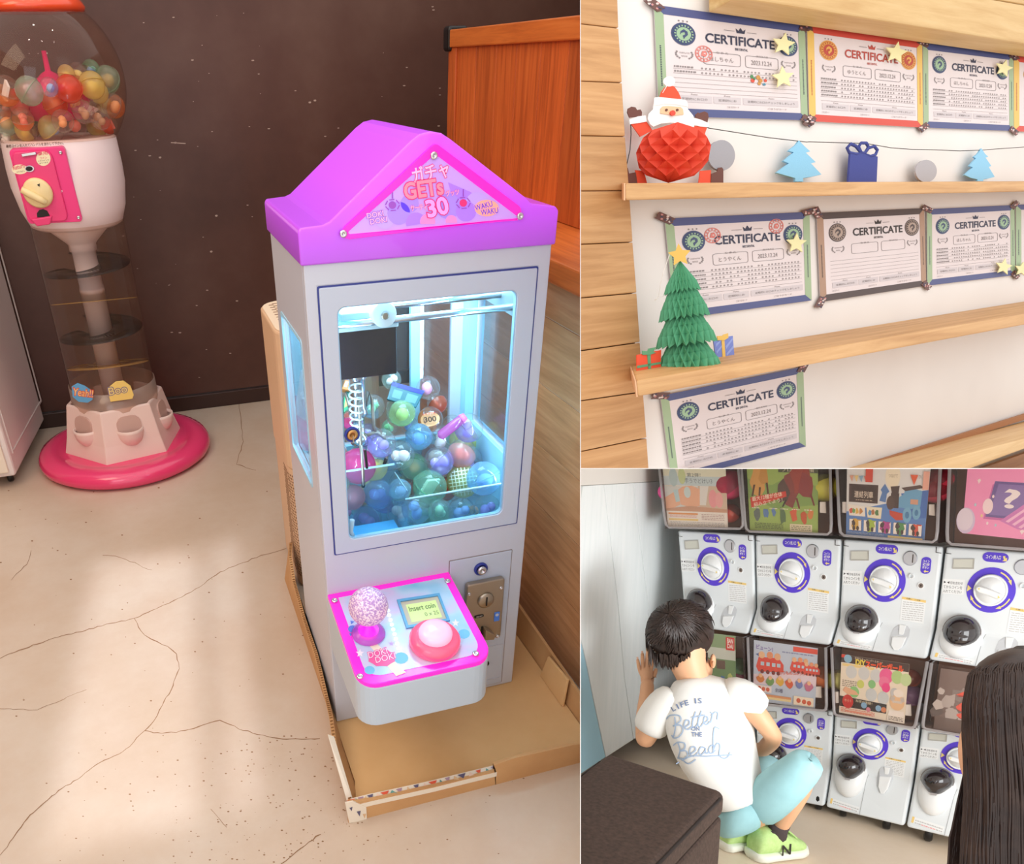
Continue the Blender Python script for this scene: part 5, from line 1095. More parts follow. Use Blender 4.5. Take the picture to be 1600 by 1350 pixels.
b = MB(); b.tube([ptr(*zb3(p)[0],.006) for p in ((495,285),(450,300),(425,370),(405,450),(398,505),(420,500),(450,470))],.0006,5); b.tube([ptr(*zb3(p)[0],.006) for p in ((400,505),(378,520))],.0008,5); b.build('hanging_thread', mat('white_thread','#eeeae4'), tr)
def giftcard(label,pts,face,ribs,rc,bow,stripes=None):
    pg_ = B_(-.06); f = lambda x,y,h=0: pg_(x,y,h); b = MB(); b.prism(zb3(*pts),0,.0015,0,f); o = b.build('gift_card', mat('gift_'+face[1:],face,.6), room='B'); tag(o,label,'gift card')
    b = MB()
    for r in ribs: b.prism(zb3(*r),.0015,.0022,0,f)
    o2=b.build('ribbon', mat('rib_'+rc[1:],rc,.6), o); o2['kind']='stuff'
    b = MB(); b.prism(zb3(*bow),.0022,.003,0,f); b.build('bow', mat('rib_'+rc[1:],rc,.6), o)
    if stripes:
        b = MB()
        for r in stripes: b.flat(zb3(*r),.0019,0,f)
        o3=b.build('stripe', mat('gift_stripe','#8fa0dc',.6), o, recalc=False); o3['kind']='stuff'
giftcard('red paper gift with green ribbon left of the paper tree',[(288,782),(405,758),(402,872),(290,890)],'#e8502f',[((336,772),(352,769),(356,882),(345,884)),((288,834),(402,815),(402,825),(289,846))],'#5f9a72',[(310,762),(335,765),(340,752),(376,745),(365,768),(378,772),(345,782),(312,782)])
giftcard('blue striped paper gift with yellow ribbon right of the paper tree',[(655,706),(748,690),(756,788),(668,805)],'#7384cc',[((692,700),(706,697),(712,797),(698,800))],'#e2b85a',[(668,692),(695,690),(700,684),(722,678),(724,700),(704,712),(672,712)],[((665,730),(690,708),(691,716),(666,745)),((668,765),(694,735),(695,745),(669,778)),((712,740),(745,700),(748,708),(714,756)),((716,775),(750,735),(752,748),(718,788))])
# ================================================================== booth C: capsule vending machines, a crouching boy
C_ = lambda y: Plane('C',(0,y,0),(0,1,0))
zc5 = zoomer(900,730,4.3554); zc6 = zoomer(1240,730,4.3554); zc7 = zoomer(900,1030,4.2194); zc8 = zoomer(1240,1030,4.2194)
FC = -1.12
M_floorC = noisy('concrete_c',[(.2,'#dcc4aa'),(.5,'#e5d2bb'),(.8,'#ecdcc8')],2.5,10,.4,.08,120,.4,.65)
b = MB(); b.box(-2.5,3.2,-3.2,1.2,FC-.05,FC); struct(b.build('floor', M_floorC, room='C'))
b = MB(); b.box(-2.5,3.4,.62,.66,FC,1.4); struct(b.build('wall_back', mat('dark_backing','#4a3a36',.7), room='C'))
# left wall: white grained panel, pale blue wall end, cream wall above
WX = -.17; pwx = Plane('C',(WX,0,0),(1,0,0)); pwr = lambda x,y,h=0: pwx(x,y,h)
M_wpan = wood('white_panel_wood','#eef3f3','#e8eeee','#f4f7f7',.8,2,.5,.02,bump=.12)
wl = MB(); wl.prism([(840,640),(1075,640),(1075,1110),(988,1153),(943,1182),(840,1245)],-.03,-.005,0,pwr); wl = struct(wl.build('wall_left', mat('dark_joint','#4d3018'), room='C'))
seams = [(905.5,930,944),(928,940,968),(967,940.5+27,1000)]
vx = [(880,759.5),(941,757),(986,754.4),(1080,750)]; 
def bottom(x): return 1182+ (x-943)*(-.645)
panels = [[(907,759.2),(939.5,757.3),(961,937),(972,1060),(986,1154.5),(943.5,1182),(925,1095),(911.8,1030),(900,980),(890,900)],
          [(940,757.3),(985,754.8),(1008,937),(1018,1060),(1026,1129),(987,1154),(972.8,1060),(961.8,937)],
          [(985.6,754.8),(1090,748.5),(1090,1085),(1027,1128.5),(1018.8,1060),(1008.8,937)]]
for P in panels: b = MB(); b.prism(P,0,.012,0,pwr); b.build('panel', M_wpan, wl, bevel=.0015)
b = MB(); b.prism([(840,759.8),(907,758.6),(985,754.3),(1090,748),(1090,600),(840,600)],0,.006,0,pwr); b.build('upper_panel', mat('cream_wall','#e5dfd8',.6), wl)
b = MB(); b.prism([(840,900),(889,900),(899,980),(911,1030),(924,1095),(942.8,1182),(907,1206),(840,1250)],0,.010,0,pwr); b.build('end_panel', mat('pale_blue_wall','#a9d6ea',.6), wl)
# --- capsule machines
M_gw = mat('machine_white','#e2e8eb',.32); M_gw2 = mat('machine_white2','#eef1f2',.28); M_pur = mat('violet_print','#5a3fd0',.4); M_yel = mat('yellow_print','#f2dc84',.5)
M_smoke = mat('smoked_dome','#2b2426',.08,coat=.8); M_case = clear('case_clear','#fbf6f2',.985,.02,'#ffffff',.04,1.3); M_caseedge = clear('case_edge','#d9c9c2',.85,.10,'#d8cdd0',.08,1.5)
M_lip = clear('case_lip','#ffffff',.9,.45,'#f4f1f4',.06,1.5); M_brown = mat('case_inside','#7a5848',.5); M_dk = mat('seam_dark','#3a2c28',.6); M_ink = mat('ink_small','#4c484a',.6); M_lcdw = mat('counter_window','#cfcfc4',.3)
YF = -.125
def qmap(y, q): return quadmap(C_(y), q)
PLATES = {}
def machine(col, TL,TR,BR,BL, LL,LR, case, label, upper, insidecaps, full=True):
    f = qmap(0, [TL,TR,BR,BL]); plip = C_(-.064)
    def lip(u): return plip(LL[0]+(LR[0]-LL[0])*u, LL[1]+(LR[1]-LL[1])*u)
    n2 = (lip(0)-f(0,1)); n2 = Vector((0,-1,-.45)).normalized()
    def face(u,v,h=0):
        if v <= 1: return f(u,v,h)
        s_ = (v-1)/.45; return f(u,1,0).lerp(lip(u),s_)+n2*h
    o0 = f(.5,1); t = thing('capsule_machine','C',(o0.x,.05,o0.z-.2),label,'capsule machine','white capsule machines against the wall')
    e = .012
    # body shell: plate, slanted lower front, sides back to y=.3
    A_ = [face(e,0),face(1-e,0),face(1-e,1),face(1-e,1.45),face(e,1.45),face(e,1)]
    bk = lambda p: Vector((p.x,.30,p.z))
    b = MB(); tl,tr,kr,lr,ll,kl = A_; V = [tl,tr,kr,lr,ll,kl]+[bk(p) for p in A_]
    lb_,rb_ = (ll+Vector((0,.02,-.004))),(lr+Vector((0,.02,-.004)))
    b.add(V,[(0,1,2,5),(5,2,3,4),(0,6,7,1),(1,7,8,2),(2,8,9,3),(4,3,9,10),(5,4,10,11),(0,5,11,6),(6,11,8,7),(11,10,9,8)]); body = b.build('body', M_gw, t, bevel=.010, bseg=3, angle=20)
    H = .0016
    b = MB(fn=None)
    # printed marks: pill label, side label, dial ring with arrows, texts
    b.prism(rrect(.345,.565,.025,.135,.052,5),0,H,0,face); o = b.build('label', M_pur, t)
    b = MB(); b.prism(rrect(.80,.895,.135,.335,.045,5),0,H,0,face); b.build('label', M_pur, t)
    b = MB(); b.text('コイン投入口',(.375,.10),(.50,.10),.045,face,H+.0008,1,.02); b.flat([(.515,.06),(.535,.055),(.54,.085),(.552,.072),(.555,.115),(.515,.115),(.528,.1)],H+.0008,0,face)
    for i,s_ in enumerate(('コイン','返却','ボタン')): b.text(s_,(.815,.20+i*.037),(.88,.20+i*.037),.03,face,H+.0008,1,.02)
    b.flat([(.83,.305),(.85,.285),(.85,.298),(.878,.298),(.878,.312),(.85,.312),(.85,.325)],H+.0008,0,face); b.build('lettering', [M_yel,mat('ink_white','#f2efe9')], o, recalc=False)
    KV = 157/125.
    def ring(r0,r1,h0,h1,m,name,par,n=36):
        b = MB(); b.ringface(circ(.455,.46,r1,n,r1*KV),circ(.455,.46,r0,n,r0*KV),h0,h1,0,face); return b.build(name,m,par)
    rg = ring(.150,.212,0,H,M_pur,'dial_ring',t)
    b = MB()
    for a0 in (-70,20,110):
        P=[]; 
        for k in range(6): a=math.radians(a0+k*7); P.append((.455+.176*math.cos(a),.46+.176*KV*math.sin(a)))
        Q=[]; 
        for k in range(5,-1,-1): a=math.radians(a0+k*7); Q.append((.455+.188*math.cos(a),.46+.188*KV*math.sin(a)))
        b.flat(P+Q,H+.0007,0,face); a=math.radians(a0+35); d=math.radians(a0+50)
        b.flat([(.455+.168*math.cos(a),.46+.168*KV*math.sin(a)),(.455+.18*math.cos(d),.46+.18*KV*math.sin(d)),(.455+.198*math.cos(a),.46+.198*KV*math.sin(a))],H+.0009,0,face)
    b.flat([(.25,.42),(.25,.50),(.288,.46)],H+.0007,0,face); b.build('arrow_print', M_yel, rg, recalc=False)
    # knob
    b = MB(); n=32; lv=[(.146,0),(.150,.008),(.146,.014),(.136,.015),(.132,.010),(.125,.012),(.118,.018),(0.0001,.020)]
    vs=[]
    for r,h in lv: vs += [face(.455+r*math.cos(2*math.pi*i/n),.46+r*KV*math.sin(2*math.pi*i/n),h) for i in range(n)]
    b.add(vs,[(j*n+i,j*n+(i+1)%n,(j+1)*n+(i+1)%n,(j+1)*n+i) for j in range(len(lv)-1) for i in range(n)],0,True); kn=b.build('knob', M_gw2, t)
    b = MB(); b.prism([(.335,.43),(.36,.415),(.455,.44),(.55,.475),(.575,.50),(.565,.545),(.54,.55),(.455,.515),(.37,.49),(.338,.47)],.016,.040,0,face); b.build('knob_grip', M_gw2, kn, bevel=.006)
    b = MB(); b.flat([(.535,.50),(.535,.535),(.556,.522)],.0408,0,face); b.flat([(.355,.44),(.372,.43),(.37,.462)],.0408,0,face); b.build('arrow_print', M_yel, kn, recalc=False)
    # counter window, slot, lock, hook, texts, sticker
    b = MB(); b.prism([(.10,.14),(.275,.12),(.28,.225),(.103,.24)],-.001,.0012,0,face); b.build('counter_window', M_lcdw, t); 
    b = MB(); b.ringface([(.095,.13),(.28,.112),(.285,.232),(.098,.25)],[(.102,.142),(.273,.123),(.278,.222),(.105,.237)],0,.004,0,face); b.build('window_frame', mat('window_frame_grey','#b9b6b0',.5), t)
    b = MB(); vs=[]; lv=[(.070,0),(.070,.003),(.062,.006),(.0001,.006)]
    for r,h in lv: vs += [face(.69+r*math.cos(2*math.pi*i/24),.165+r*KV*math.sin(2*math.pi*i/24),h) for i in range(24)]
    b.add(vs,[(j*24+i,j*24+(i+1)%24,(j+1)*24+(i+1)%24,(j+1)*24+i) for j in range(3) for i in range(24)],0,False); sl=b.build('coin_plate', mat('plate_silver','#c3c5ca',.3,.6), t)
    b = MB(); b.prism([(.712,.115),(.722,.115),(.722,.215),(.712,.215)],.006,.0066,0,face); b.build('coin_slot', M_dk, sl)
    b = MB(); b.ringface(circ(.72,.375,.026,16,.032),circ(.72,.375,.019,16,.023),0,.008,0,face); b.build('return_button', M_gw2, t)
    b = MB(); b.ringface(circ(.82,.48,.033,18,.041),circ(.82,.48,.024,18,.03),0,.004,0,face); b.build('lock_rim', M_gw2, t)
    b = MB(); b.prism(circ(.82,.48,.024,16,.03),-.001,.003,0,face); lk_=b.build('lock', mat('lock_metal','#8a7f78',.35,.8), t); b = MB(); b.prism(rrect(.812,.828,.468,.492,.003,2),.003,.0034,0,face); b.build('keyhole', M_dk, lk_)
    b = MB(); b.flat([(.025,.375),(.22,.365),(.225,.545),(.028,.555)],.0008,0,face)
    b.flat([(.035,.40),(.035,.43),(.055,.415)],.0014,1,face); b.flat([(.085,.40),(.085,.43),(.062,.415)],.0014,1,face)
    for i,s_ in enumerate(('印を合わせ','てからコインを','入れてください')): b.text(s_,(.095 if i==0 else .035,.435+i*.052),(.205,.43+i*.052),.036,face,.0014,1)
    b.build('instruction_sticker', [M_gw2,M_ink], t, recalc=False)
    b = MB(); b.flat([(.645,.635),(.885,.655),(.885,.95),(.642,.93)],.0008,0,face); b.flat([(.645,.635),(.885,.655),(.885,.685),(.645,.665)],.0013,1,face)
    b.text('お願い　ご注意',(.69,.66),(.83,.672),.018,face,.0017,2)
    for i in range(9):
        x=.66; y=.695+i*.027
        while x<.865: l=random.uniform(.012,.05); b.flat([(x,y),(min(x+l,.87),y+.001),(min(x+l,.87),y+.009),(x,y+.008)],.0013,3,face); x+=l+.007
    b.build('notice_sticker', [M_gw2,mat('notice_yellow','#f0cf80',.6),M_ink,mat('ink_pale','#bdbcbc',.6)], t, recalc=False)
    # lower front: chute door with bulge, smoked dome, finger notch, seam, strip
    cu,cv = .255,1.02; dv = .99 if upper else .87; q_ = 0 if upper else -.12
    def dome(b,ru,rv,hh,h0,n=28,k=7,cu=cu,cv=cv,lo=0):
        vs=[]; 
        for j in range(k+1):
            a=math.pi/2*j/k; r=max(math.cos(a),1e-3)
            vs += [P0(cu+ru*r*math.cos(2*math.pi*i/n),cv+rv*r*math.sin(2*math.pi*i/n),h0+hh*math.sin(a)) for i in range(n)]
        b.add(vs,[(j*n+i,j*n+(i+1)%n,(j+1)*n+(i+1)%n,(j+1)*n+i) for j in range(k) for i in range(n)],0,True)
    P0 = lambda u,v,h: f(u,v,0)+Vector((0,-1,0))*h if v<=1 else f(u,1,0).lerp(lip(u),(v-1)/.45)*1.0+Vector((0,-1,0))*h
    b = MB(); dome(b,.20,.30 if upper else .27,.045,-.004,cv=1.08 if upper else 1.02); bu=b.build('chute_bulge', M_gw2, t)
    b = MB(); dome(b,.172,.205,.062,.012,cv=dv); dm=b.build('chute_dome', M_smoke, bu)
    b = MB(); b.ringface(circ(cu,dv,.178,30,.213),circ(cu,dv,.170,30,.203),.008,.016,0,P0); b.build('dome_rim', mat('dome_grey','#8f8a8a',.3), bu)
    b = MB(); b.flat([(cu-.025,1.12+q_),(cu,1.08+q_),(cu+.025,1.12+q_),(cu+.018,1.12+q_),(cu,1.093+q_),(cu-.018,1.12+q_)],.056,0,P0); b.flat([(cu-.035,1.155+q_),(cu+.035,1.155+q_),(cu+.03,1.175+q_),(cu-.03,1.175+q_)],.050,0,P0); b.build('open_mark', mat('mark_grey','#a5a0a0',.5), dm, recalc=False)
    # finger notch: an arched recess with a raised tongue
    N_ = [(u_,(v_ if upper else .80+(v_-.985)*.95)) for u_,v_ in [(.585,1.30),(.575,1.18),(.59,1.06),(.625,1.0),(.675,.985),(.73,1.0),(.76,1.05),(.765,1.15),(.745,1.27),(.70,1.36),(.64,1.37)]]
    b = MB(); b.prism(N_,-.002,.0018,0,face); nt=b.build('coin_return', mat('return_shade','#ccd0d4',.5), t)
    b = MB(); b.prism([(u_,(v_ if upper else .80+(v_-.985)*.95)) for u_,v_ in [(.60,1.17),(.745,1.15),(.725,1.30),(.69,1.355),(.645,1.36),(.605,1.29)]],-.001,.012,0,face); b.build('return_scoop', M_gw2, nt, bevel=.003)
    b = MB(); b.prism([(u_,(v_ if upper else .80+(v_-.985)*.95)) for u_,v_ in [(.645,.992),(.715,.992),(.705,1.13),(.66,1.13)]],.0018,.006,0,face); b.build('return_tongue', M_gw2, nt, bevel=.002)
    b = MB(); b.flat([(.448,1.06),(.452,1.06),(.432,1.45),(.428,1.45)],.0014,0,face); b.flat([(.448,1.06),(.452,1.06),(.47,.99),(.466,.99)],.0014,0,face); b.build('door_seam', mat('seam_grey','#8f8f92',.6), t, recalc=False)
    b = MB(); b.flat([(.06,1.33),(.42,1.36),(.41,1.42),(.055,1.39)],.0012,0,face); b.flat([(.06,1.33),(.085,1.332),(.08,1.392),(.055,1.39)],.0016,1,face)
    for i in range(2):
        x=.095
        while x<.39: l=random.uniform(.008,.03); y=1.348+i*.025+x*.08; b.flat([(x,y),(x+l,y+.002),(x+l,y+.011),(x,y+.009)],.0016,2+ (i==1 and .15<x<.3),face); x+=l+.006
    b.build('warning_strip', [M_gw2,mat('notice_yellow','#f0cf80'),mat('ink_pale','#bdbcbc'),mat('ink_salmon2','#e89a98',.6)], t, recalc=False)
    for u in (.02,.93): b = MB(); b.tube([face(u,.075,.001),face(u,.012,.001)] ,.0014,4); b.tube([face(u,.075,.001),face(u+.05,.078,.001)],.0014,4); q_=b.build('hinge_mark', M_dk, t)
    # acrylic case with display card
    if case:
        cq = case['q']; g = qmap(YF, cq); bk_ = Vector((0,-YF-.002,0))
        ct = case.get('top',0)
        b = MB(); b.prism(rrect(0.0,1.0,0.0,1.0,.05,4),-.004,0,0,g); cs = b.build('case_front', M_case, t, bevel=.002)
        b = MB()
        for u0,u1 in ((-.004,.012),(.988,1.004)):
            a = [g(u0,0),g(u1,0),g(u1,1),g(u0,1)]; b.hexa(a+[p+bk_ for p in a])
        b.build('case_side', M_caseedge, cs)
        b = MB(); a = [g(0,.985),g(1,.985),g(1,1),g(0,1)]; b.hexa(a+[p+bk_ for p in a]); b.build('case_bottom', M_caseedge, cs)
        b = MB(); b.tube([g(.004,0,.002),g(.004,.90,.002),g(.012,.965,.002),g(.05,.99,.002),g(.95,.99,.002),g(.988,.965,.002),g(.996,.90,.002),g(.996,0,.002)],.0055,8); b.build('case_lip', M_lip, cs)  # pale tube stands in for the highlight along the rounded acrylic edge
        b = MB(); a = [g(.02,0),g(.98,0),g(.98,.985),g(.02,.985)]; b.add([Vector((p.x,-.004,p.z)) for p in a],[(0,1,2,3)]); b.build('case_back', M_brown, t, recalc=False, solid=.006)
    return t, face
def capC(x,y,r,yy,c,label,room='C'):
    p = C_(yy)(x,y); d = (Matrix(POSE['C'][0]) @ p + Vector(POSE['C'][1])).z; rr = r*d/F
    t = thing('capsule','C',p,label,'capsule','capsules in the vending machines'); M = euler(random.uniform(-50,50),random.uniform(-50,50),0)
    b = MB(); b.sphere(p,rr,18,6,M,lo=-1,hi=0); b.build('shell_base', mat('capC_'+c,c,.25,coat=.4), t)
    b = MB(); b.sphere(p,rr*1.02,18,6,M,lo=0,hi=1); b.build('shell_lid', clear('capL_'+c,c,.9,.55,c,.06), t)
colT = [1057.3,1178.3,1315.8,1475.4,1662]; yT = [828.7,835.6,842.5,854,867.5]
colK = [1066,1180.6,1310,1460.4,1637]; yK = [941,950.4,966.5,982.6,1004]
colL = [1061,1168.7,1297.4,1449,1622]; yL = [976,991.8,1009,1030.8,1056]
cases_top = [[(1020,640),(1146,640),(1163,828),(1040,826)],[(1152,640),(1296,640),(1300,837),(1165,832)],[(1303,640),(1474,640),(1464.5,849.5),(1312,838)],[(1487,640),(1680,640),(1650,864),(1478.5,851.5)]]
# lower edge of cases: keep the visible outlines of the photograph
low_T = [(1180,1097.5),(1302.8,1111.5),(1439,1130.5),(1597,1153)]; low_K = [(1180,1187),(1298,1201),(1427,1222),(1577,1247)]; low_L = [(1175,1239),(1288.6,1261),(1414,1292),(1556,1327)]
cases_low = [None,[(1168,996),(1291,1012),(1292,1112),(1172,1099)],[(1299,1012),(1450,1034),(1430,1139),(1303,1118)],[(1455,1036),(1625,1062),(1590,1165),(1440.5,1139)]]
lab_top = ['white capsule machine at the left of the top row, beside the white wall','second white capsule machine of the top row, under the green card','third white capsule machine of the top row, under the train card','white capsule machine of the top row at the right picture edge, under the pink card']
lab_low = ['','white capsule machine in the lower row partly hidden behind the boy','white capsule machine in the lower row under the bouncy ball card','white capsule machine in the lower row partly hidden by the dark hair']
MT = []; ML = []
for i in range(4):
    MT.append(machine(i,(colT[i],yT[i]),(colT[i+1],yT[i+1]),(colK[i+1],yK[i+1]),(colK[i],yK[i]),(colL[i],yL[i]),(colL[i+1],yL[i+1]),{'q':cases_top[i]},lab_top[i],True,None))
for i in (1,2,3):
    ML.append(machine(i,low_T[i-1],low_T[i],low_K[i],low_K[i-1],low_L[i-1],low_L[i],{'q':cases_low[i]},lab_low[i],False,None))
# machine hidden behind the boy: only its case and card show
f0 = qmap(YF,[(1068,985),(1163,996),(1166,1098),(1066,1085)])
t0 = thing('capsule_machine','C',(.1,.05,-1.0),'white capsule machine mostly hidden behind the head of the boy','capsule machine','white capsule machines against the wall')
b = MB(); q = [C_(0)(1064,1090),C_(0)(1178,1103),C_(0)(1172,1239),C_(0)(1062,1222)]; b.hexa(q+[p+Vector((0,.3,0)) for p in q]); b.build('body', M_gw, t0, bevel=.01)
b = MB(); b.prism([(0,0),(1,0),(1,1),(0,1)],-.004,0,0,f0); cs = b.build('case_front', M_case, t0)
b = MB(); a = [f0(.97,0),f0(1,0),f0(1,1),f0(.97,1)]; b.hexa(a+[p+Vector((0,.12,0)) for p in a]); b.build('case_side', M_caseedge, cs)
b = MB(); a = [f0(0,0),f0(1,0),f0(1,1),f0(0,1)]; b.add([Vector((p.x,-.004,p.z)) for p in a],[(0,1,2,3)]); b.build('case_back', M_brown, t0, recalc=False, solid=.006)
# casters
for (x,y,mi) in ((1279,1262,0),(1317,1270,1),(1385,1288,1),(1450,1303,2)):
    t = ML[mi][0]; p = C_(-.02)(x,y); z = p.z
    b = MB(); b.lathe([(0,-.012),(.034,-.012),(.038,-.006),(.038,.006),(.034,.012),(0,.012)],20,(p.x,-.02,FC+.040),aim((1,.25,0))); cw = b.build('caster', M_black, t)
    b = MB(); b.lathe([(0,.0125),(.014,.0125),(.014,.0135),(0,.0135)],14,(p.x,-.02,FC+.040),aim((-1,-.25,0))); b.lathe([(0,.0125),(.014,.0125),(.014,.0135),(0,.0135)],14,(p.x,-.02,FC+.040),aim((1,.25,0))); b.build('caster_hub', M_steel, cw)
    b = MB(); b.box(p.x-.03,p.x+.03,-.045,.02,FC+.05,z+.03); b.build('caster_fork', M_black, cw, bevel=.004)
# --- display cards
def cardC(t, q, y, ops, base, name='display_card', bow=0):
    g = qmap(y, q); mats_ = [mat('card_base_'+base[1:], base, .45)]; idx = {}
    def mi(c):
        if c not in idx: idx[c] = len(mats_); mats_.append(mat('print_'+c[1:], c, .45))
        return idx[c]
    b = MB(); b.prism([(0,0),(1,0),(1,1),(0,1)],-.002,0,0,g); h = .0006
    for op in ops:
        k = op[0]; h += .00006
        if k == 'r': b.flat([(op[1],op[3]),(op[2],op[3]),(op[2],op[4]),(op[1],op[4])],h,mi(op[5]),g)
        elif k == 'p': b.flat(op[1],h,mi(op[2]),g)
        elif k == 'c': b.flat(circ(op[1],op[2],op[3],18,op[3]*(op[5] if len(op)>5 else 1.15)),h,mi(op[4]),g)
        elif k == 't': b.text(op[1],op[2],op[3],op[4],g,h,mi(op[5]),op[6] if len(op)>6 else 0)
        elif k == 'l':   # lines of tiny print
            _,x0,x1,y0,y1,n,c = op
            for i in range(n):
                y_=y0+(y1-y0)*i/n; x=x0
                while x<x1: l=random.uniform(.01,.05); b.flat([(x,y_),(min(x+l,x1),y_),(min(x+l,x1),y_+(y1-y0)/n*.5),(x,y_+(y1-y0)/n*.5)],h,mi(c),g); x+=l+.01
    o = b.build(name, mats_, t, recalc=False); return o
def blob(cx,cy,r,n=9,k=.35,asp=1.1): return [(cx+r*random.uniform(1-k,1+k)*math.cos(i*2*math.pi/n),cy+asp*r*random.uniform(1-k,1+k)*math.sin(i*2*math.pi/n)) for i in range(n)]
YC = -.105
# card 1: wrist toys
cardC(MT[0][0],[(1027,640),(1130,640),(1137.5,827),(1044,823)],YC,[
 ('r',0,1,0,.55,'#e8efdc'),('r',0,1,.54,.62,'#c9e0ea'),('c',.16,.55,.07,'#b8d4dc'),('c',.30,.54,.06,'#c8dca8'),('t','第2弾！',(.38,.545),(.60,.545),.035,'#5a6a78'),('t','手うでどけい3',(.34,.60),(.78,.60),.045,'#6a7a86'),
 ('r',0,1,.63,.83,'#d5dfe2'),('r',.55,1,.62,.83,'#d9c8b4'),('p',[(0,.73),(.15,.68),(.25,.66),(.24,.79),(.1,.83),(0,.84)],'#f0c0a4'),('p',[(.22,.66),(.30,.63),(.45,.62),(.58,.65),(.60,.72),(.55,.80),(.40,.815),(.25,.79)],'#efbda0'),('p',[(.14,.66),(.22,.655),(.24,.76),(.17,.77)],'#bfe0ea'),
 ('c',.37,.68,.055,'#cfe8ee',.9),('p',[(.58,.62),(.72,.62),(.66,.79),(.56,.79)],'#e8ecec'),('c',.78,.73,.07,'#f0a8b0'),('c',.88,.74,.06,'#f2b4b8'),('p',[(0,.83),(.4,.80),(1,.82),(1,.86),(0,.86)],'#cfa68e'),
 ('r',0,1,.85,1,'#efefec'),('r',.03,.52,.865,.88,'#e8a060'),('l',.05,.5,.885,.91,3,'#e0a0a0'),('r',.03,.52,.918,.935,'#efd890'),('l',.58,.95,.87,.93,4,'#c0a8a8'),('l',.05,.95,.945,.99,4,'#b0b4b8')],'#eef0ea')
# card 2: toy insects on green
ops = [('r',0,1,0,1,'#9fc06a'),('p',[(0,.55),(.35,.6),(.6,.52),(1,.6),(1,.75),(.4,.8),(0,.72)],'#86ac62'),('r',.45,1,.44,.49,'#4f5a48'),('t','ブロック昆虫',(.5,.485),(.95,.485),.035,'#e8e0c8')]
for x,y,r,c in ((.16,.55,.11,'#d8a860'),(.25,.52,.07,'#c89850'),(.62,.62,.13,'#8a4a48'),(.75,.53,.12,'#a04840'),(.85,.60,.10,'#904044'),(.5,.66,.09,'#5a4a48')): ops.append(('p',blob(x,y,r),c))
for x0,y0,x1,y1,c in ((.1,.6,.06,.70,'#5a4030'),(.18,.62,.16,.72,'#5a4030'),(.28,.58,.30,.70,'#5a4030'),(.55,.72,.50,.78,'#3a3434'),(.70,.70,.74,.79,'#7a3a3a'),(.9,.66,.95,.76,'#7a3a3a'),(.8,.45,.9,.40,'#7a3a3a')): ops.append(('p',[(x0-.015,y0),(x0+.015,y0),(x1+.012,y1),(x1-.012,y1)],c))
ops += [('p',[(.03,.71),(.55,.645),(.56,.69),(.04,.80)],'#d8483c'),('t','最大12種が合体',(.06,.745),(.5,.69),.04,'#f4ecd8',.01),('t','組み立てよう！',(.08,.79),(.50,.735),.035,'#f4ecd8',.01)]
for x,y,r,c in ((.12,.85,.05,'#6a7a78'),(.25,.84,.045,'#5f86c0'),(.37,.83,.03,'#5f86c0'),(.50,.86,.06,'#5a7a58'),(.66,.84,.05,'#d86a4c'),(.80,.86,.055,'#c8603c'),(.90,.83,.04,'#d88a50')): ops.append(('p',blob(x,y,r),c))
for x in (.1,.36,.52,.68,.86): ops.append(('l',x-.05,x+.06,.795,.81,1,'#f0f0e4'))
ops += [('l',.08,.5,.93,.985,4,'#5f7048'),('r',.60,.92,.925,.99,'#e6e2c4'),('l',.62,.9,.94,.985,3,'#8a9070')]
cardC(MT[1][0],[(1162,640),(1278,640),(1278,834),(1172,828)],YC,ops,'#a8c470')
# card 3: toy train
ops = [('r',0,1,0,1,'#e6eef4'),('p',[(0,.80),(1,.62),(1,1),(0,1)],'#5f8fd6'),('p',[(.68,.62),(1,.58),(1,.8),(.8,.82)],'#4a78c8'),('r',.03,.40,.565,.715,'#4a3a38'),('r',.06,.37,.58,.70,'#3c2f2e'),('t','連結列車',(.10,.675),(.34,.675),.055,'#f0e6d8',.006),('l',.12,.33,.69,.705,1,'#b8a898'),
 ('p',[(.42,.69),(.45,.62),(.43,.60),(.48,.55),(.54,.61),(.51,.63),(.50,.70)],'#5a86c8'),('c',.57,.49,.09,'#f4f0dc'),('t','つなげて',(.52,.50),(.63,.50),.03,'#8a7a60'),
 # loco
 ('p',[(.62,.73),(.64,.66),(.72,.62),(.72,.60),(.86,.58),(.93,.59),(.92,.72),(.80,.74)],'#6fb0de'),('p',[(.68,.575),(.90,.545),(.95,.565),(.73,.60)],'#5a4a48'),('r',.56,.66,.62,.74,'#4a3c3a'),('p',[(.55,.57),(.66,.56),(.65,.62),(.57,.62)],'#4a3c3a'),('c',.56,.70,.05,'#5a4a46'),('p',[(.55,.76),(.72,.78),(.74,.83),(.64,.84),(.56,.80)],'#c8503c'),
 ('c',.77,.79,.055,'#7ab8e0'),('c',.77,.79,.025,'#4a86b8'),('c',.88,.765,.05,'#7ab8e0'),('c',.88,.765,.022,'#4a86b8'),('r',.80,.89,.66,.70,'#d8a890'),
 ('p',[(.02,.735),(.24,.745),(.25,.83),(.04,.83)],'#f4f4ee'),('p',[(.26,.745),(.46,.745),(.45,.84),(.28,.835)],'#f2f0d8')]
for i,(x,c) in enumerate(((.06,'#d85a48'),(.10,'#6fae60'),(.14,'#e8c060'),(.19,'#c89050'),(.31,'#5aa0d0'),(.35,'#b87a50'),(.40,'#5a8a58'))): ops.append(('p',blob(x,.79,.022),c))
for i,c in enumerate(('#d8b050','#a8c850','#b84a9a','#5a9a60','#d85a48')):
    x=.045+i*.19; ops += [('r',x+.01,x+.165,.868,.962,'#4a68a8'),('r',x,x+.155,.86,.955,'#f2f2ee'),('p',blob(x+.08,.905,.05),c),('p',blob(x+.05,.89,.025),'#4a4040'),('c',x+.06,.935,.018,'#4a4040'),('c',x+.11,.935,.018,'#4a4040'),('r',x+.09,x+.15,.86,.87,c)]
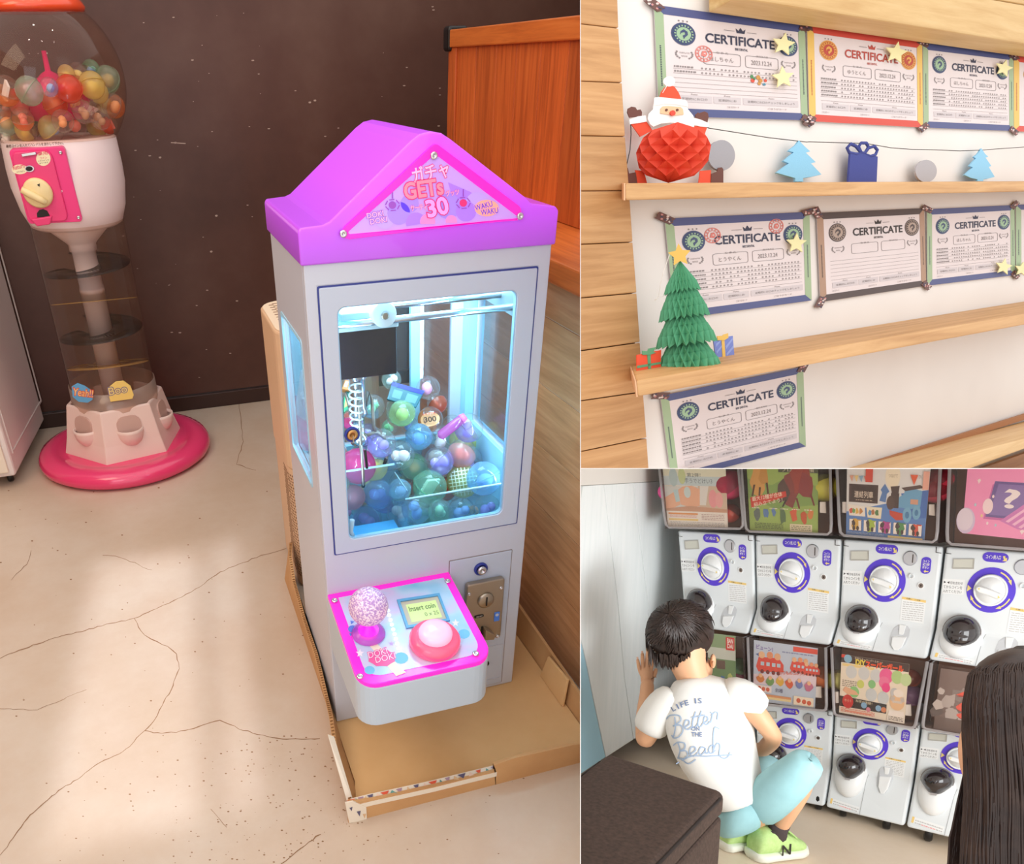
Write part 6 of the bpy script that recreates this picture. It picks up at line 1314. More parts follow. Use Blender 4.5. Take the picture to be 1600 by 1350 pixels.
for x,c in ((.04,'#e0a890'),(.10,'#f0d890'),(.16,'#90b8d8'),(.22,'#d88070')): ops.append(('p',[(x,.50),(x+.05,.495),(x+.03,.55)],c))
ops += [('r',.24,.33,.44,.545,'#d85040'),('p',[(.78,.47),(.87,.47),(.83,.55)],'#e8653c'),('t','つくろう',(.88,.50),(.97,.50),.035,'#6a5a50'),('r',0.93,1,.44,.58,'#f0b8a8'),('r',.55,.98,.972,.995,'#f0e2a0'),('l',.02,.5,.97,.99,2,'#a8c0e0')]
cardC(MT[2][0],[(1325,640),(1462,640),(1444,847),(1322,835)],YC,ops,'#e6eef4')
# card 4: pink mystery card
cardC(MT[3][0],[(1520,640),(1690,640),(1650,848),(1503,833)],YC,[('r',0,1,0,1,'#f29ccf'),('p',[(.28,.56),(.80,.56),(.70,.855),(.22,.855)],'#c86ab0'),('p',[(.30,.535),(.82,.535),(.72,.835),(.24,.835)],'#6a5a9e'),('p',[(.34,.555),(.78,.555),(.68,.815),(.28,.815)],'#8673b8'),('t','?',(.43,.745),(.56,.745),.15,'#f2eef4',.02),('p',[(.40,.86),(.75,.62),(.90,.62),(.90,.9),(.6,.92)],'#d080c8'),
 ('p',[(.46,.86),(.74,.67),(.76,.68),(.49,.87)],'#f0c0e4'),('p',[(.53,.88),(.78,.71),(.80,.72),(.56,.89)],'#f0c0e4'),('p',[(.60,.90),(.80,.76),(.82,.77),(.63,.91)],'#f0c0e4'),('c',.03,.885,.105,'#d0c8ec',1.1),('c',.02,.875,.09,'#e2def4',1.1),('c',.255,.745,.055,'#f4e2ec',1.2),('c',.30,.66,.012,'#f4e2ec'),('c',.12,.74,.012,'#b8d8ec'),('c',.20,.83,.012,'#f0d8a0'),('c',.27,.89,.012,'#f4e2ec'),('c',.36,.90,.011,'#b8d8ec'),
 ('p',[(.115,.535),(.14,.52),(.155,.535),(.135,.565)],'#f6e6ee'),('p',[(.62,.93),(.65,.915),(.67,.93),(.645,.96)],'#f6e6ee')],'#f29ccf')
# lower cards
o1 = cardC(t0,[(1075,985),(1149,994),(1150,1090),(1077,1080)],YC,[('r',0,1,0,1,'#8fae88'),('r',0,1,.22,.40,'#cfdcd6'),('r',0,1,.40,1,'#6f9468'),('r',.80,.98,.03,.24,'#d83a3c'),('t','BAN',(.83,.12),(.95,.125),.07,'#f4ecec',.04),('t','DAI',(.83,.205),(.95,.21),.07,'#f4ecec',.04),('r',.60,.78,.42,.56,'#6a544a'),('p',blob(.72,.72,.05),'#4a78b8'),('p',blob(.88,.66,.05),'#b8c87a'),('c',.95,.8,.05,'#d890b8')],'#8fae88')
ops = [('r',0,1,0,1,'#c3d6ee'),('p',[(0,.55),(1,.40),(1,.62),(0,.72)],'#e6dcec'),('r',.62,1,.02,.10,'#e05a4c'),('t','ビューン！',(.04,.13),(.30,.15),.07,'#7a64b8',.03),('p',[(.03,.22),(.12,.18),(.12,.27)],'#4a68a8'),('l',.45,.95,.12,.16,1,'#8a96c0')]
for x,y,s_ in ((.26,.36,1.0),(.74,.33,.72),(.92,.36,.6)):
    ops += [('p',[(x-.22*s_,y+.06*s_),(x-.18*s_,y-.10*s_),(x+.14*s_,y-.12*s_),(x+.22*s_,y-.02*s_),(x+.22*s_,y+.10*s_),(x-.18*s_,y+.14*s_)],'#e0584a')]
    for k in (-.12,-.03,.06,.14): ops += [('r',x+k*s_-.025*s_,x+k*s_+.03*s_,y-.03*s_,y+.03*s_,'#bcdcf0'),('c',x+k*s_,y+.13*s_,.03*s_,'#7a3a38')]
    ops += [('c',x-.13*s_,y-.14*s_,.05*s_,'#eec49c'),('c',x,y-.15*s_,.05*s_,'#e8a078'),('c',x+.12*s_,y-.14*s_,.05*s_,'#e8b890')]
for i,c in enumerate(('#d88a50','#7aa86a','#e0b850','#d86848','#7a8ac8','#c87a9a')): ops += [('p',blob(.12+i*.155,.62+(i%2)*.02,.065,9,.2),c),('c',.12+i*.155,.56+(i%2)*.02,.03,'#eec49c')]
ops += [('t','のりものコレクション',(.42,.50),(.95,.45),.06,'#e06a50',.02),('r',.05,.30,.72,.83,'#f2ecec'),('c',.10,.77,.03,'#d86848'),('c',.17,.78,.03,'#d86848'),('c',.24,.78,.03,'#d86848'),('t','全5種',(.36,.80),(.48,.805),.07,'#4a4a78'),('r',.0,.62,.86,.90,'#e0a070'),('r',0,.62,.90,.94,'#f0e0a8'),('r',.66,.98,.82,.97,'#f4eedc'),('c',.74,.89,.035,'#d86848'),('c',.83,.90,.035,'#d86848'),('c',.91,.91,.035,'#d86848')]
cardC(ML[0][0],[(1178,1000),(1278,1013),(1273,1108),(1177,1094)],YC,ops,'#c3d6ee')
ops = [('r',0,1,0,1,'#eee9da'),('r',0,1,0,.13,'#4a3c3a'),('t','手作りスーパーボールキット',(.2,.05),(.62,.06),.04,'#e8dcc8'),('r',0,.12,0,.05,'#d84a3c'),('t','DIY',(.22,.135),(.36,.135),.085,'#e8d85a',.05),('t','スーパーボール',(.37,.15),(.92,.14),.10,'#f06038',.06),('c',.10,.06,.06,'#8fc0e0'),('r',.02,.5,.145,.185,'#f0dc9a'),('l',.03,.25,.42,.54,4,'#8a8478')]
for x,y,r,c in ((.16,.27,.085,'#d3dce2'),(.35,.26,.085,'#d3dce2'),(.53,.27,.085,'#d3dce2'),(.68,.25,.10,'#f06aa8'),(.66,.36,.08,'#f080b0'),(.84,.24,.085,'#b8dc9a'),(.97,.26,.08,'#c8e4b0'),(.31,.45,.055,'#cfdc78'),(.48,.42,.055,'#8acb8a'),(.69,.44,.062,'#ee4f98'),(.22,.60,.075,'#8fcf8a'),(.48,.60,.085,'#ccd8e0'),(.66,.62,.085,'#ccd8e0'),(.82,.50,.06,'#c8cfd6')): ops.append(('c',x,y,r,c,1.3))
ops += [('p',[(.08,.53),(.24,.58),(.30,.64),(.12,.66),(.04,.60)],'#e8b898'),('p',[(0,.70),(.72,.72),(.72,.88),(0,.88)],'#3c3432'),('c',.13,.78,.085,'#c83c3c',1.4),('t','作ろう',(.08,.79),(.18,.79),.05,'#f0d0b0'),('t','科学の実験！',(.25,.77),(.50,.775),.05,'#e8e4c8'),
 ('c',.38,.80,.045,'#8ab8e0'),('c',.60,.81,.045,'#8ab8e0'),('c',.45,.86,.035,'#d88aa0'),('c',.68,.82,.04,'#d88a60'),
 ('c',.87,.66,.11,'#eac7a0',1.2),('p',[(.76,.62),(.78,.55),(.84,.58),(.81,.66)],'#c9c4c0'),('p',[(.98,.62),(.96,.55),(.91,.58),(.93,.66)],'#c9c4c0'),('r',.80,.94,.63,.67,'#d8d2cc'),('p',[(.76,.80),(.98,.80),(1,.95),(.74,.95)],'#f2f0ee'),('c',.88,.50,.075,'#f2efe9',.9),
 ('r',.74,1,.89,.99,'#f0eee6'),('l',.76,.98,.905,.98,3,'#6a6460'),('l',.03,.55,.90,.98,3,'#e08a80'),('r',.1,.5,.93,.955,'#e8a088')]
cardC(ML[1][0],[(1315,1022),(1421,1038),(1413,1131),(1311,1113)],YC,ops,'#eee9da')
ops = [('r',0,1,0,1,'#7c6e6c')]
random.seed(11)
for i in range(26): ops.append(('p',blob(random.uniform(.02,.98),random.uniform(.26,.72),random.uniform(.05,.10),6,.4),random.choice(['#b5b0b0','#9a9494','#6a6262','#c8c4c4','#8a8484'])))
ops += [('r',0,1,.74,1,'#6f6361'),('t','?',(.33,.72),(.72,.72),.42,'#a83a34',.02),('t','?',(.31,.70),(.70,.70),.42,'#e8604c',.02)]
cardC(ML[2][0],[(1470,1044),(1590,1062),(1565,1160),(1458,1142)],YC,ops,'#7c6e6c')
# capsules behind the cards
for x,y,r,c,lb in ((1041,768,13,'#f04a9a','hot pink capsule at the left of the wrist toy card'),(1140,758,23,'#e8387e','pink red capsule at the right of the wrist toy card'),(1141,802,15,'#c84a3a','red capsule low in the first top case, right side'),(1288,762,22,'#c8cc48','yellow green capsule right of the green card'),(1461,766,20,'#f05a78','pink capsule right of the train card'),(1470,748,18,'#e83c60','red pink capsule above the one beside the train card'),
 (1284,1058,17,'#ef8a48','orange capsule right of the red bus card'),(1308,1062,16,'#c6d070','yellow green capsule left of the bouncy ball card'),(1423,1086,17,'#b48ac8','lilac and blue capsule right of the bouncy ball card'),(1423,1060,14,'#b85038','brownish red capsule above the lilac one'),(1155,1042,14,'#5f9a6a','green capsule right of the green card behind the boy'),(1152,1056,12,'#e03a80','pink capsule right of the green card behind the boy')):
    capC(x,y,r,-.052,c,lb)
random.seed(5)
# little white brackets beside the cards
for mi,(x,y) in ((MT[1][0],(1287,792)),(MT[2][0],(1322,792)),(MT[2][0],(1457,796)),(ML[1][0],(1420,1108)),(ML[0][0],(1280,1080)),(ML[1][0],(1307,1088))):
    pc_ = C_(-.09); b = MB(); b.prism([(x-5,y-8),(x+4,y-8),(x+5,y+10),(x-5,y+9)],0,.012,0,lambda u,v,h:pc_(u,v,h)); b.build('card_bracket', M_gw2, mi, bevel=.002)
# --- ottoman in the foreground
M_ott = noisy('dark_fabric',[(.3,'#3d302a'),(.5,'#4a3a33'),(.7,'#55443b')],90,3,.9,.5,900)
def loft(b, secs, n=20, mi=0, caps=True, power=1.0, smooth=True):
    """closed skin through elliptical sections (centre, half-axis a, half-axis c)"""
    vs=[]
    for c,a,d in secs:
        for i in range(n):
            t=2*math.pi*i/n; x,y=math.cos(t),math.sin(t)
            if power!=1: x=math.copysign(abs(x)**power,x); y=math.copysign(abs(y)**power,y)
            vs.append(Vector(c)+Vector(a)*x+Vector(d)*y)
    k=len(secs); fs=[(j*n+i,j*n+(i+1)%n,(j+1)*n+(i+1)%n,(j+1)*n+i) for j in range(k-1) for i in range(n)]
    if caps: fs += [tuple(range(n))[::-1], tuple(range((k-1)*n,k*n))]
    return b.add(vs,fs,mi,smooth)
ZO = -.65; po = Plane('C',(0,0,ZO),(0,0,1))
TLo,TRo = po(950,1176), po(1131,1236); FRo = po(1019,1352); d_ = (FRo-TRo); dl = (po(905,1211)-TLo)
ot = thing('ottoman','C',((TLo+TRo+FRo)/3)*1.0-Vector((0,0,.47)),'dark brown grey fabric box stool in the foreground left of the boy','stool')
FRx = TRo+d_*1.25; FLx = TLo+dl.normalized()*(d_.length*1.25)
base = [TLo,TRo,FRx,FLx]
b = MB(); b.hexa([Vector((p.x,p.y,FC)) for p in base]+[Vector((p.x,p.y,ZO-.075)) for p in base]); b.build('box_body', M_ott, ot, bevel=.012, bseg=3)
ce = (TLo+TRo+FRx+FLx)/4
out = [p+(p-ce).normalized()*.006 for p in base]
b = MB(); b.hexa([Vector((p.x,p.y,ZO-.073)) for p in out]+[Vector((p.x,p.y,ZO)) for p in out]); lid = b.build('lid', M_ott, ot, bevel=.022, bseg=4)
b = MB(); ring_=[Vector((p.x,p.y,ZO-.012)) for p in [q+(ce-q).normalized()*.004 for q in out]]
b.tube([ring_[0].lerp(ring_[1],t) for t in (.06,.3,.6,.94)],.0045,6); b.tube([ring_[1].lerp(ring_[2],t) for t in (.05,.3,.6,.97)],.0045,6); b.tube([ring_[3].lerp(ring_[0],t) for t in (.05,.4,.9)],.0045,6)
o=b.build('piping', mat('piping_dark','#2e2624',.9), lid); o['kind']='stuff'
# --- crouching boy
oC,_ = ray('C',0,0)
def K(px,py,d): return AT('C',px,py,d)
def skinbody(name, pts, edges, root, mats_, parent, sub=2, fn=None):
    names = list(pts); me = bpy.data.meshes.new(name); inv = LOC[parent.name].inverted()
    me.from_pydata([inv @ Vector(pts[n][0]) for n in names],[(names.index(a),names.index(c)) for a,c in edges],[])
    o = bpy.data.objects.new(name, me); COL.objects.link(o); m = o.modifiers.new('skin','SKIN'); m.use_smooth_shade = True
    for i,n in enumerate(names):
        r = pts[n][1]; r = r if hasattr(r,'__len__') else (r,r); me.skin_vertices[0].data[i].radius = r; me.skin_vertices[0].data[i].use_root = (n==root)
    s_ = o.modifiers.new('sub','SUBSURF'); s_.levels = sub; s_.render_levels = sub
    bpy.context.view_layer.update(); dg = bpy.context.evaluated_depsgraph_get(); nm = bpy.data.meshes.new_from_object(o.evaluated_get(dg)); bpy.data.objects.remove(o, do_unlink=True)
    nm.name = name
    for p in nm.polygons: p.use_smooth = True
    nm.materials.clear()
    for q in (mats_ if isinstance(mats_,list) else [mats_]): nm.materials.append(q)
    o = bpy.data.objects.new(name, nm); COL.objects.link(o); o.parent = parent; LOC[o.name]=LOC[parent.name]; ROOM[o.name]='C'; return o
SKIN = noisy('skin',[(.3,'#d8a47e'),(.7,'#e2b18c')],6,3,.5); SKIN2 = SKIN
foot = U('C',1212,1343,(0,0,FC),(0,0,1))
boy = thing('person','C',(foot.x,foot.y,FC),'boy in white t-shirt and light blue shorts crouching with his back turned','person')
DS = 2.80; r_ = lambda px,d=DS: px*d/F
P = {}
def J(n,px,py,d,r): P[n]=(K(px,py,d),(r_(r[0],d),r_(r[1],d)) if hasattr(r,'__len__') else r_(r,d))
J('pelvis',1160,1262,2.81,20); J('spine',1138,1205,2.84,22); J('chest',1110,1140,2.89,24); J('upper',1094,1098,2.92,20); J('neck',1084,1064,2.93,20); J('skull',1070,1030,2.95,32); J('head',1064,985,2.97,42); J('crown',1062,962,2.97,30)
J('lsh',1040,1100,2.92,20); J('lup',1020,1132,2.93,17); J('lel',1006,1162,2.96,14.5); J('lfo',1006,1118,3.05,13); J('lwr',1011,1078,3.10,10.5); J('lpalm',1012,1062,3.13,12)
J('rsh',1158,1092,2.86,20); J('rup',1188,1122,2.82,17); J('rel',1211,1153,2.82,14); J('rfo',1192,1172,2.95,12); J('rwr',1170,1170,3.05,10)
J('rhip',1182,1268,2.76,30); J('rth',1222,1232,2.70,29); J('rkn',1266,1192,2.66,20); J('rca',1246,1240,2.70,18); J('rcb',1228,1275,2.735,14); J('ran',1212,1306,2.765,10.5)
J('lhip',1146,1274,2.86,28); J('lth',1180,1230,2.97,27); J('lkn',1206,1196,3.06,19); J('lca',1180,1250,2.96,16); J('lan',1150,1305,2.92,10)
E_ = [('pelvis','spine'),('spine','chest'),('chest','upper'),('upper','neck'),('neck','skull'),('skull','head'),('head','crown'),('upper','lsh'),('lsh','lup'),('lup','lel'),('lel','lfo'),('lfo','lwr'),('lwr','lpalm'),('upper','rsh'),('rsh','rup'),('rup','rel'),('rel','rfo'),('rfo','rwr'),('pelvis','rhip'),('rhip','rth'),('rth','rkn'),('rkn','rca'),('rca','rcb'),('rcb','ran'),('pelvis','lhip'),('lhip','lth'),('lth','lkn'),('lkn','lca'),('lca','lan')]
skinbody('body',P,E_,'pelvis',SKIN,boy)
# left hand: palm and five fingers pressed to the wall
HD = 3.14
hb = {'w':(K(1011,1080,3.11),r_(9.5)),'p1':(K(1011,1064,HD),r_(11.5)),'p2':(K(1010,1052,HD),r_(11))}
he = [('w','p1'),('p1','p2')]
for n,pts_ in {'index':[(1016.5,1046),(1018.5,1034),(1018.5,1024)],'middle':[(1010.5,1043),(1011.5,1029),(1011.5,1018.5)],'ring':[(1004.5,1044),(1004,1030),(1003.5,1019.5)],'little':[(1000,1050),(997.5,1038),(996,1029)],'thumb':[(1018.5,1062),(1023.5,1052),(1025.5,1044)]}.items():
    pr = 'p2' if n!='thumb' else 'p1'
    for i,q in enumerate(pts_): hb[n+str(i)] = (K(q[0],q[1],HD+(.008 if i==2 else 0)),r_((4.3,3.9,3.0)[i] if n!='little' else (3.8,3.3,2.6)[i])); he.append((pr,n+str(i))); pr = n+str(i)
skinbody('hand',hb,he,'p1',SKIN,boy)
b = MB()
for q in ((1018.5,1023.2),(1011.5,1017.8),(1003.5,1018.8),(996,1028.3)): p=K(q[0],q[1],HD-.003); b.sphere(p,(r_(2.0),r_(.9),r_(2.2)),8,5)
o=b.build('fingernail', mat('nail','#ecc0a8',.35), boy); o['kind']='stuff'
# right hand reaching to the dome, fingers curled
hb={'w':(K(1176,1171,3.02),r_(9)),'p1':(K(1164,1168,3.08),r_(10.5))}; he=[('w','p1')]
for n,q in {'index':[(1156,1160),(1150,1158),(1147,1163)],'middle':[(1154,1165),(1147,1164),(1144,1170)],'ring':[(1155,1171),(1148,1172),(1146,1177)],'little':[(1157,1176),(1151,1178),(1150,1182)],'thumb':[(1164,1158),(1159,1152),(1155,1150)]}.items():
    pr='p1'
    for i,s_ in enumerate(q): hb[n+str(i)]=(K(s_[0],s_[1],3.10+.02*i),r_((4.2,3.7,3)[i])); he.append((pr,n+str(i))); pr=n+str(i)
skinbody('hand',hb,he,'p1',SKIN,boy)
# ears, small
fw = (K(1064,985,3.2)-K(1064,985,2.9)).normalized(); rx = (K(1164,985,2.97)-K(1064,985,2.97)).normalized(); uy = (K(1064,885,2.97)-K(1064,985,2.97)).normalized()
def ell(px,py,d,a,c,e): return K(px,py,d), rx*r_(a), uy*r_(c), fw*r_(e)
def ellip(b,px,py,d,a,c,e,nu=20,nv=12,M=None): 
    C0,A1_,B1,C1 = ell(px,py,d,a,c,e); mm = Matrix((A1_,B1,C1)).transposed(); b.lathe([(math.cos(-math.pi/2+math.pi*j/nv)+1e-6,math.sin(-math.pi/2+math.pi*j/nv)) for j in range(nv+1)],nu,C0,mm @ Matrix.Rotation(math.pi/2,3,'X')); return b
b = MB(); ellip(b,1114,1033,2.955,5.0,12,9); ear=b.build('ear', SKIN, boy); 
b = MB(); ellip(b,1114,1036,2.95,3.0,6,9.2); b.build('ear_fold', mat('skin_shade','#cf9874',.55), ear)
b = MB(); ellip(b,1013,1020,2.99,4,11,9); b.build('ear', SKIN, boy)
b = MB(); ellip(b,1096,1046,2.995,19,24,26); b.build('cheek', SKIN, boy)
# face on the far side: eyes, nose, mouth
FW = lambda px,py,dd: K(px,py,2.97)+fw*r_(dd)
for x in (1058,1092): b=MB(); b.sphere(FW(x,1006,40),r_(4),10,6); b.build('eye', mat('eye_dark','#1f1816',.2), boy)
b = MB(); b.sphere(FW(1078,1022,46),(r_(5),r_(8),r_(7)),10,6); b.build('nose', SKIN, boy)
b = MB(); b.sphere(FW(1080,1042,40),(r_(9),r_(3),r_(2.5)),10,6); b.build('mouth', mat('lip','#c07868',.5), boy)
# hair: cap with many tapered locks falling from the crown
M_hair = noisy('dark_hair',[(.3,'#1d1412'),(.55,'#2c1e19'),(.8,'#3d2a22')],30,4,.42,.3,400,.5)
b = MB(); ellip(b,1064,988,2.965,55,52,55,28,18); cap_=b.build('hair', M_hair, boy)
b = MB(); random.seed(3)
crown = (1045,958)
Ce = K(1064,988,2.965)
def hp(u,v,k=1.0):   # point on the hair cap: u,v in lens units about its centre, near side
    q=max(0,1-u*u-v*v); return Ce+rx*r_(56.5*u*k)+uy*r_(-53.5*v*k)-fw*r_(56*math.sqrt(q)*k)
for i in range(620):
    a=random.uniform(0,2*math.pi); s0=random.uniform(.0,.55); L_=random.uniform(.35,.8)
    c0=((crown[0]-1064)/56.5,(crown[1]-988)/53.5); tw=random.uniform(.15,.5)
    path=[]
    for k in range(6):
        t=s0+L_*k/5; aa=a+tw*t; u=c0[0]+t*math.cos(aa)*1.15; v=c0[1]+t*math.sin(aa)*1.05
        m=math.hypot(u,v)
        if m>1.02:
            if k<3: path=[]; 
            f_=1.02/m; path.append(Ce+rx*r_(56.5*u*f_)+uy*r_(-53.5*(v*f_)-5*(m-1.02)*10*(1 if v>0 else .3))+fw*r_(2)); continue
        if v>.86 and abs(u)<.75: v=.86+(v-.86)*1.0
        path.append(hp(u,v,1.0+.018*math.sin(3.1*k+i)))
    if len(path)>3: b.tube(path,[r_(x) for x in (.5,1.5,1.7,1.5,1.0,.25)][-len(path):],4,caps=False)
for i in range(120):   # ragged nape and temple ends
    u=random.uniform(-.9,.8); v0=.62+.2*random.random(); base_=hp(u,min(v0,math.sqrt(max(.05,.97-u*u))))
    tip=K(1064+56*u*random.uniform(.86,.98)+random.uniform(-3,3),988+53*min(1.08,.94+.14*(1-u*u))+random.uniform(-5,3),2.925)
    b.tube([base_,base_.lerp(tip,.5)-fw*r_(3),tip],[r_(2.4),r_(2.0),r_(.3)],4,caps=False)
o=b.build('hair_lock', M_hair, cap_); o['kind']='stuff'
# --- shirt: back loft with sleeves
SH_ = noisy('white_cotton',[(.3,'#dcdcd9'),(.7,'#e4e4e0')],5,4,.85,.25,30)
def sec(px,py,d,a,dep,tilt=0):
    ra=(rx*math.cos(tilt)-uy*math.sin(tilt)); return (K(px,py,d), ra*r_(a,d), fw*r_(dep,d))
b = MB()
loft(b,[sec(1079,1057,2.935,24,24,-.2),sec(1082,1062,2.93,33,29,-.2),sec(1091,1070,2.92,47,34,-.2),sec(1100,1082,2.91,62,39,-.18),sec(1105,1100,2.90,71,44,-.15),sec(1107,1128,2.88,70,47,-.12),sec(1114,1160,2.86,67,47,-.18),sec(1125,1190,2.84,61,47,-.25),sec(1137,1214,2.83,54,47,-.3),sec(1149,1234,2.815,47,46,-.35),sec(1157,1250,2.80,42,44,-.35),sec(1160,1257,2.80,38,42,-.35)],28,caps=True)
shirt=b.build('t_shirt', SH_, boy, sub=1)
def sleeve(pts_):
    b=MB(); secs=[]
    for i,(x,y,d,r) in enumerate(pts_):
        p=K(x,y,d); n_=(K(*pts_[min(i+1,len(pts_)-1)][:3])-K(*pts_[max(i-1,0)][:3])).normalized(); a=n_.cross(fw).normalized(); c=a.cross(n_).normalized(); secs.append((p,a*r_(r,d),c*r_(r,d)))
    loft(b,secs,18); return b.build('sleeve', SH_, shirt, sub=1)
sleeve([(1060,1090,2.91,26),(1044,1098,2.915,29),(1030,1112,2.92,28),(1019,1130,2.93,27),(1012,1144,2.94,26),(1012,1144,2.94,22)])
sleeve([(1128,1084,2.89,24),(1148,1083,2.875,28),(1165,1089,2.86,28),(1178,1101,2.845,25),(1187,1113,2.835,22),(1186,1112,2.835,18)])
bpy.context.view_layer.update()
from mathutils.bvhtree import BVHTree
dg = bpy.context.evaluated_depsgraph_get(); ev = shirt.evaluated_get(dg); me = ev.to_mesh(); L0 = LOC[boy.name]
bv = BVHTree.FromPolygons([L0 @ v.co for v in me.vertices],[tuple(p.vertices) for p in me.polygons]); ev.to_mesh_clear()
def onshirt(x,y,h=0):
    o,d = ray('C',x,y); hit = bv.ray_cast(o,d.normalized()); return (hit[0] if hit[0] is not None else K(x,y,2.82))-d.normalized()*(h+.002)
M_p1 = mat('print_greyblue','#7486a8',.8); M_p2 = mat('print_paleblue','#9db3cf',.8)
b = MB()
word = 'LIFE IS'; 
for i,ch in enumerate(word):
    if ch==' ': continue
    t=i/6; x=1054+t*40; y=1110.5-11.5*math.sin(min(1,t*1.15)*1.45); dx,dy=math.cos(-.55+t*.5),math.sin(-.55+t*.5); wch = 1.6 if ch=='I' else 5.2
    b.text(ch,(x-dx*wch/2,y-dy*wch/2),(x+dx*wch/2,y+dy*wch/2),8,onshirt,.001,0,.02)
a_,c_=zc7((762,472),(815,472)); b.text('ON',a_,c_,6.2,onshirt,.001,0,.02); a_,c_=zc7((762,510),(830,510)); b.text('THE',a_,c_,6.8,onshirt,.001,0,.02)
def script(strokes, wd):
    for s_ in strokes:
        q=[Vector(p) for p in zc7(*s_)]; pts_=[]
        for i in range(len(q)-1):   # smooth with catmull-rom
            p0,p1,p2,p3=q[max(i-1,0)],q[i],q[i+1],q[min(i+2,len(q)-1)]
            for k in range(4):
                t=k/4; pts_.append(.5*((2*p1)+(p2-p0)*t+(2*p0-5*p1+4*p2-p3)*t*t+(3*p1-p0-3*p2+p3)*t**3))
        pts_.append(q[-1]); n=len(pts_); L_=[];
        for i,p in enumerate(pts_):
            d=(pts_[min(i+1,n-1)]-pts_[max(i-1,0)]); d=d.normalized() if d.length>1e-6 else Vector((1,0)); nn=Vector((-d.y,d.x))*wd
            L_ += [(p.x+nn.x,p.y+nn.y,.0008),(p.x-nn.x,p.y-nn.y,.0008)]
        b.add(L_,[(2*i,2*i+1,2*i+3,2*i+2) for i in range(n-1)],1,False,onshirt)
script([[(640,520),(655,450),(650,380)],[(595,395),(620,370),(680,372),(690,405),(650,435),(640,440),(690,435),(705,470),(680,510),(645,520),(630,500)],
 [(715,450),(745,430),(745,405),(722,405),(712,440),(735,465),(765,445)],[(790,345),(772,400),(768,440),(785,450),(805,425)],[(760,385),(810,375)],[(828,340),(808,400),(805,435),(822,445),(840,420)],[(795,378),(850,368)],
 [(845,420),(868,405),(866,380),(848,382),(842,415),(862,432),(885,410)],[(885,350),(900,365),(888,420)],[(892,375),(915,350),(935,355),(930,400)]],.95)
script([[(670,655),(685,600),(670,550)],[(640,570),(670,548),(715,555),(715,590),(685,605),(725,605),(735,635),(700,660),(672,650)],[(745,630),(785,605),(785,580),(758,582),(750,620),(775,640),(805,615)],
 [(850,585),(825,580),(810,610),(825,630),(850,605),(855,585),(855,620),(875,615)],[(920,575),(890,570),(875,600),(890,622),(920,600)],[(945,460),(915,450),(905,520),(905,620)],[(905,600),(930,555),(950,570),(945,630),(975,655),(1005,640),(1015,610)],[(660,690),(760,640),(860,640),(1030,630)],[(690,650),(740,690),(790,660)]],.95)
b.build('shirt_print', [M_p1,M_p2], shirt, recalc=False)
# --- shorts
M_sh = noisy('blue_cotton',[(.3,'#8fbcc4'),(.6,'#9ccbd2'),(.8,'#a9d6dc')],7,4,.85,.25,40)
b = MB()
loft(b,[sec(1156,1248,2.81,37,41,-.35),sec(1161,1262,2.80,42,45,-.35),sec(1163,1276,2.795,45,47,-.32),sec(1161,1290,2.80,42,45,-.3),sec(1156,1299,2.81,32,36,-.25),sec(1154,1302,2.81,20,22,-.25)],26); sh=b.build('shorts', M_sh, boy, sub=1)
def leg(pts_,name='shorts_leg'):
    b=MB(); secs=[]
    for i,(x,y,d,r) in enumerate(pts_):
        p=K(x,y,d); n_=(K(*pts_[min(i+1,len(pts_)-1)][:3])-K(*pts_[max(i-1,0)][:3])).normalized(); a=n_.cross(fw).normalized(); c=a.cross(n_).normalized(); secs.append((p,a*r_(r,d),c*r_(r,d)))
    loft(b,secs,20); return b.build(name, M_sh, sh, sub=1)
leg([(1174,1272,2.785,29),(1194,1254,2.76,34),(1220,1230,2.715,34),(1245,1208,2.685,30),(1261,1192,2.67,26),(1268,1183,2.66,22),(1266,1186,2.66,16)])
leg([(1160,1270,2.85,30),(1180,1238,2.95,33),(1197,1205,3.03,27),(1203,1193,3.06,23),(1201,1196,3.06,18)])
# --- socks and running shoes
M_sock = mat('black_sock','#4a3f40',.9); M_green = noisy('shoe_mesh',[(.3,'#b6d987'),(.7,'#c6e59a')],60,2,.7,.4,900); M_sole = mat('shoe_sole','#eef0e4',.5)
def shoe(heel,toe,ank,dh,dt,wd,ht,label):
    H_=U('C',*heel,(0,0,FC),(0,0,1)); T_=U('C',*toe,(0,0,FC),(0,0,1)); ax=(T_-H_); ln=ax.length; ax.normalize(); sd=ax.cross(Vector((0,0,1))).normalized(); z=Vector((0,0,1))
    b=MB(); prof=[(-.02,.55,.05,.30),(.0,.75,.05,.62),(.08,.92,.05,.86),(.2,.98,.05,.95),(.34,.96,.05,.88),(.5,.98,.05,.74),(.66,1.06,.05,.54),(.82,1.0,.05,.40),(.93,.78,.05,.32),(1.0,.40,.05,.20)]
    secs=[]
    for t,w_,z0,z1 in prof:
        c=H_+ax*ln*t+z*(.022+ht*z1/2); secs.append((c,sd*wd*w_,z*(ht*z1/2)))
    loft(b,secs,18,power=.8); s_=b.build('shoe', M_green, boy, sub=1)
    b=MB(); secs=[]
    for t,w_ in ((-.04,.5),(0,.85),(.1,1.02),(.35,1.0),(.6,1.06),(.8,1.08),(.95,.85),(1.03,.45)): secs.append((H_+ax*ln*t+z*.017,sd*wd*w_*1.06,z*.017))
    loft(b,secs,18,power=.6); b.build('sole', M_sole, s_)
    return s_,H_,T_,ax,sd,ln
s1,H1,T1,ax1,sd1,ln1 = shoe((1176,1342),(1252,1331),None,0,0,.050,.105,'')
near = sd1 if (sd1.dot(oC-H1)>0) else -sd1
pn = Plane('C',H1+ax1*ln1*.5+near*.0495,near); 
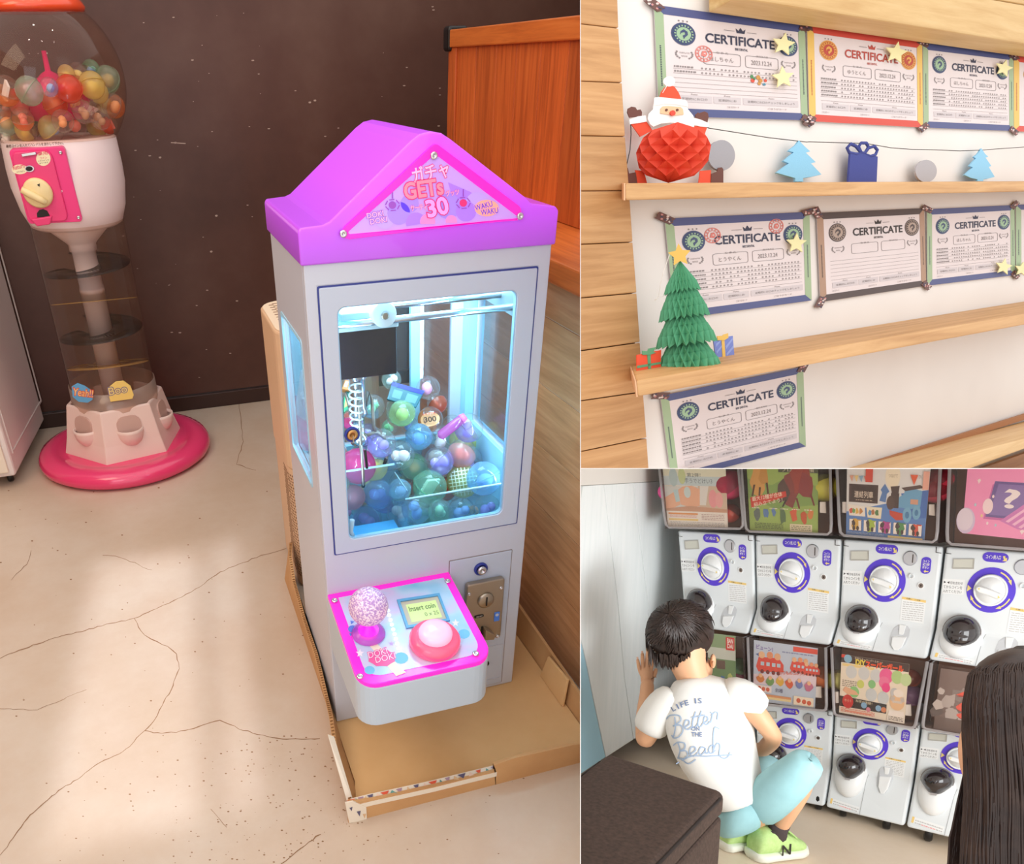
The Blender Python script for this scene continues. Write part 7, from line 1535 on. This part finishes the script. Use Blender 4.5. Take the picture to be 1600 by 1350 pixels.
b=MB(); b.text('N',(1221.5,1337),(1235,1334.5),15.5,lambda x,y,h:pn(x,y,h),.0015,0,.015,.25); b.build('letter_mark', mat('mark_black','#2a2624',.5), s1, recalc=False)
b=MB(); Ha=H1+ax1*ln1*.36+Vector((0,0,.108)); b.lathe([(.044,0),(.048,.006),(.044,.012),(.038,.006),(.044,0)],18,Ha,aim(Vector((0,0,1))+ax1*-.2)); b.build('collar', M_sock, s1)
for k in range(4):
    c=H1+ax1*ln1*(.58+.06*k)+Vector((0,0,.030+.105*(.68-.10*k))); b=MB(); b.tube([c-sd1*.026,c+Vector((0,0,.006)),c+sd1*.026],.0035,6); b.build('lace', M_green, s1)
s2,H2,T2,ax2,sd2,ln2 = shoe((1128,1327),(1164,1320),None,0,0,.045,.10,'')
def sock(a,b_,r0,r1):
    b=MB(); b.tube([a,a.lerp(b_,.35),a.lerp(b_,.7),b_],[r0*1.0,r0*.96,(r0+r1)/2,r1],14); return b.build('sock', M_sock, boy)
sock(K(1219,1287,2.75),H1+ax1*ln1*.40+Vector((0,0,.055)),r_(14.5),r_(19))
sock(K(1152,1300,2.92),H2+ax2*ln2*.3+Vector((0,0,.07)),r_(12),r_(13))
# --- girl with long dark hair at the right picture edge
GD = 1.05; g_ = lambda px: px*GD/F
hc = K(1592,1140,GD); fw2=(K(1592,1140,1.3)-K(1592,1140,1.0)).normalized(); rx2=(K(1692,1140,GD)-K(1592,1140,GD)).normalized(); uy2=(K(1592,1040,GD)-K(1592,1140,GD)).normalized()
girl = thing('person','C',(hc.x,hc.y,FC),'person with long dark hair seen from behind at the right picture edge','person')

def G(px,py,dd=0): return K(px,py,GD)+fw2*dd
GP = {}
def GJ(n,px,py,dd,r): GP[n]=(G(px,py,dd),g_(r))
GJ('pelvis',1660,1900,0,120); GJ('belly',1655,1740,0,105); GJ('chest',1650,1600,0,110); GJ('neckb',1635,1460,.0,52); GJ('neck',1622,1370,.0,42); GJ('jaw',1585,1260,.04,60); GJ('head',1598,1160,.02,78); GJ('top',1602,1100,.01,55)
GJ('lsh',1525,1500,0,44); GJ('lel',1490,1690,.02,34); GJ('lwr',1500,1850,.06,25); GJ('rsh',1770,1500,0,44); GJ('rel',1810,1690,.02,34); GJ('rwr',1800,1850,.06,25)
GJ('lhip',1620,1960,0,70); GJ('lkn',1615,2240,0,48); GJ('lan',1615,2480,0,32); GJ('rhip',1710,1960,0,70); GJ('rkn',1715,2240,0,48); GJ('ran',1715,2480,0,32)
GE=[('pelvis','belly'),('belly','chest'),('chest','neckb'),('neckb','neck'),('neck','jaw'),('jaw','head'),('head','top'),('chest','lsh'),('lsh','lel'),('lel','lwr'),('chest','rsh'),('rsh','rel'),('rel','rwr'),('pelvis','lhip'),('lhip','lkn'),('lkn','lan'),('pelvis','rhip'),('rhip','rkn'),('rkn','ran')]
skinbody('body',GP,GE,'pelvis',SKIN,girl)
def gsec(px,py,dd,a,dep): return (G(px,py,dd), rx2*g_(a), fw2*g_(dep))
M_hair2 = noisy('long_hair',[(.3,'#241917'),(.55,'#33241f'),(.8,'#46342c')],30,4,.45,.2,300,.5)
b=MB(); loft(b,[gsec(1600,1010,.0,6,8),gsec(1602,1016,-.0,42,40),gsec(1606,1034,-.005,80,74),gsec(1608,1066,-.01,98,92),gsec(1611,1110,-.012,104,100),gsec(1615,1160,-.014,107,98),gsec(1620,1210,-.016,108,92),gsec(1624,1260,-.02,113,84),gsec(1626,1310,-.024,120,78),gsec(1630,1380,-.03,126,74),gsec(1634,1470,-.04,124,66),gsec(1640,1560,-.05,108,50),gsec(1645,1620,-.055,70,30)],26)
gh=b.build('hair', M_hair2, girl, sub=1)
b=MB(); random.seed(9)
HW = [(1010,6,8,1600),(1016,42,40,1602),(1034,80,74,1606),(1066,97,92,1608),(1110,104,100,1611),(1160,107,98,1615),(1210,108,92,1620),(1260,113,84,1624),(1310,120,78,1626),(1380,126,74,1630),(1470,124,66,1634),(1560,108,50,1640)]
def hw(y):
    for (y0,a0,d0,c0),(y1,a1,d1,c1) in zip(HW,HW[1:]):
        if y<=y1: t=max(0,(y-y0)/(y1-y0)); return a0+(a1-a0)*t, d0+(d1-d0)*t, c0+(c1-c0)*t
    return HW[-1][1:]
for i in range(420):
    q0=random.uniform(-1,1); path=[]; yend=random.uniform(1420,1540); lift=random.uniform(1.0,1.03)
    for k in range(12):
        t=k/11; y=1011+(yend-1011)*t; a,dep,c0=hw(y); q=max(-1,min(1,q0+.02*math.sin(t*7+i)))
        path.append(G(c0+a*q*lift, y, -.010-.04*max(0,(y-1150)/400)-g_(dep*math.sqrt(max(0,1-q*q))*lift)))
    b.tube(path,[g_(x) for x in (.5,1.2,1.6,1.9,2,2,2,2,1.8,1.6,1.3,.6)],4,caps=False)
for i in range(26):   # loose strands in front of the shoulder
    x=1498+random.uniform(-4,18); b.tube([G(x+14,1180+random.uniform(0,40),.02),G(x,1250,.02),G(x-8+random.uniform(-10,6),1310,.02),G(x-16+random.uniform(-14,8),1380,.02),G(x-10,1440,.02)],[g_(q) for q in (1,2,2.2,2,1)],4,caps=False)
o=b.build('hair_lock', M_hair2, gh); o['kind']='stuff'
# cheek, ear and face turned to the machines
b=MB(); loft(b,[gsec(1545,1110,.05,20,30),gsec(1534,1130,.05,34,44),gsec(1528,1165,.05,38,52),gsec(1532,1205,.05,37,52),gsec(1540,1240,.05,30,44),gsec(1548,1262,.05,16,26)],18); ck=b.build('face', SKIN, girl, sub=1)
b=MB(); b.sphere(G(1506,1190,.085),(g_(7),g_(7),g_(10)),10,6); b.build('nose', SKIN, girl)
for x in (1512,1560): b=MB(); b.sphere(G(x,1162,.088),g_(5),10,6); b.build('eye', mat('eye_dark','#1f1816'), girl)
b=MB(); b.sphere(G(1530,1224,.088),(g_(12),g_(4),g_(4)),10,6); b.build('mouth', mat('lip','#c07868'), girl)
M_top = mat('dark_top','#3c3638',.9)
b=MB(); loft(b,[gsec(1632,1440,0,60,55),gsec(1640,1480,0,118,62),gsec(1648,1560,0,140,78),gsec(1655,1720,0,128,80),gsec(1660,1880,0,140,92),gsec(1664,2080,0,170,120),gsec(1665,2090,0,150,100)],24); b.build('dress', M_top, girl, sub=1)
# ------------------------------------------------------------------ partition boards added between the three booths to keep views and light apart
def lens(u, v, d): return CAMW @ Vector(((u-CX)/F*d, (v-CY)/F*d, d))
white_board = mat('white_board', '#e9e4de', .6)
def board(name, near, far, c):
    b = MB(); b.hexa([lens(u,v,near) for u,v in c]+[lens(u,v,far) for u,v in c])
    return struct(b.build(name, white_board, room='A'))
board('wall_partition', 1.32, 4.6, [(906.6,-350),(907.4,-350),(907.4,1600),(906.6,1600)])
board('wall_partition', 1.32, 4.6, [(907.8,731.6),(3600,731.6),(3600,732.4),(907.8,732.4)])
def side(u=None, v=None, sgn=1):
    n = Vector((F,0,-(u-CX))) if u is not None else Vector((0,F,-(v-CY)))
    R = CAMW.to_3x3(); return CAMW.translation.copy(), (R @ n).normalized()*sgn     # outside: (p-o).n > 0
CUT = {'A':[side(u=906.4)], 'B':[side(u=907.6,sgn=-1), side(v=731.4)], 'C':[side(u=907.6,sgn=-1), side(v=732.6,sgn=-1)]}
bpy.context.view_layer.update()
def world_of(o):
    m = o.matrix_basis.copy(); p = o.parent
    while p is not None: m = p.matrix_basis @ m; p = p.parent
    return m
for o in list(COL.objects):
    if o.type != 'MESH' or o.name not in ROOM or o.name.startswith('wall_partition'): continue
    M = world_of(o); pls = CUT[ROOM[o.name]]
    bb = [M @ Vector(c) for c in o.bound_box]
    if all((p-P).dot(n) < -.004 for p in bb for P,n in pls): continue
    me = o.data; ws = [M @ v.co for v in me.vertices]
    if o.modifiers:
        me = bpy.data.meshes.new_from_object(o.evaluated_get(bpy.context.evaluated_depsgraph_get())); o.modifiers.clear(); o.data = me; ws = [M @ v.co for v in me.vertices]
    if all((p-P).dot(n) <= 0 for p in ws for P,n in pls): continue
    if any(all((p-P).dot(n) >= -1e-5 for p in ws) for P,n in pls):
        if not o.children:
            par = o.parent; bpy.data.objects.remove(o, do_unlink=True)
            if par is not None and par.type == 'EMPTY' and not par.children: bpy.data.objects.remove(par, do_unlink=True)
        continue
    if me.users > 1: me = me.copy(); o.data = me
    bm = bmesh.new(); bm.from_mesh(me); Mi = M.inverted()
    for P,n in pls:
        r = bmesh.ops.bisect_plane(bm, geom=bm.verts[:]+bm.edges[:]+bm.faces[:], plane_co=Mi @ P, plane_no=(M.to_3x3().transposed() @ n).normalized(), clear_outer=True)
        es = [e for e in r['geom_cut'] if isinstance(e, bmesh.types.BMEdge) and e.is_valid and len(e.link_faces) == 1]
        if es:
            try: bmesh.ops.holes_fill(bm, edges=es, sides=0)
            except Exception: pass
    bm.to_mesh(me); bm.free(); me.update()
